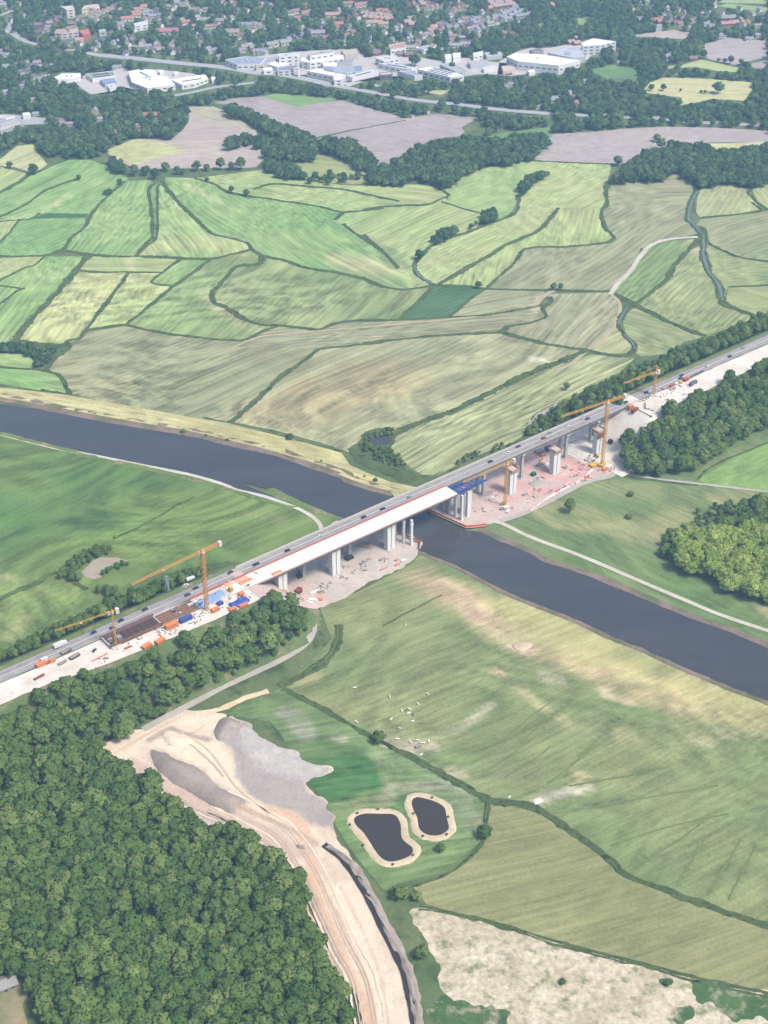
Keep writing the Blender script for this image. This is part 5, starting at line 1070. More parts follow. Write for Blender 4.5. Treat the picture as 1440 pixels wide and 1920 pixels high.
RW = dict(red='red', pink='faded pink', brown='brown', grey='grey', dark='dark slate', orange='orange')
WC = dict(white=S(240,238,232), cream=S(232,220,196), brick=S(170,120,104), grey=S(196,194,192))
HOUSES = []
def hs(t, lst, roof='grey', wall='white', L_=12, B_=9, H_=8, rz=None, zone='', rad=None):
    for i in range(0, len(lst), 2): HOUSES.append((T(t, lst[i], lst[i+1])[0], roof, wall, L_, B_, H_, rz, zone, rad))
hs('P1', (950,162, 1015,142, 1065,122, 1112,103, 1160,82), 'red', 'white', 9, 8, 9, 1.4, 'in the stepped white row at the top left')
hs('P1', (1000,198, 1078,198, 1140,190, 915,240), 'brown', 'white', 9, 8, 8, 1.2, 'below the stepped white row')
hs('P1', (1320,200, 1395,165), 'red', 'white', 22, 10, 9, .35, 'along the curved terrace'); hs('P2', (60,150, 110,110, 175,80), 'red', 'cream', 18, 10, 10, .5, 'along the curved terrace')
hs('P1', (1300,280, 1420,245, 1250,250), 'grey', 'white', 12, 9, 8, .3, 'under the curved terrace')
hs('P1', (165,675, 325,688, 210,755, 280,738, 345,800, 250,868), 'dark', 'white', 12, 9, 8, 1.2, 'in the left hamlet by the supermarket'); hs('P1', (265,660, 385,655, 440,700, 520,690), 'grey', 'grey', 13, 10, 8, .4, 'in the left hamlet by the supermarket')
hs('P1', (20,530, 60,572, 30,50, 75,65, 20,20, 430,820, 480,800, 60,690, 40,960), 'grey', 'white', 13, 10, 7, .6, 'near the left picture edge')
hs('P1', (730,425, 700,455, 640,470, 540,400), 'dark', 'white', 9, 8, 7, .2, 'below the pink school'); hs('P1', (1022,470, 1225,505, 1345,530, 1175,445), 'grey', 'white', 8, 8, 8, 1.3, 'beside the lane left of the gabled row')
hs('P1', (1210,698), 'grey', 'white', 16, 10, 7, .2, 'behind the car park')
hs('P2', (150,450, 308,445, 458,465, 600,490, 745,462), 'brown', 'white', 12, 11, 10, 1.5, 'in the gabled white row above the motorway'); hs('P2', (20,525, 175,512, 628,552), 'dark', 'white', 8, 8, 7, 1.2, 'in the gardens below the gabled row')
hs('P2', (410,335,), 'red', 'cream', 38, 12, 11, .05, 'standing long above the gabled row'); hs('P2', (1085,345,), 'pink', 'cream', 24, 12, 11, .05, 'standing long above the works')
hs('P2', (600,238, 690,282), 'red', 'white', 16, 10, 9, .4, 'right of the long red block'); hs('P2', (800,212, 430,210, 970,220), 'grey', 'grey', 20, 12, 9, .2, 'behind the long red block')
hs('P2', (830,280, 890,275, 700,100, 820,100), 'brown', 'white', 16, 9, 8, .2, 'among trees in the upper middle'); hs('P2', (1090,242, 1200,250, 1260,255, 1350,268, 1420,180, 260,210, 310,215, 340,150, 205,120), 'grey', 'white', 12, 9, 7, .1, 'in the white row above the works')
hs('P2', (850,535, 895,525, 940,595, 830,510), 'grey', 'white', 11, 9, 8, .8, 'at the left corner of the works'); hs('P2', (1080,525, 1210,495, 1250,480, 1400,535, 1300,500, 1170,530, 1330,540), 'grey', 'cream', 14, 10, 9, .5, 'behind the blue-grey factory roof')
hs('P3', (340,140, 400,125), 'brown', 'white', 20, 10, 9, .6, 'in a pair above the trees'); hs('P3', (555,132, 510,140, 440,195), 'red', 'white', 18, 11, 9, .6, 'in the middle of the upper woods')
hs('P3', (780,158), 'orange', 'cream', 34, 12, 9, .1, 'alone in the middle of the upper woods'); hs('P3', (710,275), 'dark', 'white', 14, 12, 10, 1.2, 'alone among trees above the works'); hs('P3', (858,255), 'red', 'brick', 16, 13, 9, .3, 'next to the white gabled villa')
hs('P3', (960,290, 1010,340, 935,380, 820,300, 720,400), 'brown', 'cream', 14, 10, 9, .7, 'in the trees above the sawtooth hall'); hs('P3', (490,370, 640,345), 'grey', 'grey', 24, 15, 9, .2, 'as a broad grey roof above the works')
hs('P3', (230,455, 160,470, 300,450), 'grey', 'cream', 20, 12, 10, .6, 'just behind the office block'); hs('P3', (335,410, 60,545, 95,550, 25,545, 25,265, 100,170, 225,215), 'grey', 'white', 10, 9, 8, .9, 'scattered left of the office block')
hs('P3', (1120,140, 1170,150, 1220,155, 1270,150, 1320,160, 1370,170, 1150,180, 1210,185, 1270,190, 1330,195, 1380,200), 'pink', 'brick', 15, 10, 8, .2, 'in the estate at the top middle')
hs('P3', (1200,240, 1260,240, 1320,255), 'orange', 'white', 18, 10, 9, .1, 'at the front of the estate'); hs('P3', (940,45, 985,45, 1060,60, 1100,50, 1150,45), 'red', 'white', 13, 10, 9, .3, 'at the top edge above the estate')
hs('P4', (560,85, 600,82, 650,70, 715,65, 790,55, 830,105, 885,90, 930,85, 965,85), 'red', 'white', 11, 9, 9, 1.2, 'in the gabled row at the top middle')
hs('P4', (795,160, 555,190, 300,310, 290,340, 365,405, 400,398, 545,360, 580,180), 'grey', 'white', 11, 9, 8, .9, 'scattered between the estates'); hs('P4', (390,205, 350,240, 400,260), 'pink', 'brick', 15, 11, 10, .4, 'left of the dense quarter')
hs('P4', (590,320, 620,290), 'orange', 'cream', 16, 10, 9, .8, 'at a corner of the dense quarter')
hs('P4', (1190,90, 1250,50, 1300,30, 1400,20, 1430,50, 1350,60, 1280,70, 1220,30), 'pink', 'brick', 16, 11, 9, .3, 'in the pink quarter at the top')
hs('P4', (1320,135, 1130,295, 1080,315, 1355,205, 1240,210, 1180,200, 1120,130), 'grey', 'white', 10, 9, 9, 1.1, 'on the fringe of the dense quarter')
hs('P4', (250,490, 710,520, 800,470, 860,470, 960,455, 380,490, 1010,450), 'grey', 'white', 18, 11, 7, .15, 'in the row behind the works'); hs('P4', (40,540, 360,570, 280,565, 430,590, 30,555), 'brown', 'brick', 14, 10, 8, .3, 'between the works and the trees')
hs('P5', (515,75), 'orange', 'orange' if False else 'brick', 15, 12, 12, 1.3, 'alone with a steep orange roof at the top'); hs('P5', (300,145, 200,240, 150,75, 75,195), 'grey', 'white', 12, 9, 8, .3, 'on the wooded side of the dense quarter')
hs('P5', (60,125, 110,110, 160,135, 210,115, 240,160, 180,170, 110,160, 40,150, 20,180, 20,60, 140,90), 'grey', 'grey', 13, 9, 8, .3, 'in the dense quarter at its right end'); hs('P5', (790,395, 720,440, 780,450), 'pink', 'brick', 13, 10, 8, .5, 'behind the silo block')
hs('P5', (240,925, 270,920), 'dark', 'white', 13, 10, 8, 1.1, 'hidden in the belt below the works'); hs('P5', (60,895, 95,870, 120,880, 865,840, 1220,650), 'grey', 'white', 9, 8, 6, .2, 'in the tree belt below the works')
hs('P6', (290,215, 340,205, 330,230), 'red', 'brick', 16, 11, 9, .2, 'in the far right hamlet'); hs('P6', (415,235, 480,245, 520,250, 240,215, 440,170, 490,190, 540,195, 650,215), 'brown', 'cream', 12, 9, 8, .6, 'in the far right hamlet')
hs('P6', (850,275, 790,250, 830,235, 690,200, 620,290, 300,275, 290,310), 'grey', 'white', 11, 9, 7, .3, 'in the gap of the far right hamlet'); hs('P6', (985,250, 1040,245, 1085,235), 'orange', 'brick', 16, 11, 8, .2, 'in the right-hand red farm group'); hs('P6', (1150,215, 1220,240, 1180,250), 'red', 'white', 11, 9, 9, 1.0, 'in the right-hand red farm group')
hs('P6', (1080,185, 1040,185, 1000,190), 'grey', 'brick', 22, 14, 9, .1, 'behind the right-hand red farm group'); hs('P6', (95,200, 130,210), 'grey', 'grey', 14, 10, 8, .2, 'left of the far right hamlet'); hs('P6', (1330,265, 1240,402, 1340,365, 950,345, 960,370, 110,30, 200,20), 'grey', 'white', 14, 10, 7, .2, 'around the far ploughed fields')
hs('P6', (390,595), 'grey', 'white', 22, 14, 9, .9, 'as a pale barn in the right woods'); hs('P6', (660,610), 'brown', 'brick', 14, 10, 8, .2, 'beside the straw field in the right woods')
hs('P7', (590,370,), 'brown', 'white', 18, 14, 8, .5, 'as a farmhouse right of the asphalt yard'); hs('P7', (640,390, 700,400, 760,395), 'grey', 'cream', 10, 9, 6, .2, 'beside the farmhouse at the asphalt yard'); hs('P7', (985,280), 'grey', 'cream', 9, 9, 11, 1.4, 'alone with a tall pale gable in the left woods')
hs('P7', (1195,495,), 'pink', 'brick', 15, 10, 8, .2, 'tucked in the wood above the straw field'); hs('P7', (1030,350, 370,295, 335,148, 435,30, 235,5, 420,530, 1420,410), 'grey', 'cream', 10, 8, 6, .4, 'scattered in the left woods')
hs('I', (815,650, 870,650), 'red', 'brick', 16, 10, 8, .1, 'on the farm above the left soil field'); hs('I', (890,680, 790,745), 'red', 'white', 12, 9, 7, .8, 'on the farm above the left soil field')
hs('P8', (435,255,), 'grey', 'grey', 22, 16, 8, .5, 'as large slate barn of the farm by the town motorway'); hs('P8', (585,205,), 'grey', 'white', 12, 11, 9, 1.0, 'as small house of the farm by the town motorway'); hs('P8', (660,240,), 'red', 'brick', 20, 11, 8, .3, 'as barn of the farm by the town motorway')
hs('P8', (668,310,), 'orange', 'white', 16, 12, 8, 1.5, 'as farmhouse by the town motorway'); hs('P8', (140,145,), 'dark', 'white', 14, 11, 9, .9, 'alone with a white gable below the works'); hs('P8', (265,330, 955,420, 755,65, 950,70), 'grey', 'white', 8, 7, 5, .4, 'in the bushes beside the town motorway')
hs('K', (170,568, 95,548, 190,595), 'orange', 'white', 10, 8, 6, .5, 'at the wood corner right of the big soil field'); hs('J', (1075,628, 1160,605), 'grey', 'white', 5, 5, 4, .5, 'tiny at the back edge of the big soil field')
# dense quarters
rq = random.Random(4)
def quarter(t, poly, n_, roofs, walls, zone, L_=12, B_=9, H_=8, rz=.3):
    pp = T(t, *poly); xs = [p[0] for p in pp]; ys = [p[1] for p in pp]; got = []; tries = 0
    while len(got) < n_ and tries < 3000:
        tries += 1; x = rq.uniform(min(xs), max(xs)); y = rq.uniform(min(ys), max(ys))
        if not inpoly(np.array([x]), np.array([y]), pp)[0]: continue
        if any(abs(x-a)/11.5 + abs(y-b)/6 < 1 for a, b in got): continue
        if any(abs(x-h[0][0])/12 + abs(y-h[0][1])/7 < 1 for h in HOUSES): continue
        got.append((x, y)); HOUSES.append(((x, y), rq.choice(roofs), rq.choice(walls), L_*rq.uniform(.8,1.3), B_, H_*rq.uniform(.85,1.15), rz + rq.choice((0, 1.57)) + rq.uniform(-.15,.15), zone, None))
quarter('P4', (560,300, 640,260, 820,200, 1000,190, 1280,170, 1440,150, 1440,190, 1200,250, 1010,330, 1000,400, 800,420, 760,330, 600,330), 34, ('grey','grey','dark','brown'), ('grey','brick','white'), 'in the dense grey quarter')
quarter('P3', (960,180, 1120,110, 1400,120, 1390,220, 1160,210), 8, ('pink','red','brown'), ('brick','white'), 'in the estate at the top middle')
quarter('P2', (880,10, 1130,0, 1150,40, 1000,60), 5, ('pink','brown'), ('brick','cream'), 'at the top edge in the middle')
quarter('P4', (330,20, 600,0, 620,50, 400,60), 8, ('pink','brown','red'), ('brick','cream'), 'at the top edge above the gabled row')
quarter('P1', (320,290, 600,170, 640,220, 470,330, 380,360), 10, ('grey','brown','dark'), ('brick','grey'), 'on the dull slope left of the pink school')
quarter('P1', (700,200, 850,170, 880,220, 730,250), 4, ('grey','brown'), ('grey','brick'), 'above the pink school')
quarter('P2', (150,150, 330,120, 350,220, 210,230), 7, ('pink','brown','grey'), ('white','brick'), 'on the slope behind the long red block')
quarter('P2', (380,80, 600,0, 640,30, 450,120), 6, ('grey','brown'), ('white','grey'), 'in the upper left woods')
quarter('P1', (950,430, 1200,380, 1440,360, 1440,420, 1100,450), 6, ('grey','dark'), ('brick','grey'), 'along the lane left of the gabled row')
quarter('P2', (60,470, 560,500, 560,550, 60,540), 8, ('grey','brown'), ('brick','white'), 'in the gardens below the gabled row')
for k_, (t_, zn) in enumerate((('P1','among trees, upper left corner'), ('P2','among trees, left of top middle'), ('P3','among trees above the works'), ('P4','among trees behind the works'), ('P6','among trees, upper right corner'))):
    quarter(t_, (0,0, 1440,0, 1440,(560,420,480,520,300)[k_], 0,(560,420,480,520,300)[k_]), (26,26,24,22,18)[k_], ('grey','brown','pink','dark'), ('white','white','cream'), zn, 9, 8, 8, .9)
from collections import defaultdict
_rank = sorted(range(len(HOUSES)), key=lambda i: -(HOUSES[i][3]*(1 + HOUSES[i][0][1]/250.0) + (6 if HOUSES[i][7].startswith(('in the gabled', 'in the stepped', 'as ', 'alone', 'on the farm')) else 0)))
REST = [HOUSES[i] for i in _rank[300:]]; HOUSES = [HOUSES[i] for i in sorted(_rank[:300])]
byk = defaultdict(list)
for i, h in enumerate(HOUSES): byk[(h[1], h[2], h[7])].append(i)
LABEL = {}
WW = dict(white='white-walled', cream='cream-walled', brick='brick-walled', grey='grey-walled')
for (ro, wa, zone), ids in byk.items():
    ids.sort(key=lambda i: HOUSES[i][0][0])
    for k, i in enumerate(ids):
        o_ = '' if len(ids) == 1 else (', %s from left' % ORD[k])
        LABEL[i] = '%s %s house %s%s' % (RW[ro] + '-roofed', wa, zone, o_)
first = True
for i, ((px, py), ro, wa, L_, B_, H_, rz, zone, rad) in enumerate(HOUSES):
    r = HP if first else copy_tree(HP); first = False
    p = G(px, py + 3, 0); r.location = p; r.rotation_euler.z = rz if rz is not None else rq.uniform(0, 3); r.scale = (L_*.9, B_*.9, H_*.9)
    tag(r, LABEL[i], 'house', 'houses of the far town')
    for ch in r.children:
        nm = ch.name.split('.')[0]
        if nm == 'wall': ch.color = WC[wa]
        if nm == 'roof': ch.color = tuple(q*rq.uniform(.85,1.15) for q in RC[ro][:3])+(1,)
    SPOTS.append((px, py+1.5, max(4.8, L_*.38), 4.0 + H_*.1))
# parked cars and lorries in the yards are too small to split further: see the car section

# the smallest houses beyond counting, joined
mbs = MB(); cols = []
for (px, py), ro, wa, L_, B_, H_, rz, zone, rad in REST:
    p = G(px, py + 3, 0); rz = rz if rz is not None else rq.uniform(0, 3); M4 = Matrix.Translation(p) @ Matrix.Rotation(rz, 4, 'Z') @ Matrix.Diagonal((L_*.9, B_*.9, H_*.9, 1)); rc = tuple(q*rq.uniform(.85,1.15) for q in RC[ro][:3])
    for ch in HP.children:
        nm = ch.name.split('.')[0]
        if nm not in ('wall', 'roof'): continue
        mbs.add([M4 @ q.co for q in ch.data.vertices], [tuple(q.vertices) for q in ch.data.polygons]); cols += [(WC[wa][:3] if nm == 'wall' else rc) + (1,)]*len(ch.data.vertices)
    SPOTS.append((px, py+1.5, max(4.8, L_*.38), 4.0 + H_*.1))
_nm = NT('town_houses_paint'); _nm.l(_nm.attr('Col'), _nm.b.inputs['Base Color'])
ro_ = mbs.build('houses', _nm.m, kind='stuff'); ro_['label'] = 'scatter of tiny far houses showing between the town trees'
_at = ro_.data.color_attributes.new('Col', 'FLOAT_COLOR', 'POINT'); _at.data.foreach_set('color', [q for c in cols for q in c])
# ================================================================== trees
def leaf_mat(name, a, b, c):
    n = NT(name); oi = n.n('ShaderNodeObjectInfo'); tone = n.attr('tone', 'GEOMETRY', 2)
    grove = n.ramp(n.noise(oi.outputs['Location'], .022, 3, .6), .36, .66)
    sel = n.math('ADD', n.math('MULTIPLY', oi.outputs['Random'], .6), n.math('MULTIPLY', grove, .4))
    col = n.mix(sel, a, b); col = n.mix(n.ramp(n.math('FRACT', n.math('MULTIPLY', oi.outputs['Random'], 7.31)), .55, 1.0), col, c)
    f = n.math('MULTIPLY_ADD', tone, .30); f.node.inputs[2].default_value = .90
    o = n.scale(col, f); d = n.n('ShaderNodeBsdfDiffuse'); t = n.n('ShaderNodeBsdfTranslucent'); mx = n.n('ShaderNodeMixShader'); mx.inputs[0].default_value = .32
    n.l(o, d.inputs[0]); n.l(o, t.inputs[0]); n.l(d.outputs[0], mx.inputs[1]); n.l(t.outputs[0], mx.inputs[2]); n.l(mx.outputs[0], n.out.inputs[0])
    MATS[name] = n.m; return n.m
m_leaf = leaf_mat('broadleaf', (.054,.108,.028,1), (.114,.176,.044,1), (.152,.206,.062,1))
m_leafl = leaf_mat('willow_leaf', (.17,.24,.05,1), (.24,.31,.07,1), (.30,.36,.10,1))
m_leaff = leaf_mat('far_leaf', (.036,.086,.042,1), (.080,.138,.056,1), (.115,.180,.074,1))
m_bark = simple('bark', (.09,.07,.055,1), .9, .3, 2.0)
def crown_mesh(name, seed, mat, Rr=5.0, H=15.0, ncl=20, nq=64, ls=.62, flat=1.0):
    rg = np.random.default_rng(seed); V = []; Nn = []; To = []; F = []
    cz = H*.58; rz = H*.40*flat
    bm = bmesh.new(); bmesh.ops.create_icosphere(bm, subdivisions=2, radius=1.0)
    for v in bm.verts:
        k = .82*(.75 + .5*float(fbm(v.co.x*1.6+seed, v.co.y*1.6+v.co.z, seed))); V.append((v.co.x*Rr*k, v.co.y*Rr*k, cz + v.co.z*rz*k)); Nn.append(tuple(v.co)); To.append(.0)
    F += [tuple(v.index for v in f.verts) for f in bm.faces]; bm.free()
    cl = []
    for i in range(ncl):
        t = (i+.5)/ncl; zz = 1 - 1.55*t; ph = i*2.399 + rg.uniform(-.4,.4); rr = math.sqrt(max(.02, 1-zz*zz))*rg.uniform(.55,.86)
        c = np.array([math.cos(ph)*rr*Rr, math.sin(ph)*rr*Rr, cz + zz*rz*rg.uniform(.62,.82)]); cl.append((c, rg.uniform(.26,.44)*Rr, rg.uniform(.15,.95)))
    for c, r, tone in cl:
        d = rg.normal(size=(nq,3)); d[:,2] = np.where(d[:,2] < -.25, -d[:,2], d[:,2]); d /= np.linalg.norm(d, axis=1)[:,None]
        P = c + d*r*rg.uniform(.72,1.08,(nq,1))*np.array([1,1,.85])
        for p, n_ in zip(P, d):
            q = n_*.8 + rg.normal(size=3)*.55; q /= np.linalg.norm(q); u = np.cross(q, rg.normal(size=3)); u /= np.linalg.norm(u); w = np.cross(q, u); s = ls*rg.uniform(.7,1.35)
            k = len(V); V += [tuple(p-u*s-w*s*.6), tuple(p+u*s-w*s*.7), tuple(p+u*s*.8+w*s*.7), tuple(p-u*s*.9+w*s*.6)]
            cd = (p-np.array([0,0,cz*.8]))/np.array([Rr,Rr,rz]); cd /= np.linalg.norm(cd)+1e-6; nn = n_*.5 + cd*.6 + np.array([0,0,.5]) + q*.2; nn /= np.linalg.norm(nn); Nn += [tuple(nn)]*4; tt = float(np.clip(tone + rg.uniform(-.25,.25), 0, 1)); To += [tt]*4
            F.append((k, k+1, k+2, k+3))
    me = bpy.data.meshes.new(name); me.from_pydata(V, [], F); me.update(); me.polygons.foreach_set('use_smooth', [True]*len(me.polygons))
    a = me.attributes.new('tone', 'FLOAT', 'POINT'); a.data.foreach_set('value', To)
    me.normals_split_custom_set_from_vertices(Nn); me.materials.append(mat); return me
def trunk_mesh(name, seed, Rr=5.0, H=15.0):
    rg = random.Random(seed); m = MB(); pz = 0; p = Vector((0,0,-.5)); r = .36*H/15
    for k in range(4):
        q = p + Vector((rg.uniform(-.25,.25), rg.uniform(-.25,.25), H*.15)); m.tube(p, q, r, r*.82, 7, cap=False); p = q; r *= .82
    for k in range(6):
        a = k*1.05 + rg.uniform(-.3,.3); st = Vector((0,0,H*(.25+.05*k))); m.tube(st, st + Vector((math.cos(a)*Rr*.6, math.sin(a)*Rr*.6, H*.22)), r*.55, r*.18, 5, cap=False)
    me = bpy.data.meshes.new(name); me.from_pydata([tuple(v) for v in m.v], [], m.f); me.update(); me.materials.append(m_bark); return me
NEAR = [(crown_mesh('crown', 11+i, m_leaf, Rr=[5,4.6,5.4,4.8,5.2,4.4][i], H=[15,16,14,17,15.5,13][i], ncl=[20,18,23,19,22,17][i]), trunk_mesh('trunk', 11+i)) for i in range(6)]
WILL = [(crown_mesh('crown', 41+i, m_leafl, Rr=5.4, H=13, ncl=22, nq=60), trunk_mesh('trunk', 41+i, 5.4, 13)) for i in range(3)]
FARM = [(crown_mesh('crown', 61+i, m_leaff, Rr=[5,5.6,4.6,6][i], H=[13,12,14,13.5][i], ncl=13, nq=34, ls=1.0), trunk_mesh('trunk', 61+i, 5, 13)) for i in range(4)]
BUSH = [(crown_mesh('foliage', 81+i, m_leaf, Rr=2.6, H=4.6, ncl=11, nq=44, ls=.42, flat=1.15), trunk_mesh('stem', 81+i, 2.2, 4)) for i in range(3)]
def tree_obj(kind, p, sc_, rz, label, group=None, cat='tree', name='tree'):
    cm, tm = kind; r = empty(name, p, rz, (sc_[0], sc_[0], sc_[1])); tag(r, label, cat, group)
    for nm, me in (('crown' if cat == 'tree' else 'foliage', cm), ('trunk' if cat == 'tree' else 'stem', tm)):
        o = bpy.data.objects.new(nm, me); COL.objects.link(o); o.parent = r
    return r
def proto_collection(name, kinds):
    c = bpy.data.collections.new(name)
    for k, (cm, tm) in enumerate(kinds):
        bm = bmesh.new(); bm.from_mesh(tm); nv = len(tm.vertices); bm.free()
        me = cm.copy(); me.name = 'tree_form'
        o = bpy.data.objects.new('tree_form', me); c.objects.link(o)
    return c
GNG = {}
def gn_group(coll):
    if coll.name in GNG: return GNG[coll.name]
    g = bpy.data.node_groups.new('plant_' + coll.name, 'GeometryNodeTree')
    g.interface.new_socket('Geometry', in_out='INPUT', socket_type='NodeSocketGeometry'); g.interface.new_socket('Geometry', in_out='OUTPUT', socket_type='NodeSocketGeometry')
    N_ = g.nodes; l = g.links.new; i = N_.new('NodeGroupInput'); o = N_.new('NodeGroupOutput'); inst = N_.new('GeometryNodeInstanceOnPoints'); ci = N_.new('GeometryNodeCollectionInfo')
    ci.inputs[0].default_value = coll; ci.inputs['Separate Children'].default_value = True; ci.inputs['Reset Children'].default_value = True; ci.transform_space = 'ORIGINAL'
    l(i.outputs[0], inst.inputs['Points']); l(ci.outputs[0], inst.inputs['Instance']); inst.inputs['Pick Instance'].default_value = True
    def at(nm, ty):
        a = N_.new('GeometryNodeInputNamedAttribute'); a.data_type = ty; a.inputs[0].default_value = nm; return a.outputs[0]
    l(at('idx', 'INT'), inst.inputs['Instance Index']); l(at('scl', 'FLOAT_VECTOR'), inst.inputs['Scale']); 
    e2r = N_.new('FunctionNodeEulerToRotation'); l(at('rot', 'FLOAT_VECTOR'), e2r.inputs[0]); l(e2r.outputs[0], inst.inputs['Rotation'])
    l(inst.outputs[0], o.inputs[0]); GNG[coll.name] = g; return g
C_NEAR = proto_collection('near_trees', NEAR); C_WILL = proto_collection('willow_trees', WILL); C_FAR = proto_collection('far_trees', FARM); C_BUSH = proto_collection('bushes', BUSH)
def mass(name, label, pts, coll, nk, seed=1, cat='wood'):
    """pts: (x,y,z,sxy,sz)"""
    rg = np.random.default_rng(seed); me = bpy.data.meshes.new(name); n = len(pts); me.vertices.add(n); A = np.array(pts)
    me.vertices.foreach_set('co', A[:,:3].ravel())
    a = me.attributes.new('idx', 'INT', 'POINT'); a.data.foreach_set('value', rg.integers(0, nk, n).astype(np.int32))
    a = me.attributes.new('scl', 'FLOAT_VECTOR', 'POINT'); a.data.foreach_set('vector', np.stack([A[:,3], A[:,3], A[:,4]], 1).ravel())
    a = me.attributes.new('rot', 'FLOAT_VECTOR', 'POINT'); r_ = np.zeros((n,3)); r_[:,2] = rg.uniform(0, 6.28, n); a.data.foreach_set('vector', r_.ravel())
    o = bpy.data.objects.new(name, me); COL.objects.link(o); md = o.modifiers.new('plants', 'NODES'); md.node_group = gn_group(coll)
    tag(o, label, None, None, 'stuff'); return o
def scatter(pts, spacing, h, keep=1.0, seed=0, jit=.42):
    """jittered points inside an outline of the canopy seen at height h above the land"""
    w = [GT(x, y, h) for x, y in ext(pts)]; xs = [p.x for p in w]; ys = [p.y for p in w]; rg = np.random.default_rng(seed)
    gx, gy = np.meshgrid(np.arange(min(xs), max(xs), spacing), np.arange(min(ys), max(ys), spacing*.9)); gx[1::2] += spacing*.5
    X_ = gx.ravel() + rg.uniform(-jit, jit, gx.size)*spacing; Y_ = gy.ravel() + rg.uniform(-jit, jit, gx.size)*spacing
    m = inpoly(X_, Y_, [(p.x, p.y) for p in w]) & (rg.random(gx.size) < keep)
    return list(zip(X_[m], Y_[m]))
rt = random.Random(3)
# ---- the wood at lower left (also covers the near slope of the embankment)
WOOD = T('X', 0,1338, 60,1305, 112,1268, 150,1250, 235,1240, 335,1200, 400,1172, 470,1140, 505,1120, 545,1122, 572,1145, 580,1172) + T('E', 1145,235, 1075,318, 895,398, 685,508, 535,578, 425,638, 225,738, 60,845, 100,880, 210,950, 330,1020, 440,1100, 560,1200, 700,1250, 830,1300, 920,1385) + T('H', 1050,640, 1195,720, 1212,800, 1248,950, 1305,1050, 1365,1200, 1418,1313) + T('X', 0,1920)
CLEAR = T('X', -20,1820, 48,1815, 62,1850, 40,1880, 95,1925, -20,1960)
pts = []
for x, y in scatter(WOOD, 7.0, 9.0, 1.0, 5, .48):
    z = terrain(x, y); s_, d_ = sd((x, y))
    q = proj((x, y, z+9))
    if inpoly(np.array([q[0]]), np.array([q[1]]), CLEAR)[0] or z > ZD-3: continue
    # keep the concrete path between the two parts of the wood open
    k = rt.choice((rt.uniform(.62,.95), rt.uniform(.85,1.2), rt.uniform(1.1,1.45))); kz = (.45+.55*k)*rt.uniform(.85, 1.2)
    if z > 16: k *= .85; kz *= .75
    pts.append((x, y, z, k, kz, q))
PATHW = [(p.x, p.y) for p in GP(T('E', 1090,80, 1150,130, 1182,190, 1172,260, 1120,320, 1000,392, 850,462, 700,532, 600,587, 480,650, 300,745))]
XY = np.array([(p[0], p[1]) for p in pts]); dd = dist_line(XY[:,0], XY[:,1], PATHW); pts = [p for p, d in zip(pts, dd) if d > 5.5]
vis = [p for p in pts if -20 < p[5][0] < 1460 and p[5][1] < 1945]; vis.sort(key=lambda p: -p[3]*p[5][1])
chosen = set(id(p) for p in vis[:300])
for i, p in enumerate(vis[:300]):
    k = NEAR[rt.randrange(6)]
    tree_obj(k, (p[0], p[1], p[2]), (p[3], p[4]), rt.uniform(0, 6.28), 'leafy green tree in the closed canopy of the large lower left wood', 'trees of the lower left wood')
for x, y in scatter(T('E', 1150,120, 1172,190, 1160,258, 1108,314, 990,382, 845,452, 690,522, 590,577, 470,640, 300,730, 230,700, 420,590, 560,530, 690,450, 860,380, 980,320, 1080,250, 1110,180), 4.2, 2.0, .85, 77):
    if dist_line(np.array([x]), np.array([y]), PATHW)[0] > 4.2: k = rt.uniform(.4, .62); pts.append((x, y, terrain(x, y), k, k*.8, proj((x, y, 3))))
print('wood trees', len(pts))
mass('wood', 'dense green wood between the sandy yard and the motorway slope', [p[:5] for p in pts if id(p) not in chosen], C_NEAR, 6, 2)
def wood(name, label, pl, spacing, h, kr, coll, nk, seed, zr=(.85,1.1), keep=1.0, floor=True, zmax=ZD-3):
    o = []
    for x, y in scatter(pl, spacing, h, keep, seed):
        z = terrain(x, y)
        if z > zmax: continue
        k = rt.uniform(*kr); o.append((x, y, z, k, k*rt.uniform(*zr)))
    print(name, len(o)); return mass(name, label, o, coll, nk, seed)
wood('wood', 'dark wood on the near side of the motorway at right', T('O', 420,1070, 450,970, 540,890, 620,845, 760,775, 800,715, 890,655, 1000,605, 1100,555, 1200,505, 1300,455, 1440,400, 1440,830, 1250,930, 1100,1030, 980,1100, 860,1150, 600,1150, 470,1130), 6.8, 9, (.75,1.2), C_NEAR, 6, 7)
wood('wood', 'belt of trees along the far slope of the motorway at right', T('O', 0,740, 100,690, 200,610, 350,570, 480,490, 600,430, 760,390, 830,340, 950,300, 1060,260, 1200,200, 1330,130, 1440,100, 1440,245, 1250,320, 1100,385, 950,455, 800,520, 700,575, 450,690, 350,735, 200,800, 0,860), 6.5, 7, (.55,.9), C_NEAR, 6, 8)
wood('scrub', 'scrub along the far verge of the bridge approach', T('N', 700,440, 770,360, 880,300, 1000,240, 1130,160, 1250,120, 1250,200, 1100,290, 960,370, 900,420, 850,440, 760,460), 5.5, 4, (.4,.65), C_NEAR, 6, 9, keep=.8)
wood('hedge', 'hedge of bushes along the far slope of the left approach', T('L', 0,760, 150,690, 300,600, 420,550, 500,500, 600,460, 700,430, 850,360, 1000,310, 1150,280, 1300,255, 1250,290, 1000,380, 800,465, 640,530, 450,610, 250,720, 100,790, 0,825), 5.5, 4, (.4,.75), C_NEAR, 6, 10, keep=.9)
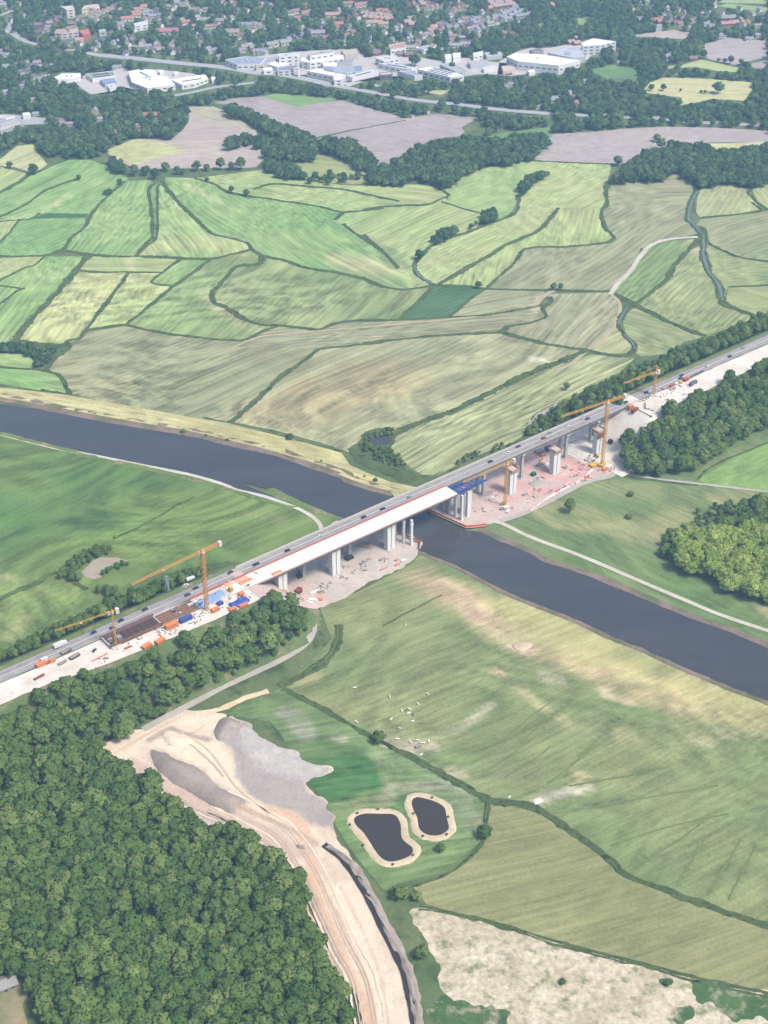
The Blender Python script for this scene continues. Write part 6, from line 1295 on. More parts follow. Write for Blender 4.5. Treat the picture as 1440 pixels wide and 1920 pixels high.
wood('scrub', 'bushes round the dry hollow in the left meadow', T('L', 325,290, 400,220, 480,165, 560,140, 620,150, 640,175, 560,185, 470,240, 440,280, 470,320, 420,335, 340,310), 5, 2, (.35,.55), C_NEAR, 6, 11); wood('scrub', 'bushes on the inner bend of the dry hollow', T('L', 570,290, 620,250, 690,220, 735,225, 720,245, 640,265, 590,305), 4.5, 2, (.3,.45), C_NEAR, 6, 12)
wood('scrub', 'thicket below the dry hollow in the left meadow', T('L', 540,400, 560,365, 620,350, 660,370, 640,410, 580,425), 5, 3, (.5,.7), C_NEAR, 6, 13); wood('scrub', 'rough bushes between hollow and motorway', T('L', 640,440, 760,400, 860,370, 1000,300, 1150,265, 1200,250, 1050,330, 850,410, 700,470), 6, 3, (.35,.6), C_NEAR, 6, 14, keep=.7)
wood('copse', 'yellow-green willow copse on the right bank meadow', T('D', 1080,290, 1130,275, 1200,290, 1260,290, 1320,275, 1440,280, 1440,555, 1380,540, 1260,500, 1180,440, 1095,430, 1085,350), 7.6, 8, (.85,1.4), C_WILL, 3, 15)
wood('copse', 'darker trees behind and left of the willow copse', T('D', 1015,335, 1060,280, 1080,275, 1090,420, 1050,400, 1020,370), 6, 6, (.5,.8), C_NEAR, 6, 16); wood('copse', 'dark trees at the upper right of the willow copse', T('D', 1240,275, 1300,210, 1380,160, 1440,150, 1440,275, 1320,270), 6.5, 7, (.75,1.05), C_NEAR, 6, 17)
wood('scrub', 'low scrub between the right wood and the willow copse', T('D', 1130,260, 1160,200, 1250,180, 1330,170, 1300,215, 1240,270), 6, 3, (.35,.55), C_NEAR, 6, 18, keep=.8)
wood('tree_row', 'row of dark trees between the two soil fields', T('J', 60,575, 110,565, 165,595, 250,625, 345,665, 435,695, 540,740, 545,790, 420,770, 330,725, 200,645, 70,605), 8, 7, (.8,1.1), C_FAR, 4, 20)
wood('tree_row', 'clump of trees on the pale field left of the tree row', T('J', 60,755, 120,740, 200,735, 212,775, 80,795), 8, 6, (.8,1.1), C_FAR, 4, 21); wood('tree_row', 'pair of round trees right of the field clump', T('J', 220,740, 260,735, 310,765, 300,788, 235,785), 8, 6, (.8,1.1), C_FAR, 4, 22)
wood('wood', 'dark wood in the middle of the pale fields', T('J', 335,775, 420,768, 500,765, 550,805, 540,860, 480,860, 340,850, 270,840, 300,800), 8, 6, (.85,1.15), C_FAR, 4, 23); wood('wood', 'dark wood below the big soil field', T('J', 560,765, 640,760, 750,770, 810,825, 880,865, 890,910, 790,905, 700,850, 600,815), 8, 6, (.85,1.15), C_FAR, 4, 24)
wood('hedge', 'broken hedge under the middle wood', T('A', 985,40, 1040,50, 1100,60, 1140,90, 1140,110, 1080,105, 1000,80), 7, 5, (.7,1.0), C_FAR, 4, 25); wood('hedge', 'line of small trees at the lower edge of the far fields', T('A', 1150,95, 1200,85, 1300,85, 1350,95, 1350,120, 1250,125, 1160,120), 9, 4, (.5,.8), C_FAR, 4, 26, keep=.6); wood('hedge', 'thicket below the big soil field', T('A', 1380,80, 1440,75, 1500,85, 1540,105, 1540,130, 1440,128, 1385,122), 8, 5, (.7,1.0), C_FAR, 4, 27)
wood('wood', 'wide dark wood between the soil fields and the green meadows', T('B', 120,110, 200,70, 270,50, 380,40, 480,40, 560,30, 665,30, 655,60, 600,105, 520,120, 440,130, 360,160, 300,210, 240,185, 180,170, 130,185, 20,185, 20,155, 90,135), 8.5, 7, (.85,1.2), C_FAR, 4, 28)
wood('wood', 'broad dark wood at the right above the brown fields', T('B', 885,180, 930,140, 960,115, 1000,92, 1060,85, 1100,62, 1180,62, 1280,85, 1440,70, 1440,195, 1370,205, 1300,188, 1200,203, 1160,178, 1120,152, 1060,180, 960,182, 900,186), 8.5, 7, (.85,1.2), C_FAR, 4, 29)
wood('hedge', 'dark copse on the green slope in the middle', T('B', 545,215, 580,175, 640,157, 642,172, 600,202, 565,238), 8, 5, (.75,1.0), C_FAR, 4, 30); wood('hedge', 'hedge clump left on the green ditch', T('B', 250,392, 280,365, 330,348, 335,372, 300,395, 260,410), 7, 4, (.6,.8), C_FAR, 4, 31); wood('hedge', 'square hedge clump right on the green ditch', T('B', 420,310, 440,298, 480,288, 486,310, 470,328, 425,340), 6.5, 5, (.6,.85), C_FAR, 4, 32)
wood('hedge', 'hedge along the left village lane', T('A', 420,30, 450,45, 470,75, 480,95, 440,85, 410,60), 8, 5, (.7,1.0), C_FAR, 4, 33); wood('hedge', 'bushes at the left edge of the marsh', T('A', 0,735, 50,728, 130,735, 210,755, 200,775, 160,815, 130,820, 130,780, 60,770, 0,755), 5.5, 2, (.35,.55), C_FAR, 4, 34)
wood('scrub', 'reed and bush thicket round the pool behind the dyke', T('X', 675,835, 690,818, 720,804, 742,806, 735,818, 705,820, 692,828, 700,840, 735,838, 745,850, 765,872, 740,876, 705,862), 4.5, 1.5, (.22,.4), C_NEAR, 6, 35); wood('scrub', 'bushes along the bridge foot beyond the river', T('N', 250,640, 330,600, 420,545, 520,525, 640,515, 620,530, 480,570, 360,620, 280,660), 5, 2, (.25,.4), C_NEAR, 6, 36, keep=.8)
# ---- trees of the town: everywhere that is not field, street, yard or house
TOWN = T('X', -60,-55, 1500,-55, 1500,248, 1440,247, 1245,240, 1166,242, 1100,247, 1037,252, 1021,278, 997,300, 960,302, 900,300, 900,262, 920,245, 905,225, 896,220, 817,213, 761,222, 699,205, 640,187, 515,175, 442,184, 400,193, 375,199, 353,200, 353,227, 343,243, 320,263, 253,258, 197,283, 180,292, 140,294, 94,292, 75,280, 72,270, 60,264, 33,266, 0,283, -60,295)
tx, ty = zip(*scatter(TOWN, 9.2, 4.0, .93, 40)); tx = np.array(tx); ty = np.array(ty)
rg = np.random.default_rng(41); tk = rg.uniform(.62, 1.12, len(tx))*(.75+.45*fbm(tx/70, ty/70, 3))
c_, s_ = math.cos(PITCH), math.sin(PITCH); ok = np.ones(len(tx), bool)
PX = {}
for hz_ in (0.0, .45, .9):
    z = tk*13*hz_ - CAMZ; f_ = ty*c_ - z*s_; PX[hz_] = (720 + FPX*tx/f_, 960 + FPX*(-ty*s_ - z*c_)/f_)
for pl, *_ in FIELDS[43:]:
    for hz_ in (.0, .45, .9): ok &= ~inpoly(PX[hz_][0], PX[hz_][1], pl)
for pl in HOLES:
    for hz_ in (.0, .45, .9): ok &= ~inpoly(PX[hz_][0], PX[hz_][1], pl)
for x, y, rx, ry in SPOTS:
    for hz_ in (.0, .45, .9): ok &= ((PX[hz_][0]-x)/rx)**2 + ((PX[hz_][1]-y)/ry)**2 > 1
print('town trees', ok.sum(), 'of', len(ok))
tp = [(x, y, 0.0, k, k*rt.uniform(.8,1.1)) for x, y, k, o_ in zip(tx, ty, tk, ok) if o_]
mass('town_trees', 'mass of dark green trees filling the town and its gardens', tp, C_FAR, 4, 42)
# trees standing in the works and on the far straw fields
LONE = [  # tile, x, y of the foot, size, kind, label
 ('A',38,72,.75,'F','slim tree standing left on the small straw field'), ('A',127,94,1.15,'F','round tree at the corner below the small straw field'), ('A',297,118,.6,'F','small tree alone on the upper left green field'),
 ('A',450,132,.55,'F','little tree left of the ditch fork'), ('A',398,172,.55,'F','left one of two small trees on the upper ditch'), ('A',412,168,.6,'F','right one of two small trees on the upper ditch'),
 ('A',505,100,1.15,'F','big round tree left at the head of the ditches'), ('A',548,98,.95,'F','medium round tree beside the big one at the ditch head'), ('A',582,112,1.1,'F','pale bushy tree right at the ditch head'),
 ('A',622,82,1.0,'F','oval tree first in the row under the left soil field'), ('A',665,95,.85,'F','sloping tree second in the row under the left soil field'), ('A',685,96,.6,'F','small tree behind the sloping tree of the row'), ('A',738,82,1.05,'F','round tree third in the row under the left soil field'),
 ('A',775,82,.8,'F','small gap tree in the middle of the row'), ('A',828,78,1.25,'F','broad crowned tree near the right end of the row'), ('A',868,76,.75,'F','low tree between the two broad ones of the row'), ('A',903,76,1.25,'F','last broad tree at the right end of the row'),
 ('A',776,122,.5,'F','tiny tree at the bend of the upper ditch'), ('A',868,165,.75,'F','left one of two trees on the long upper ditch'), ('A',925,176,.65,'F','right one of two trees on the long upper ditch'),
 ('B',657,172,.5,'F','tiny tree right of the dark copse on the green slope'), ('B',385,358,.55,'F','left small tree between the hedge clumps'), ('B',402,348,.5,'F','right small tree between the hedge clumps'), ('B',202,468,.9,'F','tree at the lower end of the hedge clumps'),
 ('B',410,570,.65,'F','small tree on the ditch crossing by the dark green field'), ('B',678,575,.65,'F','left bush of the pair at the pale farm track'), ('B',702,576,.6,'F','right bush of the pair at the pale farm track'), ('B',905,135,1.0,'F','tree at the left corner of the right wood'),
 ('B',1057,78,1.25,'F','large tree on the lower edge of the right soil field'), ('B',1043,50,.9,'F','rounded tree in the right soil field behind the large one'), ('B',990,440,.35,'F','tiny bush on the brown field beside the curved pale path'),
 ('P6',920,975,1.35,'F','large round oak alone on the straw field at right'), ('P6',350,945,.8,'F','tall bush left on the straw field edge'), ('P6',225,945,.8,'F','round bush at the left end of the straw field edge'), ('P6',530,955,.4,'F','tiny bush on the straw field edge'), ('P6',745,972,.4,'F','small bush left of the large oak'), ('P6',785,975,.45,'F','small bush beside the large oak'),
 ('P6',990,655,.6,'F','small tree at the foot of the far soil field'), ('P6',1050,668,1.0,'F','round tree at the foot of the far soil field'), ('P6',925,645,.5,'F','bush left of the round tree at the far soil field'), ('P6',1160,680,.8,'F','tree where the far hedge starts at right'),
 ('P4',430,690,1.5,'F','dark round tree standing among the factory halls'), ('P4',820,735,1.0,'F','round tree beside the grey hall of the works'), ('P4',970,580,1.1,'F','round tree between the white cubes and the cream block'), ('P4',1250,600,1.0,'F','tree by the low grey hall left of the great warehouse'), ('P4',620,600,1.2,'F','tree in the green behind the dark round tree'), ('P4',690,610,1.1,'F','second tree in the green behind the dark round tree'),
 ('A',200,758,.5,'F','dark little tree by the marsh bushes at left'),
 ('D',652,215,.95,'N','dark rounded tree alone on the right bank meadow'), ('D',895,150,.6,'B2','dark bush near the upper edge of the right bank meadow'), ('D',888,238,.55,'B2','low bush between lone tree and willow copse'),
 ('C',1225,236,1.3,'B','round bush on the inner foot of the dyke'), ('C',773,208,.9,'B','bush on the stony far river bank at left'), ('C',870,222,.5,'B','small bush on the far river bank, right of the first'), ('C',960,242,.6,'B','bush on the far river bank in the middle'), ('C',1355,330,.5,'B','slim bush on top of the dyke'),
 ('M',835,55,.5,'B','small bush above the bank near the bridge'), ('M',905,82,.8,'B','bushy shrub above the bank nearest the bridge'), ('C',488,652,.9,'W','bright green bush at the end of the faint meadow ditch'),
 ('F',600,440,1.9,'B','large bush on the pasture ditch beside the bare patch'), ('Q',640,255,1.8,'B','bush at the bend of the pond ditch'), ('Q',405,425,1.9,'B','bush below the larger pond'), ('Q',450,430,1.3,'B','lower bush right of the bush below the larger pond'), ('Q',465,590,1.6,'B','dark bush in the green strip beside the trench'),
 ('Q',520,295,1.2,'B','dark low bush in the grass right of the larger pond'), ('O',80,620,.7,'N','grey-green tree on the verge behind the middle crane'), ('Q',25,640,.1,'B','tiny bush at the foot of the lower left wood'),
 ('Q',862,668,.8,'B','dark rush clump in the middle of the pale heath'), ('Q',1155,672,.7,'B','dark rush clump at the right of the pale heath'),
]
KK = dict(F=FARM, N=NEAR, B=BUSH, B2=NEAR, W=WILL)
for i, (t, x, y, k, kd, lab) in enumerate(LONE):
    p = GT(*T(t, x, y)[0]); b = kd == 'B' or 'bush' in lab or 'shrub' in lab or 'clump' in lab
    kz = k*(.55 if kd == 'B2' else 1.0)
    if kd == 'W': k *= .35; kz = k*.8
    tree_obj(KK[kd][i % len(KK[kd])], p, (k, kz), i*1.7, lab, None, 'shrub' if b else 'tree', 'shrub' if b else 'tree')
# sedge tufts on the pond shores
for pi, (nm, pl) in enumerate((('larger left', (490,822, 602,800, 448,885, 520,995, 682,1100, 790,1048)), ('smaller right', (893,738, 792,825, 980,842, 972,937, 845,946)))):
    for k in range(0, len(pl), 2):
        p = G(*T('F', pl[k], pl[k+1])[0], 1.0); tree_obj(BUSH[k % 3], p, (.34, .26), k*1.0, 'dark sedge tuft on the sandy shore of the %s pond, %s counted clockwise' % (nm, ORD[k//2]), 'sedge tufts round the ponds', 'shrub', 'shrub')
HAZE = .000078
# ================================================================== tower cranes
m_yel = simple('crane_yellow', S(232,176,72), .5, .08, .4); m_ora = simple('crane_orange', S(234,166,96), .5, .08, .4); m_cw = simple('ballast_concrete', S(226,220,210), .8, .1, .4); m_cab = simple('cab_white', S(232,232,230), .4, .05, .4)
def lattice(mb, a, b, w, seg, tri=False):
    a, b = Vector(a), Vector(b); d = (b-a); L_ = d.length; d = d/L_; up = Vector((0,0,1)) if abs(d.z) < .9 else Vector((1,0,0)); x = d.cross(up).normalized(); y = x.cross(d).normalized()
    cs = [x*w/2+y*w/2, -x*w/2+y*w/2, -x*w/2-y*w/2, x*w/2-y*w/2] if not tri else [x*w/2, -x*w/2, y*w*.9]
    n_ = max(2, int(L_/seg)); th = w*.13
    for c in cs: mb.bar(a+c, b+c, th)
    for i in range(n_):
        p = a + d*L_*i/n_; q = a + d*L_*(i+1)/n_
        for k in range(len(cs)):
            c0, c1 = cs[k], cs[(k+1) % len(cs)]; mb.bar(p+c0, q+c1, th*.7) if i % 2 else mb.bar(p+c1, q+c0, th*.7)
            mb.bar(p+c0, p+c1, th*.6)
def crane(base, ytop, tip, back, mat, label, w=2.0, head=False, z0=None):
    b = GT(*base) if z0 is None else G(*base, z0); Hc = height_to(b, ytop); zt = b.z + Hc
    tp = G(*tip, zt); v = Vector((tp.x-b.x, tp.y-b.y, 0)); J = v.length; rz = math.atan2(v.y, v.x)
    r = empty('tower_crane', b, rz); tag(r, label, 'crane', 'tower cranes of the bridge site')
    MB().box(-3, 3, -3, 3, -.2, .9).box(-.6, .6, -4, 4, .9, 1.5).box(-4, 4, -.6, .6, .9, 1.45).build('base', m_cw, r)
    mb = MB(); lattice(mb, (0,0,.8), (0,0,Hc-1.2), w, 2.2); mb.build('mast', mat, r)
    MB().tube((0,0,Hc-1.4), (0,0,Hc-.4), w*.75, w*.75, 10).build('slewing_ring', m_cab, r)
    mb = MB(); lattice(mb, (1,0,Hc), (J,0,Hc), w*.75, 2.2, True); mb.build('jib', mat, r)
    mb = MB(); lattice(mb, (-1,0,Hc), (-back,0,Hc), w*.8, 2.2); c = mb.build('counter_jib', mat, r)
    MB().box(-back, -back+2.6, -1.3, 1.3, Hc-2.6, Hc+1.4).build('counterweight', m_cw, c)
    MB().box(.9, 2.9, -2.4, -.8, Hc-3.0, Hc-.7).build('cab', m_cab, r)
    mb = MB()
    if head:
        mb.bar((0,0,Hc), (0,0,Hc+7), w*.5); mb.bar((0,0,Hc+7), (J*.6,0,Hc+1.3), .25); mb.bar((0,0,Hc+7), (-back*.9,0,Hc+.6), .25)
    else: mb.frustum((-w*.6,w*.6,-w*.6,w*.6), (-.3,.3,-.3,.3), Hc-.4, Hc+2.2)
    mb.build('tower_head', mat, r)
    tr = MB().box(J*.55-.8, J*.55+.8, -.7, .7, Hc-.9, Hc-.3).build('trolley', m_cab, r); MB().bar((J*.55,0,Hc-.9), (J*.55,0,Hc-9), .14).box(J*.55-.4, J*.55+.4, -.3, .3, Hc-10, Hc-9).build('hook', m_fascia, tr)
    return r
crane(T('L',1165,497)[0], T('L',0,160)[0][1], T('L',738,350)[0], 17, m_ora, 'big orange tower crane with white counterweight beside the blue sheets at left', 2.3)
crane(T('L',655,702)[0], T('L',0,500)[0][1], T('L',308,610)[0], 5, m_yel, 'shorter orange crane at the end of the open steel trough', 1.3)
crane(T('N',572,925)[0], T('N',0,645)[0][1], T('N',300,772)[0], 9, m_yel, 'yellow crane between the river quay and the first free pier', 2.0)
crane(T('N',1195,668)[0], T('N',0,250)[0][1], T('N',932,350)[0], 21, m_yel, 'tall orange-yellow crane beside the scaffold-collared pier', 2.2)
crane(T('O',668,652)[0], T('O',0,495)[0][1], T('O',465,573)[0], 4, m_yel, 'yellow crane with pointed head on the right sand yard', 1.9, head=True)
# lattice mast on the far slope
b = GT(*T('L', 945,402)[0]); Hm = height_to(b, T('L',0,300)[0][1]); r = empty('lattice_mast', b); tag(r, 'pale green lattice mast behind the motorway left of the big crane', 'mast'); mb = MB()
for k in range(4):
    a = k*math.pi/2 + .4; p = Vector((math.cos(a)*2.2, math.sin(a)*2.2, 0)); q = Vector((math.cos(a)*.5, math.sin(a)*.5, Hm)); mb.bar(p, q, .28)
    a2 = a + math.pi/2; p2 = Vector((math.cos(a2)*2.2, math.sin(a2)*2.2, 0)); q2 = Vector((math.cos(a2)*.5, math.sin(a2)*.5, Hm))
    for i in range(8): mb.bar(p.lerp(q, i/8), p2.lerp(q2, (i+1)/8), .16)
m_mast = simple('pale_green_paint', S(176,214,196), .6, .1, .5); mb.build('legs', m_mast, r); MB().box(-2.6, 2.6, -.2, .2, Hm-3, Hm-2.6).box(-2, 2, -.2, .2, Hm-.4, Hm).build('crossarm', m_mast, r)
MB().box(-2.6, 2.6, -2.6, 2.6, -.3, .4).build('footing', m_conc, r)
# ================================================================== vehicles
M_PAINT = tinted('car_paint', .35, .03, .5, .5); m_tyre = simple('tyre_rubber', S(40,40,42)); m_lamp = simple('lamp_glass', S(230,230,220), .2, .05); m_tail = simple('tail_lamp', S(170,40,36), .3, .05)
def car_proto():
    r = empty('car')
    b = MB(); b.frustum((-2.15,2.15,-.86,.86), (-2.2,2.2,-.9,.9), .28, .62); b.frustum((-2.2,2.2,-.9,.9), (-2.05,2.0,-.82,.82), .62, .92); b.build('body', M_PAINT, r)
    g = MB(); g.frustum((-1.75,1.1,-.80,.80), (-1.2,.35,-.64,.64), .92, 1.42); c = g.build('cabin_glass', m_glass, r); MB().box(-1.2, .35, -.64, .64, 1.42, 1.47).build('roof', M_PAINT, r)
    for x in (-1.35, 1.35):
        for y in (-.86, .86): w = MB().tube((x, y-.1, .32), (x, y+.1, .32), .33, .33, 10).build('wheel', m_tyre, r)
    for y in (-.6, .6): MB().box(2.14, 2.22, y-.2, y+.2, .6, .74).build('headlight', m_lamp, r); MB().box(-2.24, -2.16, y-.2, y+.2, .62, .78).build('tail_light', m_tail, r)
    return r
def lorry_proto():
    r = empty('lorry')
    MB().box(-5.2, 3.0, -1.25, 1.25, 1.05, 3.8).build('cargo_box', M_PAINT, r); MB().frustum((3.2,5.2,-1.22,1.22), (3.2,4.9,-1.18,1.18), .7, 3.2).build('cab', M_PAINT, r)
    MB().box(5.0, 5.16, -1.05, 1.05, 1.9, 2.8).build('windscreen', m_glass, r); MB().box(-5.1, 5.0, -.5, .5, .6, 1.04).build('chassis', m_tyre, r)
    for x in (-4.0, -2.8, 4.1):
        for y in (-1.1, 1.1): MB().tube((x, y-.15, .5), (x, y+.15, .5), .5, .5, 10).build('wheel', m_tyre, r)
    return r
CARP, LORP = car_proto(), lorry_proto(); used = {'c': False, 'l': False}
PCOL = dict(black=S(46,48,56), blue=S(52,66,110), white=S(240,240,240), red=S(180,60,56), silver=S(170,174,180), grey=S(96,98,104))
def vehicle(px, py, z, col, label, kind='c', rz=None, group='vehicles on the motorway', sc_=1.0):
    P_ = CARP if kind == 'c' else LORP; r = P_ if not used[kind] else copy_tree(P_); used[kind] = True
    p = G(px, py, z + .6); r.location = (p.x, p.y, z); r.rotation_euler.z = AROT if rz is None else rz; r.scale = (sc_,)*3
    for ch in r.children:
        if ch.name.split('.')[0] in ('body', 'roof', 'cargo_box', 'cab'): ch.color = PCOL[col]
    tag(r, label, 'car' if kind == 'c' else 'lorry', group); return r
CARS = []
for t, lst in (('L', ((1295,280,'black'),(1435,235,'black'),(1100,367,'blue'),(1055,405,'blue'),(815,488,'black'),(678,550,'black'),(632,590,'grey'),(525,617,'blue'))),
               ('M', ((140,608,'black'),(340,521,'black'),(540,431,'white'),(830,306,'black'),(952,253,'black'),(1125,178,'silver'))),
               ('N', ((478,635,'black'),(590,580,'white'),(657,538,'blue'),(820,484,'red'),(858,450,'silver'),(980,411,'white'),(1103,360,'blue'),(1350,253,'black'))),
               ('O', ((617,632,'black'),(850,536,'blue'),(857,516,'black'),(1030,456,'white'),(1183,388,'black'),(1270,332,'silver')))):
    for x, y, c in lst: q = T(t, x, y)[0]; CARS.append((q[0], q[1], c))
CARS.sort(); cnt = defaultdict(int)
for x, y, c in CARS:
    cnt[c] += 1; d_ = sd(G(x, y, ZD))[1]
    vehicle(x, y, ZD-.06, c, '%s car on the motorway, %s %s one from the left' % (c, ORD[cnt[c]-1], c) if sum(1 for k in CARS if k[2] == c) > 1 else 'only %s car driving on the motorway, above the second free pier' % c, 'c', AROT if d_ > 6.5 else AROT + math.pi, sc_=1.12)
vehicle(*T('L',340,692)[0], ZD-.06, 'white', 'white box lorry on the motorway at the left', 'l')
vehicle(*T('O',935,577)[0], ZD-.2, 'grey', 'dark lorry parked on the right sand yard', 'l', AROT+.1, 'site vehicles')
vehicle(*T('L',530,718)[0], ZD-.2, 'blue', 'blue car parked on the left sand yard', 'c', AROT+.5, 'site vehicles')
vehicle(*T('L',1072,318)[0], ZD-.2, 'white', 'white van on the far verge right of the lattice mast', 'l', AROT, 'site vehicles', .7); vehicle(*T('L',1042,352)[0], ZD-.2, 'white', 'white car at the far lay-by right of the lattice mast', 'c', AROT, 'site vehicles', 1.2)
vehicle(*T('L',565,508)[0], 14.0, 'white', 'white lorry on the far service lane', 'l', AROT, 'site vehicles', .9).location.z = terrain(*G(*T('L',565,508)[0], 14.6).to_2d())
# ---- containers, cabins and skips
M_BOX = tinted('container_paint', .6, .12, .5)
def cont_proto():
    r = empty('container'); b = MB(); b.box(-.49, .49, -.46, .46, .03, .97)
    for i in range(12):
        x = -.46 + i*.08; b.box(x, x+.04, -.49, -.46, .06, .94); b.box(x, x+.04, .46, .49, .06, .94)
    b.build('shell', M_BOX, r); f = MB()
    for x in (-.5, .46):
        for y in (-.5, .46): f.box(x, x+.04, y, y+.04, 0, 1)
    f.build('corner_posts', M_BOX, r)
    for y in (-.44, .02): MB().box(.49, .51, y, y+.42, .06, .94).build('door', M_BOX, r)
    return r
def skip_proto():
    r = empty('skip'); o = (-.5,.5,-.5,.5); i_ = (-.40,.40,-.5,.5)
    MB().frustum((-.36,.36,-.42,.42), (-.5,.5,-.5,.5), 0, .82).build('tub', M_BOX, r); MB().box(-.5,.5,-.5,-.45,.82,1).box(-.5,.5,.45,.5,.82,1).box(-.5,-.45,-.45,.45,.82,1).box(.45,.5,-.45,.45,.82,1).build('rim', M_BOX, r)
    MB().box(-.44,.44,-.44,.44,.821,.88).build('load', m_heap, r); return r
BXP = {'container': cont_proto(), 'skip': skip_proto()}; bxu = set()
BC = dict(orange=S(232,142,88), blue=S(72,96,168), red=S(210,104,88), white=S(238,236,232), dark=S(70,68,72), grey=S(160,160,160), rust=S(150,84,64), green=S(60,110,80), yellow=S(236,190,80), pink=S(222,150,140))
def box(t, x, y, L_, B_, H_, col, label, z=None, rz=None, kind='container', group='containers and skips on the site'):
    P_ = BXP[kind]; r = P_ if kind not in bxu else copy_tree(P_); bxu.add(kind)
    q = T(t, x, y)[0]; p = GT(*q) if z is None else G(*q, z); gz = p.z if p.z > 1 else .78
    r.location = (p.x, p.y, gz + (.15 if z is None and p.z > 1 else 0)); r.rotation_euler.z = AROT if rz is None else AROT + rz; r.scale = (L_*.85, B_*.82, H_*.82); tag(r, label, kind, group)
    for ch in r.children:
        if ch.name.split('.')[0] != 'load': ch.color = BC[col]
ZY = ZD-.2
box('L',965,590,12,5,5,'orange','large orange screen box along the brown stage',ZY); box('L',1045,552,12,4,5,'blue','large blue screen box along the brown stage',ZY)
box('L',825,700,9,5,3,'orange','orange box at the lower yard edge, left of two',ZY,.2); box('L',900,672,9,5,3,'orange','orange box at the lower yard edge, right of two',ZY,.2)
box('L',1212,497,8,4,3.5,'orange','orange container at the foot of the big crane',ZY); box('L',1310,492,7,4,2.5,'orange','orange container left of the blue tarpaulin heap',ZY,.1); box('L',1370,470,9,3,2.5,'orange','orange container in front of the blue tarpaulin heap',ZY); box('L',1358,408,5,4,3,'orange','orange container behind the blue tarpaulin heap',ZY)
box('L',232,805,9,4,4,'orange','orange truck box by the motorway at far left',ZY); box('L',250,778,6,3,3.5,'white','white box beside the orange truck box',ZY); box('L',295,780,5,4,2.5,'orange','small orange container right of the orange truck box',ZY); box('L',268,795,3,2,2.5,'red','little red box between the orange ones',ZY)
box('L',372,730,10,3.5,2,'dark','dark open skip, upper one of the left yard',ZY,.1,'skip'); box('L',420,758,10,4,2,'dark','dark open skip, larger one of the left yard',ZY,.1,'skip'); box('L',352,792,8,3,1.8,'grey','grey open skip, lowest one of the left yard',ZY,.1,'skip'); box('L',672,672,4,5,7,'grey','tall grey cabin stack beside the shorter orange crane',ZY); box('L',618,672,4,3,4,'grey','grey box behind the shorter orange crane',ZY)
box('L',1238,460,5,4,3,'blue','blue container under the deck end by the big crane',ZY); box('L',1300,405,3,4,9,'yellow','yellow formwork tower at the white deck edge',ZY-3); box('L',220,872,10,2,1.5,'rust','rusty beam stack on the lower left yard',ZY,.1); box('L',560,760,16,1.2,1,'pink','long pink barrier on the lower left yard',ZY,.05); box('L',720,705,6,2,1.5,'red','red pallet stack below the open trough',ZY)
box('L',625,512,4,3,5,'orange','orange cab box on the far slope by the yellow jib',None)
box('M',365,830,9,5,4,'rust','rust-red machine housing beside the left twin pier',.7,.2); box('M',410,800,7,5,6,'rust','taller rust-red tank right of the machine housing',.7,.4); box('M',515,790,11,3,1.2,'white','white slab stack on the left bank floor',.7); box('M',470,858,9,4,1.5,'white','white cabin roof lower left of the river floor',.7,-.9); box('M',505,842,9,4,1.5,'white','white cabin roof next to the orange box',.7,-.9); box('M',548,838,5,4,1.5,'orange','orange box near the white cabin roofs',.7,-.9); box('M',1085,590,6,3,1.5,'white','white crate near the left bank tip',.7); box('M',1045,615,5,2,1.2,'orange','orange crate near the left bank tip',.7); box('M',1040,585,4,3,1.2,'pink','pink crate near the left bank tip',.7); box('M',960,640,9,1.5,.9,'pink','pink beam lying on the left bank floor',.7); box('M',735,575,8,6,3,'dark','dark stack of formwork behind the second twin pier',.7); box('M',425,690,8,5,4,'dark','dark formwork stack behind the first twin pier',.7)
box('N',850,562,7,5,5,'blue','bright blue container beyond the orange-collared pier',.7); box('N',815,600,6,4,3,'orange','orange container left below the blue one',.7); box('N',790,578,8,6,3,'grey','grey shed roof left of the blue container',.7); box('N',800,660,9,3,2,'grey','grey machine on the pink floor in the middle',.7,-.3,); box('N',840,665,8,3,2.5,'white','white cabin on the pink floor in the middle',.7,.2); box('N',755,725,5,4,4,'green','green machine in front of the old pier',.7)
box('N',1140,665,9,6,3,'yellow','yellow container left at the tall crane foot',.7); box('N',1195,665,8,5,3.5,'yellow','yellow cabin at the tall crane foot',.7,.3); box('N',1215,690,7,4,2.5,'orange','orange container right at the tall crane foot',.7); box('N',575,940,5,4,3,'white','white crate pile left at the yellow crane foot',.7); box('N',560,915,4,4,3,'yellow','yellow crate at the yellow crane foot',.7,.5); box('N',590,960,6,3,2,'white','white crate in front of the yellow crane foot',.7,.4); box('N',548,945,3,3,2,'grey','grey crate at the yellow crane foot',.7)
box('N',700,850,6,3,1.5,'grey','grey slab pile before the first free pier',.7); box('N',800,825,5,2,1,'pink','pink slab pile on the rosy gravel',.7); box('N',960,800,6,1.5,1.2,'red','red barrier block on the rubble kerb, middle',.7,.1); box('N',910,825,6,1.5,1.2,'red','red barrier block on the rubble kerb, left',.7,.1); box('N',1100,735,6,1.5,1.2,'red','red barrier block on the rubble kerb, right',.7,.1); box('N',1000,690,4,3,1.2,'pink','pink pallet on the red gravel',.7); box('N',1060,685,4,3,1.2,'pink','pink pallet right on the red gravel',.7); box('N',1250,520,3,5,5,'dark','dark door panel leaning at the sand slope',None)
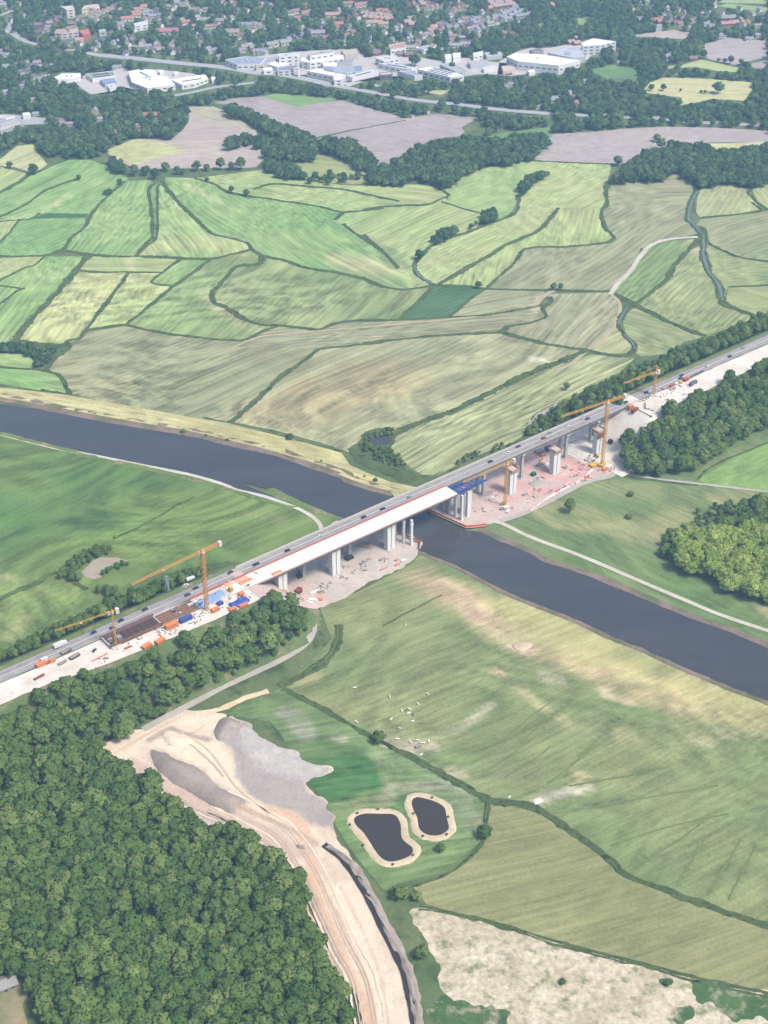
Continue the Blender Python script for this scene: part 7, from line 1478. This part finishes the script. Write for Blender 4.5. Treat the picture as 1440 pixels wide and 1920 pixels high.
box('O',540,762,9,4,4,'rust','rust-brown formwork box at the right abutment',None,.1); box('O',510,745,6,4,5,'orange','orange formwork box at the right abutment',None); box('O',885,553,7,4,4,'red','red container on the right sand yard',ZY,.1); box('O',850,570,4,3,2.5,'yellow','yellow crate left of the red container',ZY); box('O',820,580,4,3,2.5,'white','white crate left of the yellow crate',ZY); box('O',790,592,5,3,2.5,'red','small red crate in the row beside the motorway',ZY); box('O',740,610,5,3,2,'pink','pink crate at the end of the row beside the motorway',ZY); box('O',960,510,22,1.6,1,'dark','long dark beam stack on the right sand yard',ZY,.03)
# ---- sheets and tarpaulins
def tarp(t, x, y, L_, B_, z, mat, seed, label, h=.8):
    p = G(*T(t, x, y)[0], z); v = []; f = []; n_, m_ = 14, 9
    for i in range(n_+1):
        for j in range(m_+1):
            u = (i/n_-.5)*L_; w_ = (j/m_-.5)*B_; e = min(i, n_-i, j, m_-j); v.append((u*(1+.06*math.sin(j*2.1)), w_*(1+.1*math.sin(i*1.7)), (float(fbm(u*.4+seed*3, w_*.4, seed))*h*2-.35*h if e else 0)+.1))
    for i in range(n_):
        for j in range(m_): a = i*(m_+1)+j; f.append((a, a+m_+1, a+m_+2, a+1))
    o = mesh_obj('tarpaulin', v, f, mat, smooth_sh=True); o.location = p; o.rotation_euler.z = AROT; tag(o, label, 'tarpaulin', 'tarpaulins on the site'); return o
m_tb = simple('light_blue_sheet', S(140,174,224), .5, .2, .5); m_tb2 = simple('royal_blue_sheet', S(74,92,176), .5, .15, .5); m_blk = simple('black_foil', S(72,72,76), .4, .2, .4); m_wsh = simple('white_sheet', S(236,234,232), .6, .1, .5)
tarp('L',1165,440,20,9,ZD+.2,m_tb,1,'light blue sheets spread on the deck beside the big crane'); tarp('L',1215,408,14,7,ZD+.25,m_tb,2,'smaller light blue sheet behind the first one'); tarp('L',1085,452,9,3,ZD+.2,m_wsh,3,'white sheet at the edge of the brown stage'); tarp('L',1345,450,16,7,ZY+.3,m_tb2,4,'royal blue tarpaulin heap ringed by orange containers',2.0)
tarp('L',1285,345,8,5,ZD+.4,simple('peach_sheet', S(240,176,140), .7, .2, .5),5,'peach sheets at the left end of the white deck'); tarp('L',1380,330,12,4,ZD+.4,simple('orange_sheet', S(240,150,110), .7, .25, .5),6,'orange sheets on the white deck near its left end'); tarp('M',270,665,9,3,ZD+.4,simple('orange_sheet'  , S(240,150,110)),7,'orange sheets at the near edge of the white deck'); tarp('M',40,705,12,4,ZD+.4,simple('peach_sheet', S(240,176,140)),8,'peach sheets beside the red screen on the white deck'); tarp('M',1100,1000,1,1,.9,m_wsh,8,'scrap of white sheet in the pasture near the bank')
tarp('O',650,692,22,9,ZD-3.5,m_blk,9,'black foil covering the slope under the right yard crane',1.0); tarp('O',720,668,14,7,ZD-2.0,m_blk,10,'black foil continuing up to the right yard',1.0)
# ---- heaps on the site
for t, pl, h, mt, lab in (('M', (760,490, 850,468, 900,490, 880,520, 800,505), 2.2, m_heap, 'curved dark earth heap on the left bank floor'), ('M', (920,590, 970,570, 960,600), 1.2, m_heap, 'small dark earth heap nearer the river tip'), ('N', (720,780, 770,755, 830,770, 820,795, 750,800), 1.8, m_gravelpale, 'pale rubble heap beside the first free pier'), ('N', (960,520, 1050,500, 1100,515, 1040,530), 1.5, m_gravel, 'grey rubble heap under the scaffold-collared pier'), ('N', (390,850, 440,835, 500,830, 470,860, 410,870), 1.4, m_gravel, 'low grey heap between the old piers'), ('M', (0,770, 60,755, 160,790, 150,815, 60,800), 2.0, m_heap, 'dark earth heap below the left abutment'),
                          ('D', (432,735, 495,730, 500,750, 465,770, 430,755), 1.2, m_rim, 'bare sand heap on the dry strip of the pasture'), ('Q', (775,152, 800,145, 808,155, 785,165), 1.5, m_white, 'white heap at the pasture gateway by the ditch')):
    mound('rubble_heap', T(t, *pl), h, mt, 11, lab)
# ---- loose building material strewn over the floors, past counting
def debris(name, label, areas, n_, seed):
    rg = random.Random(seed); mb = MB(); mats = [m_conc, m_wsh, m_form, m_orange, m_blk, m_fascia, m_brown, m_heap, m_steel]; mi = []
    for k in range(n_):
        if k % 9 == 0 or k == 0: s0_, s1_, d0_, d1_, zf = rg.choice(areas); cs_ = rg.uniform(s0_, s1_); cd_ = rg.uniform(d0_, d1_); ca_ = rg.uniform(0, 3)
        s_ = min(s1_, max(s0_, rg.gauss(cs_, 3.5))); d_ = min(d1_, max(d0_, rg.gauss(cd_, 1.8))); p = W(s_, d_); z = zf if zf else max(terrain(p.x, p.y)+.45, .9)
        L_ = rg.choice((.8, 1.2, 2.0, 3.5)); B_ = rg.choice((.4, .7, 1.2)); H_ = rg.uniform(.2, .9); a = AROT + ca_ + rg.choice((0, 0, 1.57, rg.uniform(0, 3))); c, s2 = math.cos(a), math.sin(a); q0 = len(mb.f)
        mb.prism([(p.x+(u*c-v*s2), p.y+(u*s2+v*c), 0) for u, v in ((-L_/2,-B_/2),(L_/2,-B_/2),(L_/2,B_/2),(-L_/2,B_/2))], z-.1, z+H_); mi += [rg.choice((0,0,0,0,1,1,2,4,6,7,7,7,8,8))]*(len(mb.f)-q0)
    o = mb.build(name, m_conc, kind='stuff'); o.data.materials.clear()
    for m in mats: o.data.materials.append(m)
    o.data.polygons.foreach_set('material_index', mi); o['label'] = label
debris('building_material', 'loose building material strewn over the left sand yard', [(20, 190, 30, 41, ZD-.2), (110, 195, 29, 40, ZD-.2)], 120, 1)
debris('building_material', 'small stuff lying on the white deck and its left end', [(130, 215, 15, 28, ZD+.35), (150, 200, 14.5, 27, ZD+.1)], 70, 2)
debris('building_material', 'loose building material on the floor below the bridge at left', [(236, 330, 18, 44, 0), (240, 290, 30, 46, 0)], 90, 3)
debris('building_material', 'loose building material on the pink floor at the right bank', [(415, 560, 18, 50, 0), (480, 580, 20, 52, 0)], 170, 4)
debris('building_material', 'loose building material on the right sand yard', [(S1+4, S1+70, 15, 34, ZD-.2)], 60, 5)
# ---- excavators
def digger(t, x, y, rz, mat, label, z=None):
    p = GT(*T(t, x, y)[0]); gz = p.z+.2 if p.z > 1 else .78; r = empty('excavator', (p.x, p.y, gz), rz); tag(r, label, 'excavator', 'diggers on the site')
    for yy in (-1.3, 1.3): MB().frustum((-1.8,1.8,yy-.35,yy+.35), (-2.1,2.1,yy-.35,yy+.35), 0, .5).frustum((-2.1,2.1,yy-.35,yy+.35), (-1.7,1.7,yy-.35,yy+.35), .5, .95).build('track', m_tyre, r)
    MB().box(-2.2, 1.2, -1.35, 1.35, 1.0, 2.2).build('house', mat, r); MB().box(.1, 1.7, .35, 1.3, 2.2, 3.2).build('cab', m_glass, r); MB().bar((1,-.2,1.8), (4.5,-.2,4.6), .5).bar((4.5,-.2,4.6), (6.8,-.2,2.2), .4).build('boom', mat, r); MB().frustum((6.4,7.0,-.7,.3), (6.2,7.4,-.8,.4), .9, 2.0).build('bucket', m_fascia, r)
digger('N', 800,655, AROT+.6, m_yel, 'yellow excavator on the pink floor between the free piers'); digger('M', 350,815, AROT+2, simple('machine_orange', S(220,110,70), .5, .1, .5), 'orange excavator beside the rust-red machine housing'); digger('N', 1160,610, AROT+2.5, m_yel, 'yellow excavator at the foot of the sand slope'); digger('O', 620,742, AROT+1, m_cab, 'white excavator on the upper sand slope')
digger('Q', 150,300, 2.2, m_yel, 'yellow excavator on the haul road at the trench head') if False else None
# ================================================================== cattle
def cow_mesh(col):
    me = bpy.data.meshes.new('cow_skin'); v = [(-1.0,0,1.15),(-.35,0,1.12),(.35,0,1.13),(.85,0,1.2),(1.2,0,1.42),(1.55,0,1.3),(1.85,0,1.1)]; rr = [.30,.40,.42,.36,.22,.18,.12]; e = [(i, i+1) for i in range(6)]
    for x, par in ((-.85,0),(.75,3)):
        for y in (-.26,.26):
            k = len(v); v += [(x,y,.75),(x+.05,y,.38),(x,y,.04)]; rr += [.16,.09,.08]; e += [(par,k),(k,k+1),(k+1,k+2)]
    k = len(v); v += [(-1.35,0,.95),(-1.38,0,.5)]; rr += [.06,.05]; e += [(0,k),(k,k+1)]
    for y in (-.22,.22): k = len(v); v.append((1.45,y,1.45)); rr.append(.05); e.append((5,k))
    me.from_pydata(v, e, []); o = bpy.data.objects.new('cow_skin', me); COL.objects.link(o); o.modifiers.new('skin', 'SKIN')
    for i, s_ in enumerate(me.skin_vertices[0].data): s_.radius = (rr[i]*.9, rr[i]); s_.use_root = (i == 1)
    o.modifiers.new('sub', 'SUBSURF').levels = 1
    dg = bpy.context.evaluated_depsgraph_get(); m2 = bpy.data.meshes.new_from_object(o.evaluated_get(dg)); bpy.data.objects.remove(o); m2.materials.clear()
    n = NT('cow_hide_' + col); f = n.ramp(n.noise(n.n('ShaderNodeTexCoord').outputs['Object'], 1.1, 2), .56, .60) if col != 'black' else n.ramp(n.noise(n.n('ShaderNodeTexCoord').outputs['Object'], 1.1, 2), .62, .66)
    n.l(n.mix(f, (.62,.60,.55,1) if col != 'black' else (.02,.02,.02,1), (.55,.47,.38,1) if col != 'black' else (.6,.6,.58,1)), n.b.inputs['Base Color']); m2.materials.append(n.m); return m2
CM = {'white': cow_mesh('white'), 'black': cow_mesh('black')}
COWS = [(474,147,'white'),(665,195,'white'),(867,180,'white'),(818,235,'white'),(730,271,'white'),(772,262,'white'),(765,286,'white'),(790,293,'black'),(671,318,'white'),(790,327,'white'),(718,366,'white'),(486,332,'white'),(708,424,'white'),(775,440,'white'),(812,430,'white'),(820,452,'black'),(845,445,'white'),(876,437,'white'),(833,510,'white'),(755,268,'black'),(1312,737,'white')]
COWS.sort(key=lambda c: c[0]); kc = defaultdict(int)
for i, (x, y, c) in enumerate(COWS):
    p = G(*T('F', x, y)[0], .35); o = bpy.data.objects.new('cow', CM[c]); COL.objects.link(o); o.location = (p.x, p.y, .33); o.rotation_euler.z = i*2.4; o.scale = (1.05,)*3; kc[c] += 1
    lab = ('pale cow grazing on the pasture, %s pale one from the left' if c == 'white' else 'dark cow standing in the pasture herd, %s dark one from the left') % ORD[kc[c]-1]
    tag(o, lab, 'cow', 'cattle on the pasture')
# trough trailer among the herd
box('F', 815, 462, 5, 2.5, 1.5, 'grey', 'grey feed trough wagon on the bare patch among the cattle', .35)
# hut in the clearing at the lower left corner
r = copy_tree(HP); p = G(8, 1850, 0); r.location = p; r.rotation_euler.z = .5; r.scale = (14, 9, 6); tag(r, 'grey shed half hidden in the clearing at the lower left corner', 'shed')
for ch in r.children: ch.color = BC['grey']
flatpoly('clearing', T('X', -30,1835, 40,1825, 62,1850, 42,1885, 95,1925, -30,1960), .5, ground_mat('clearing_grass', S(130,140,96), S(170,158,126), .05, .3, .4))
print('objects', len(bpy.data.objects))
# ================================================================== haze
n = bpy.data.materials.new('thin_haze'); n.use_nodes = True; n.node_tree.nodes.clear()
ho = n.node_tree.nodes.new('ShaderNodeOutputMaterial'); hv = n.node_tree.nodes.new('ShaderNodeVolumePrincipled')
hv.inputs['Color'].default_value = (.40, .66, 1.0, 1); hv.inputs['Density'].default_value = HAZE; hv.inputs['Anisotropy'].default_value = .0
n.node_tree.links.new(hv.outputs[0], ho.inputs['Volume'])
hz = MB().box(-4200, 4200, -1200, 7200, -2, 740).build('haze', n, kind='stuff'); hz['label'] = 'thin bluish haze over the whole plain'
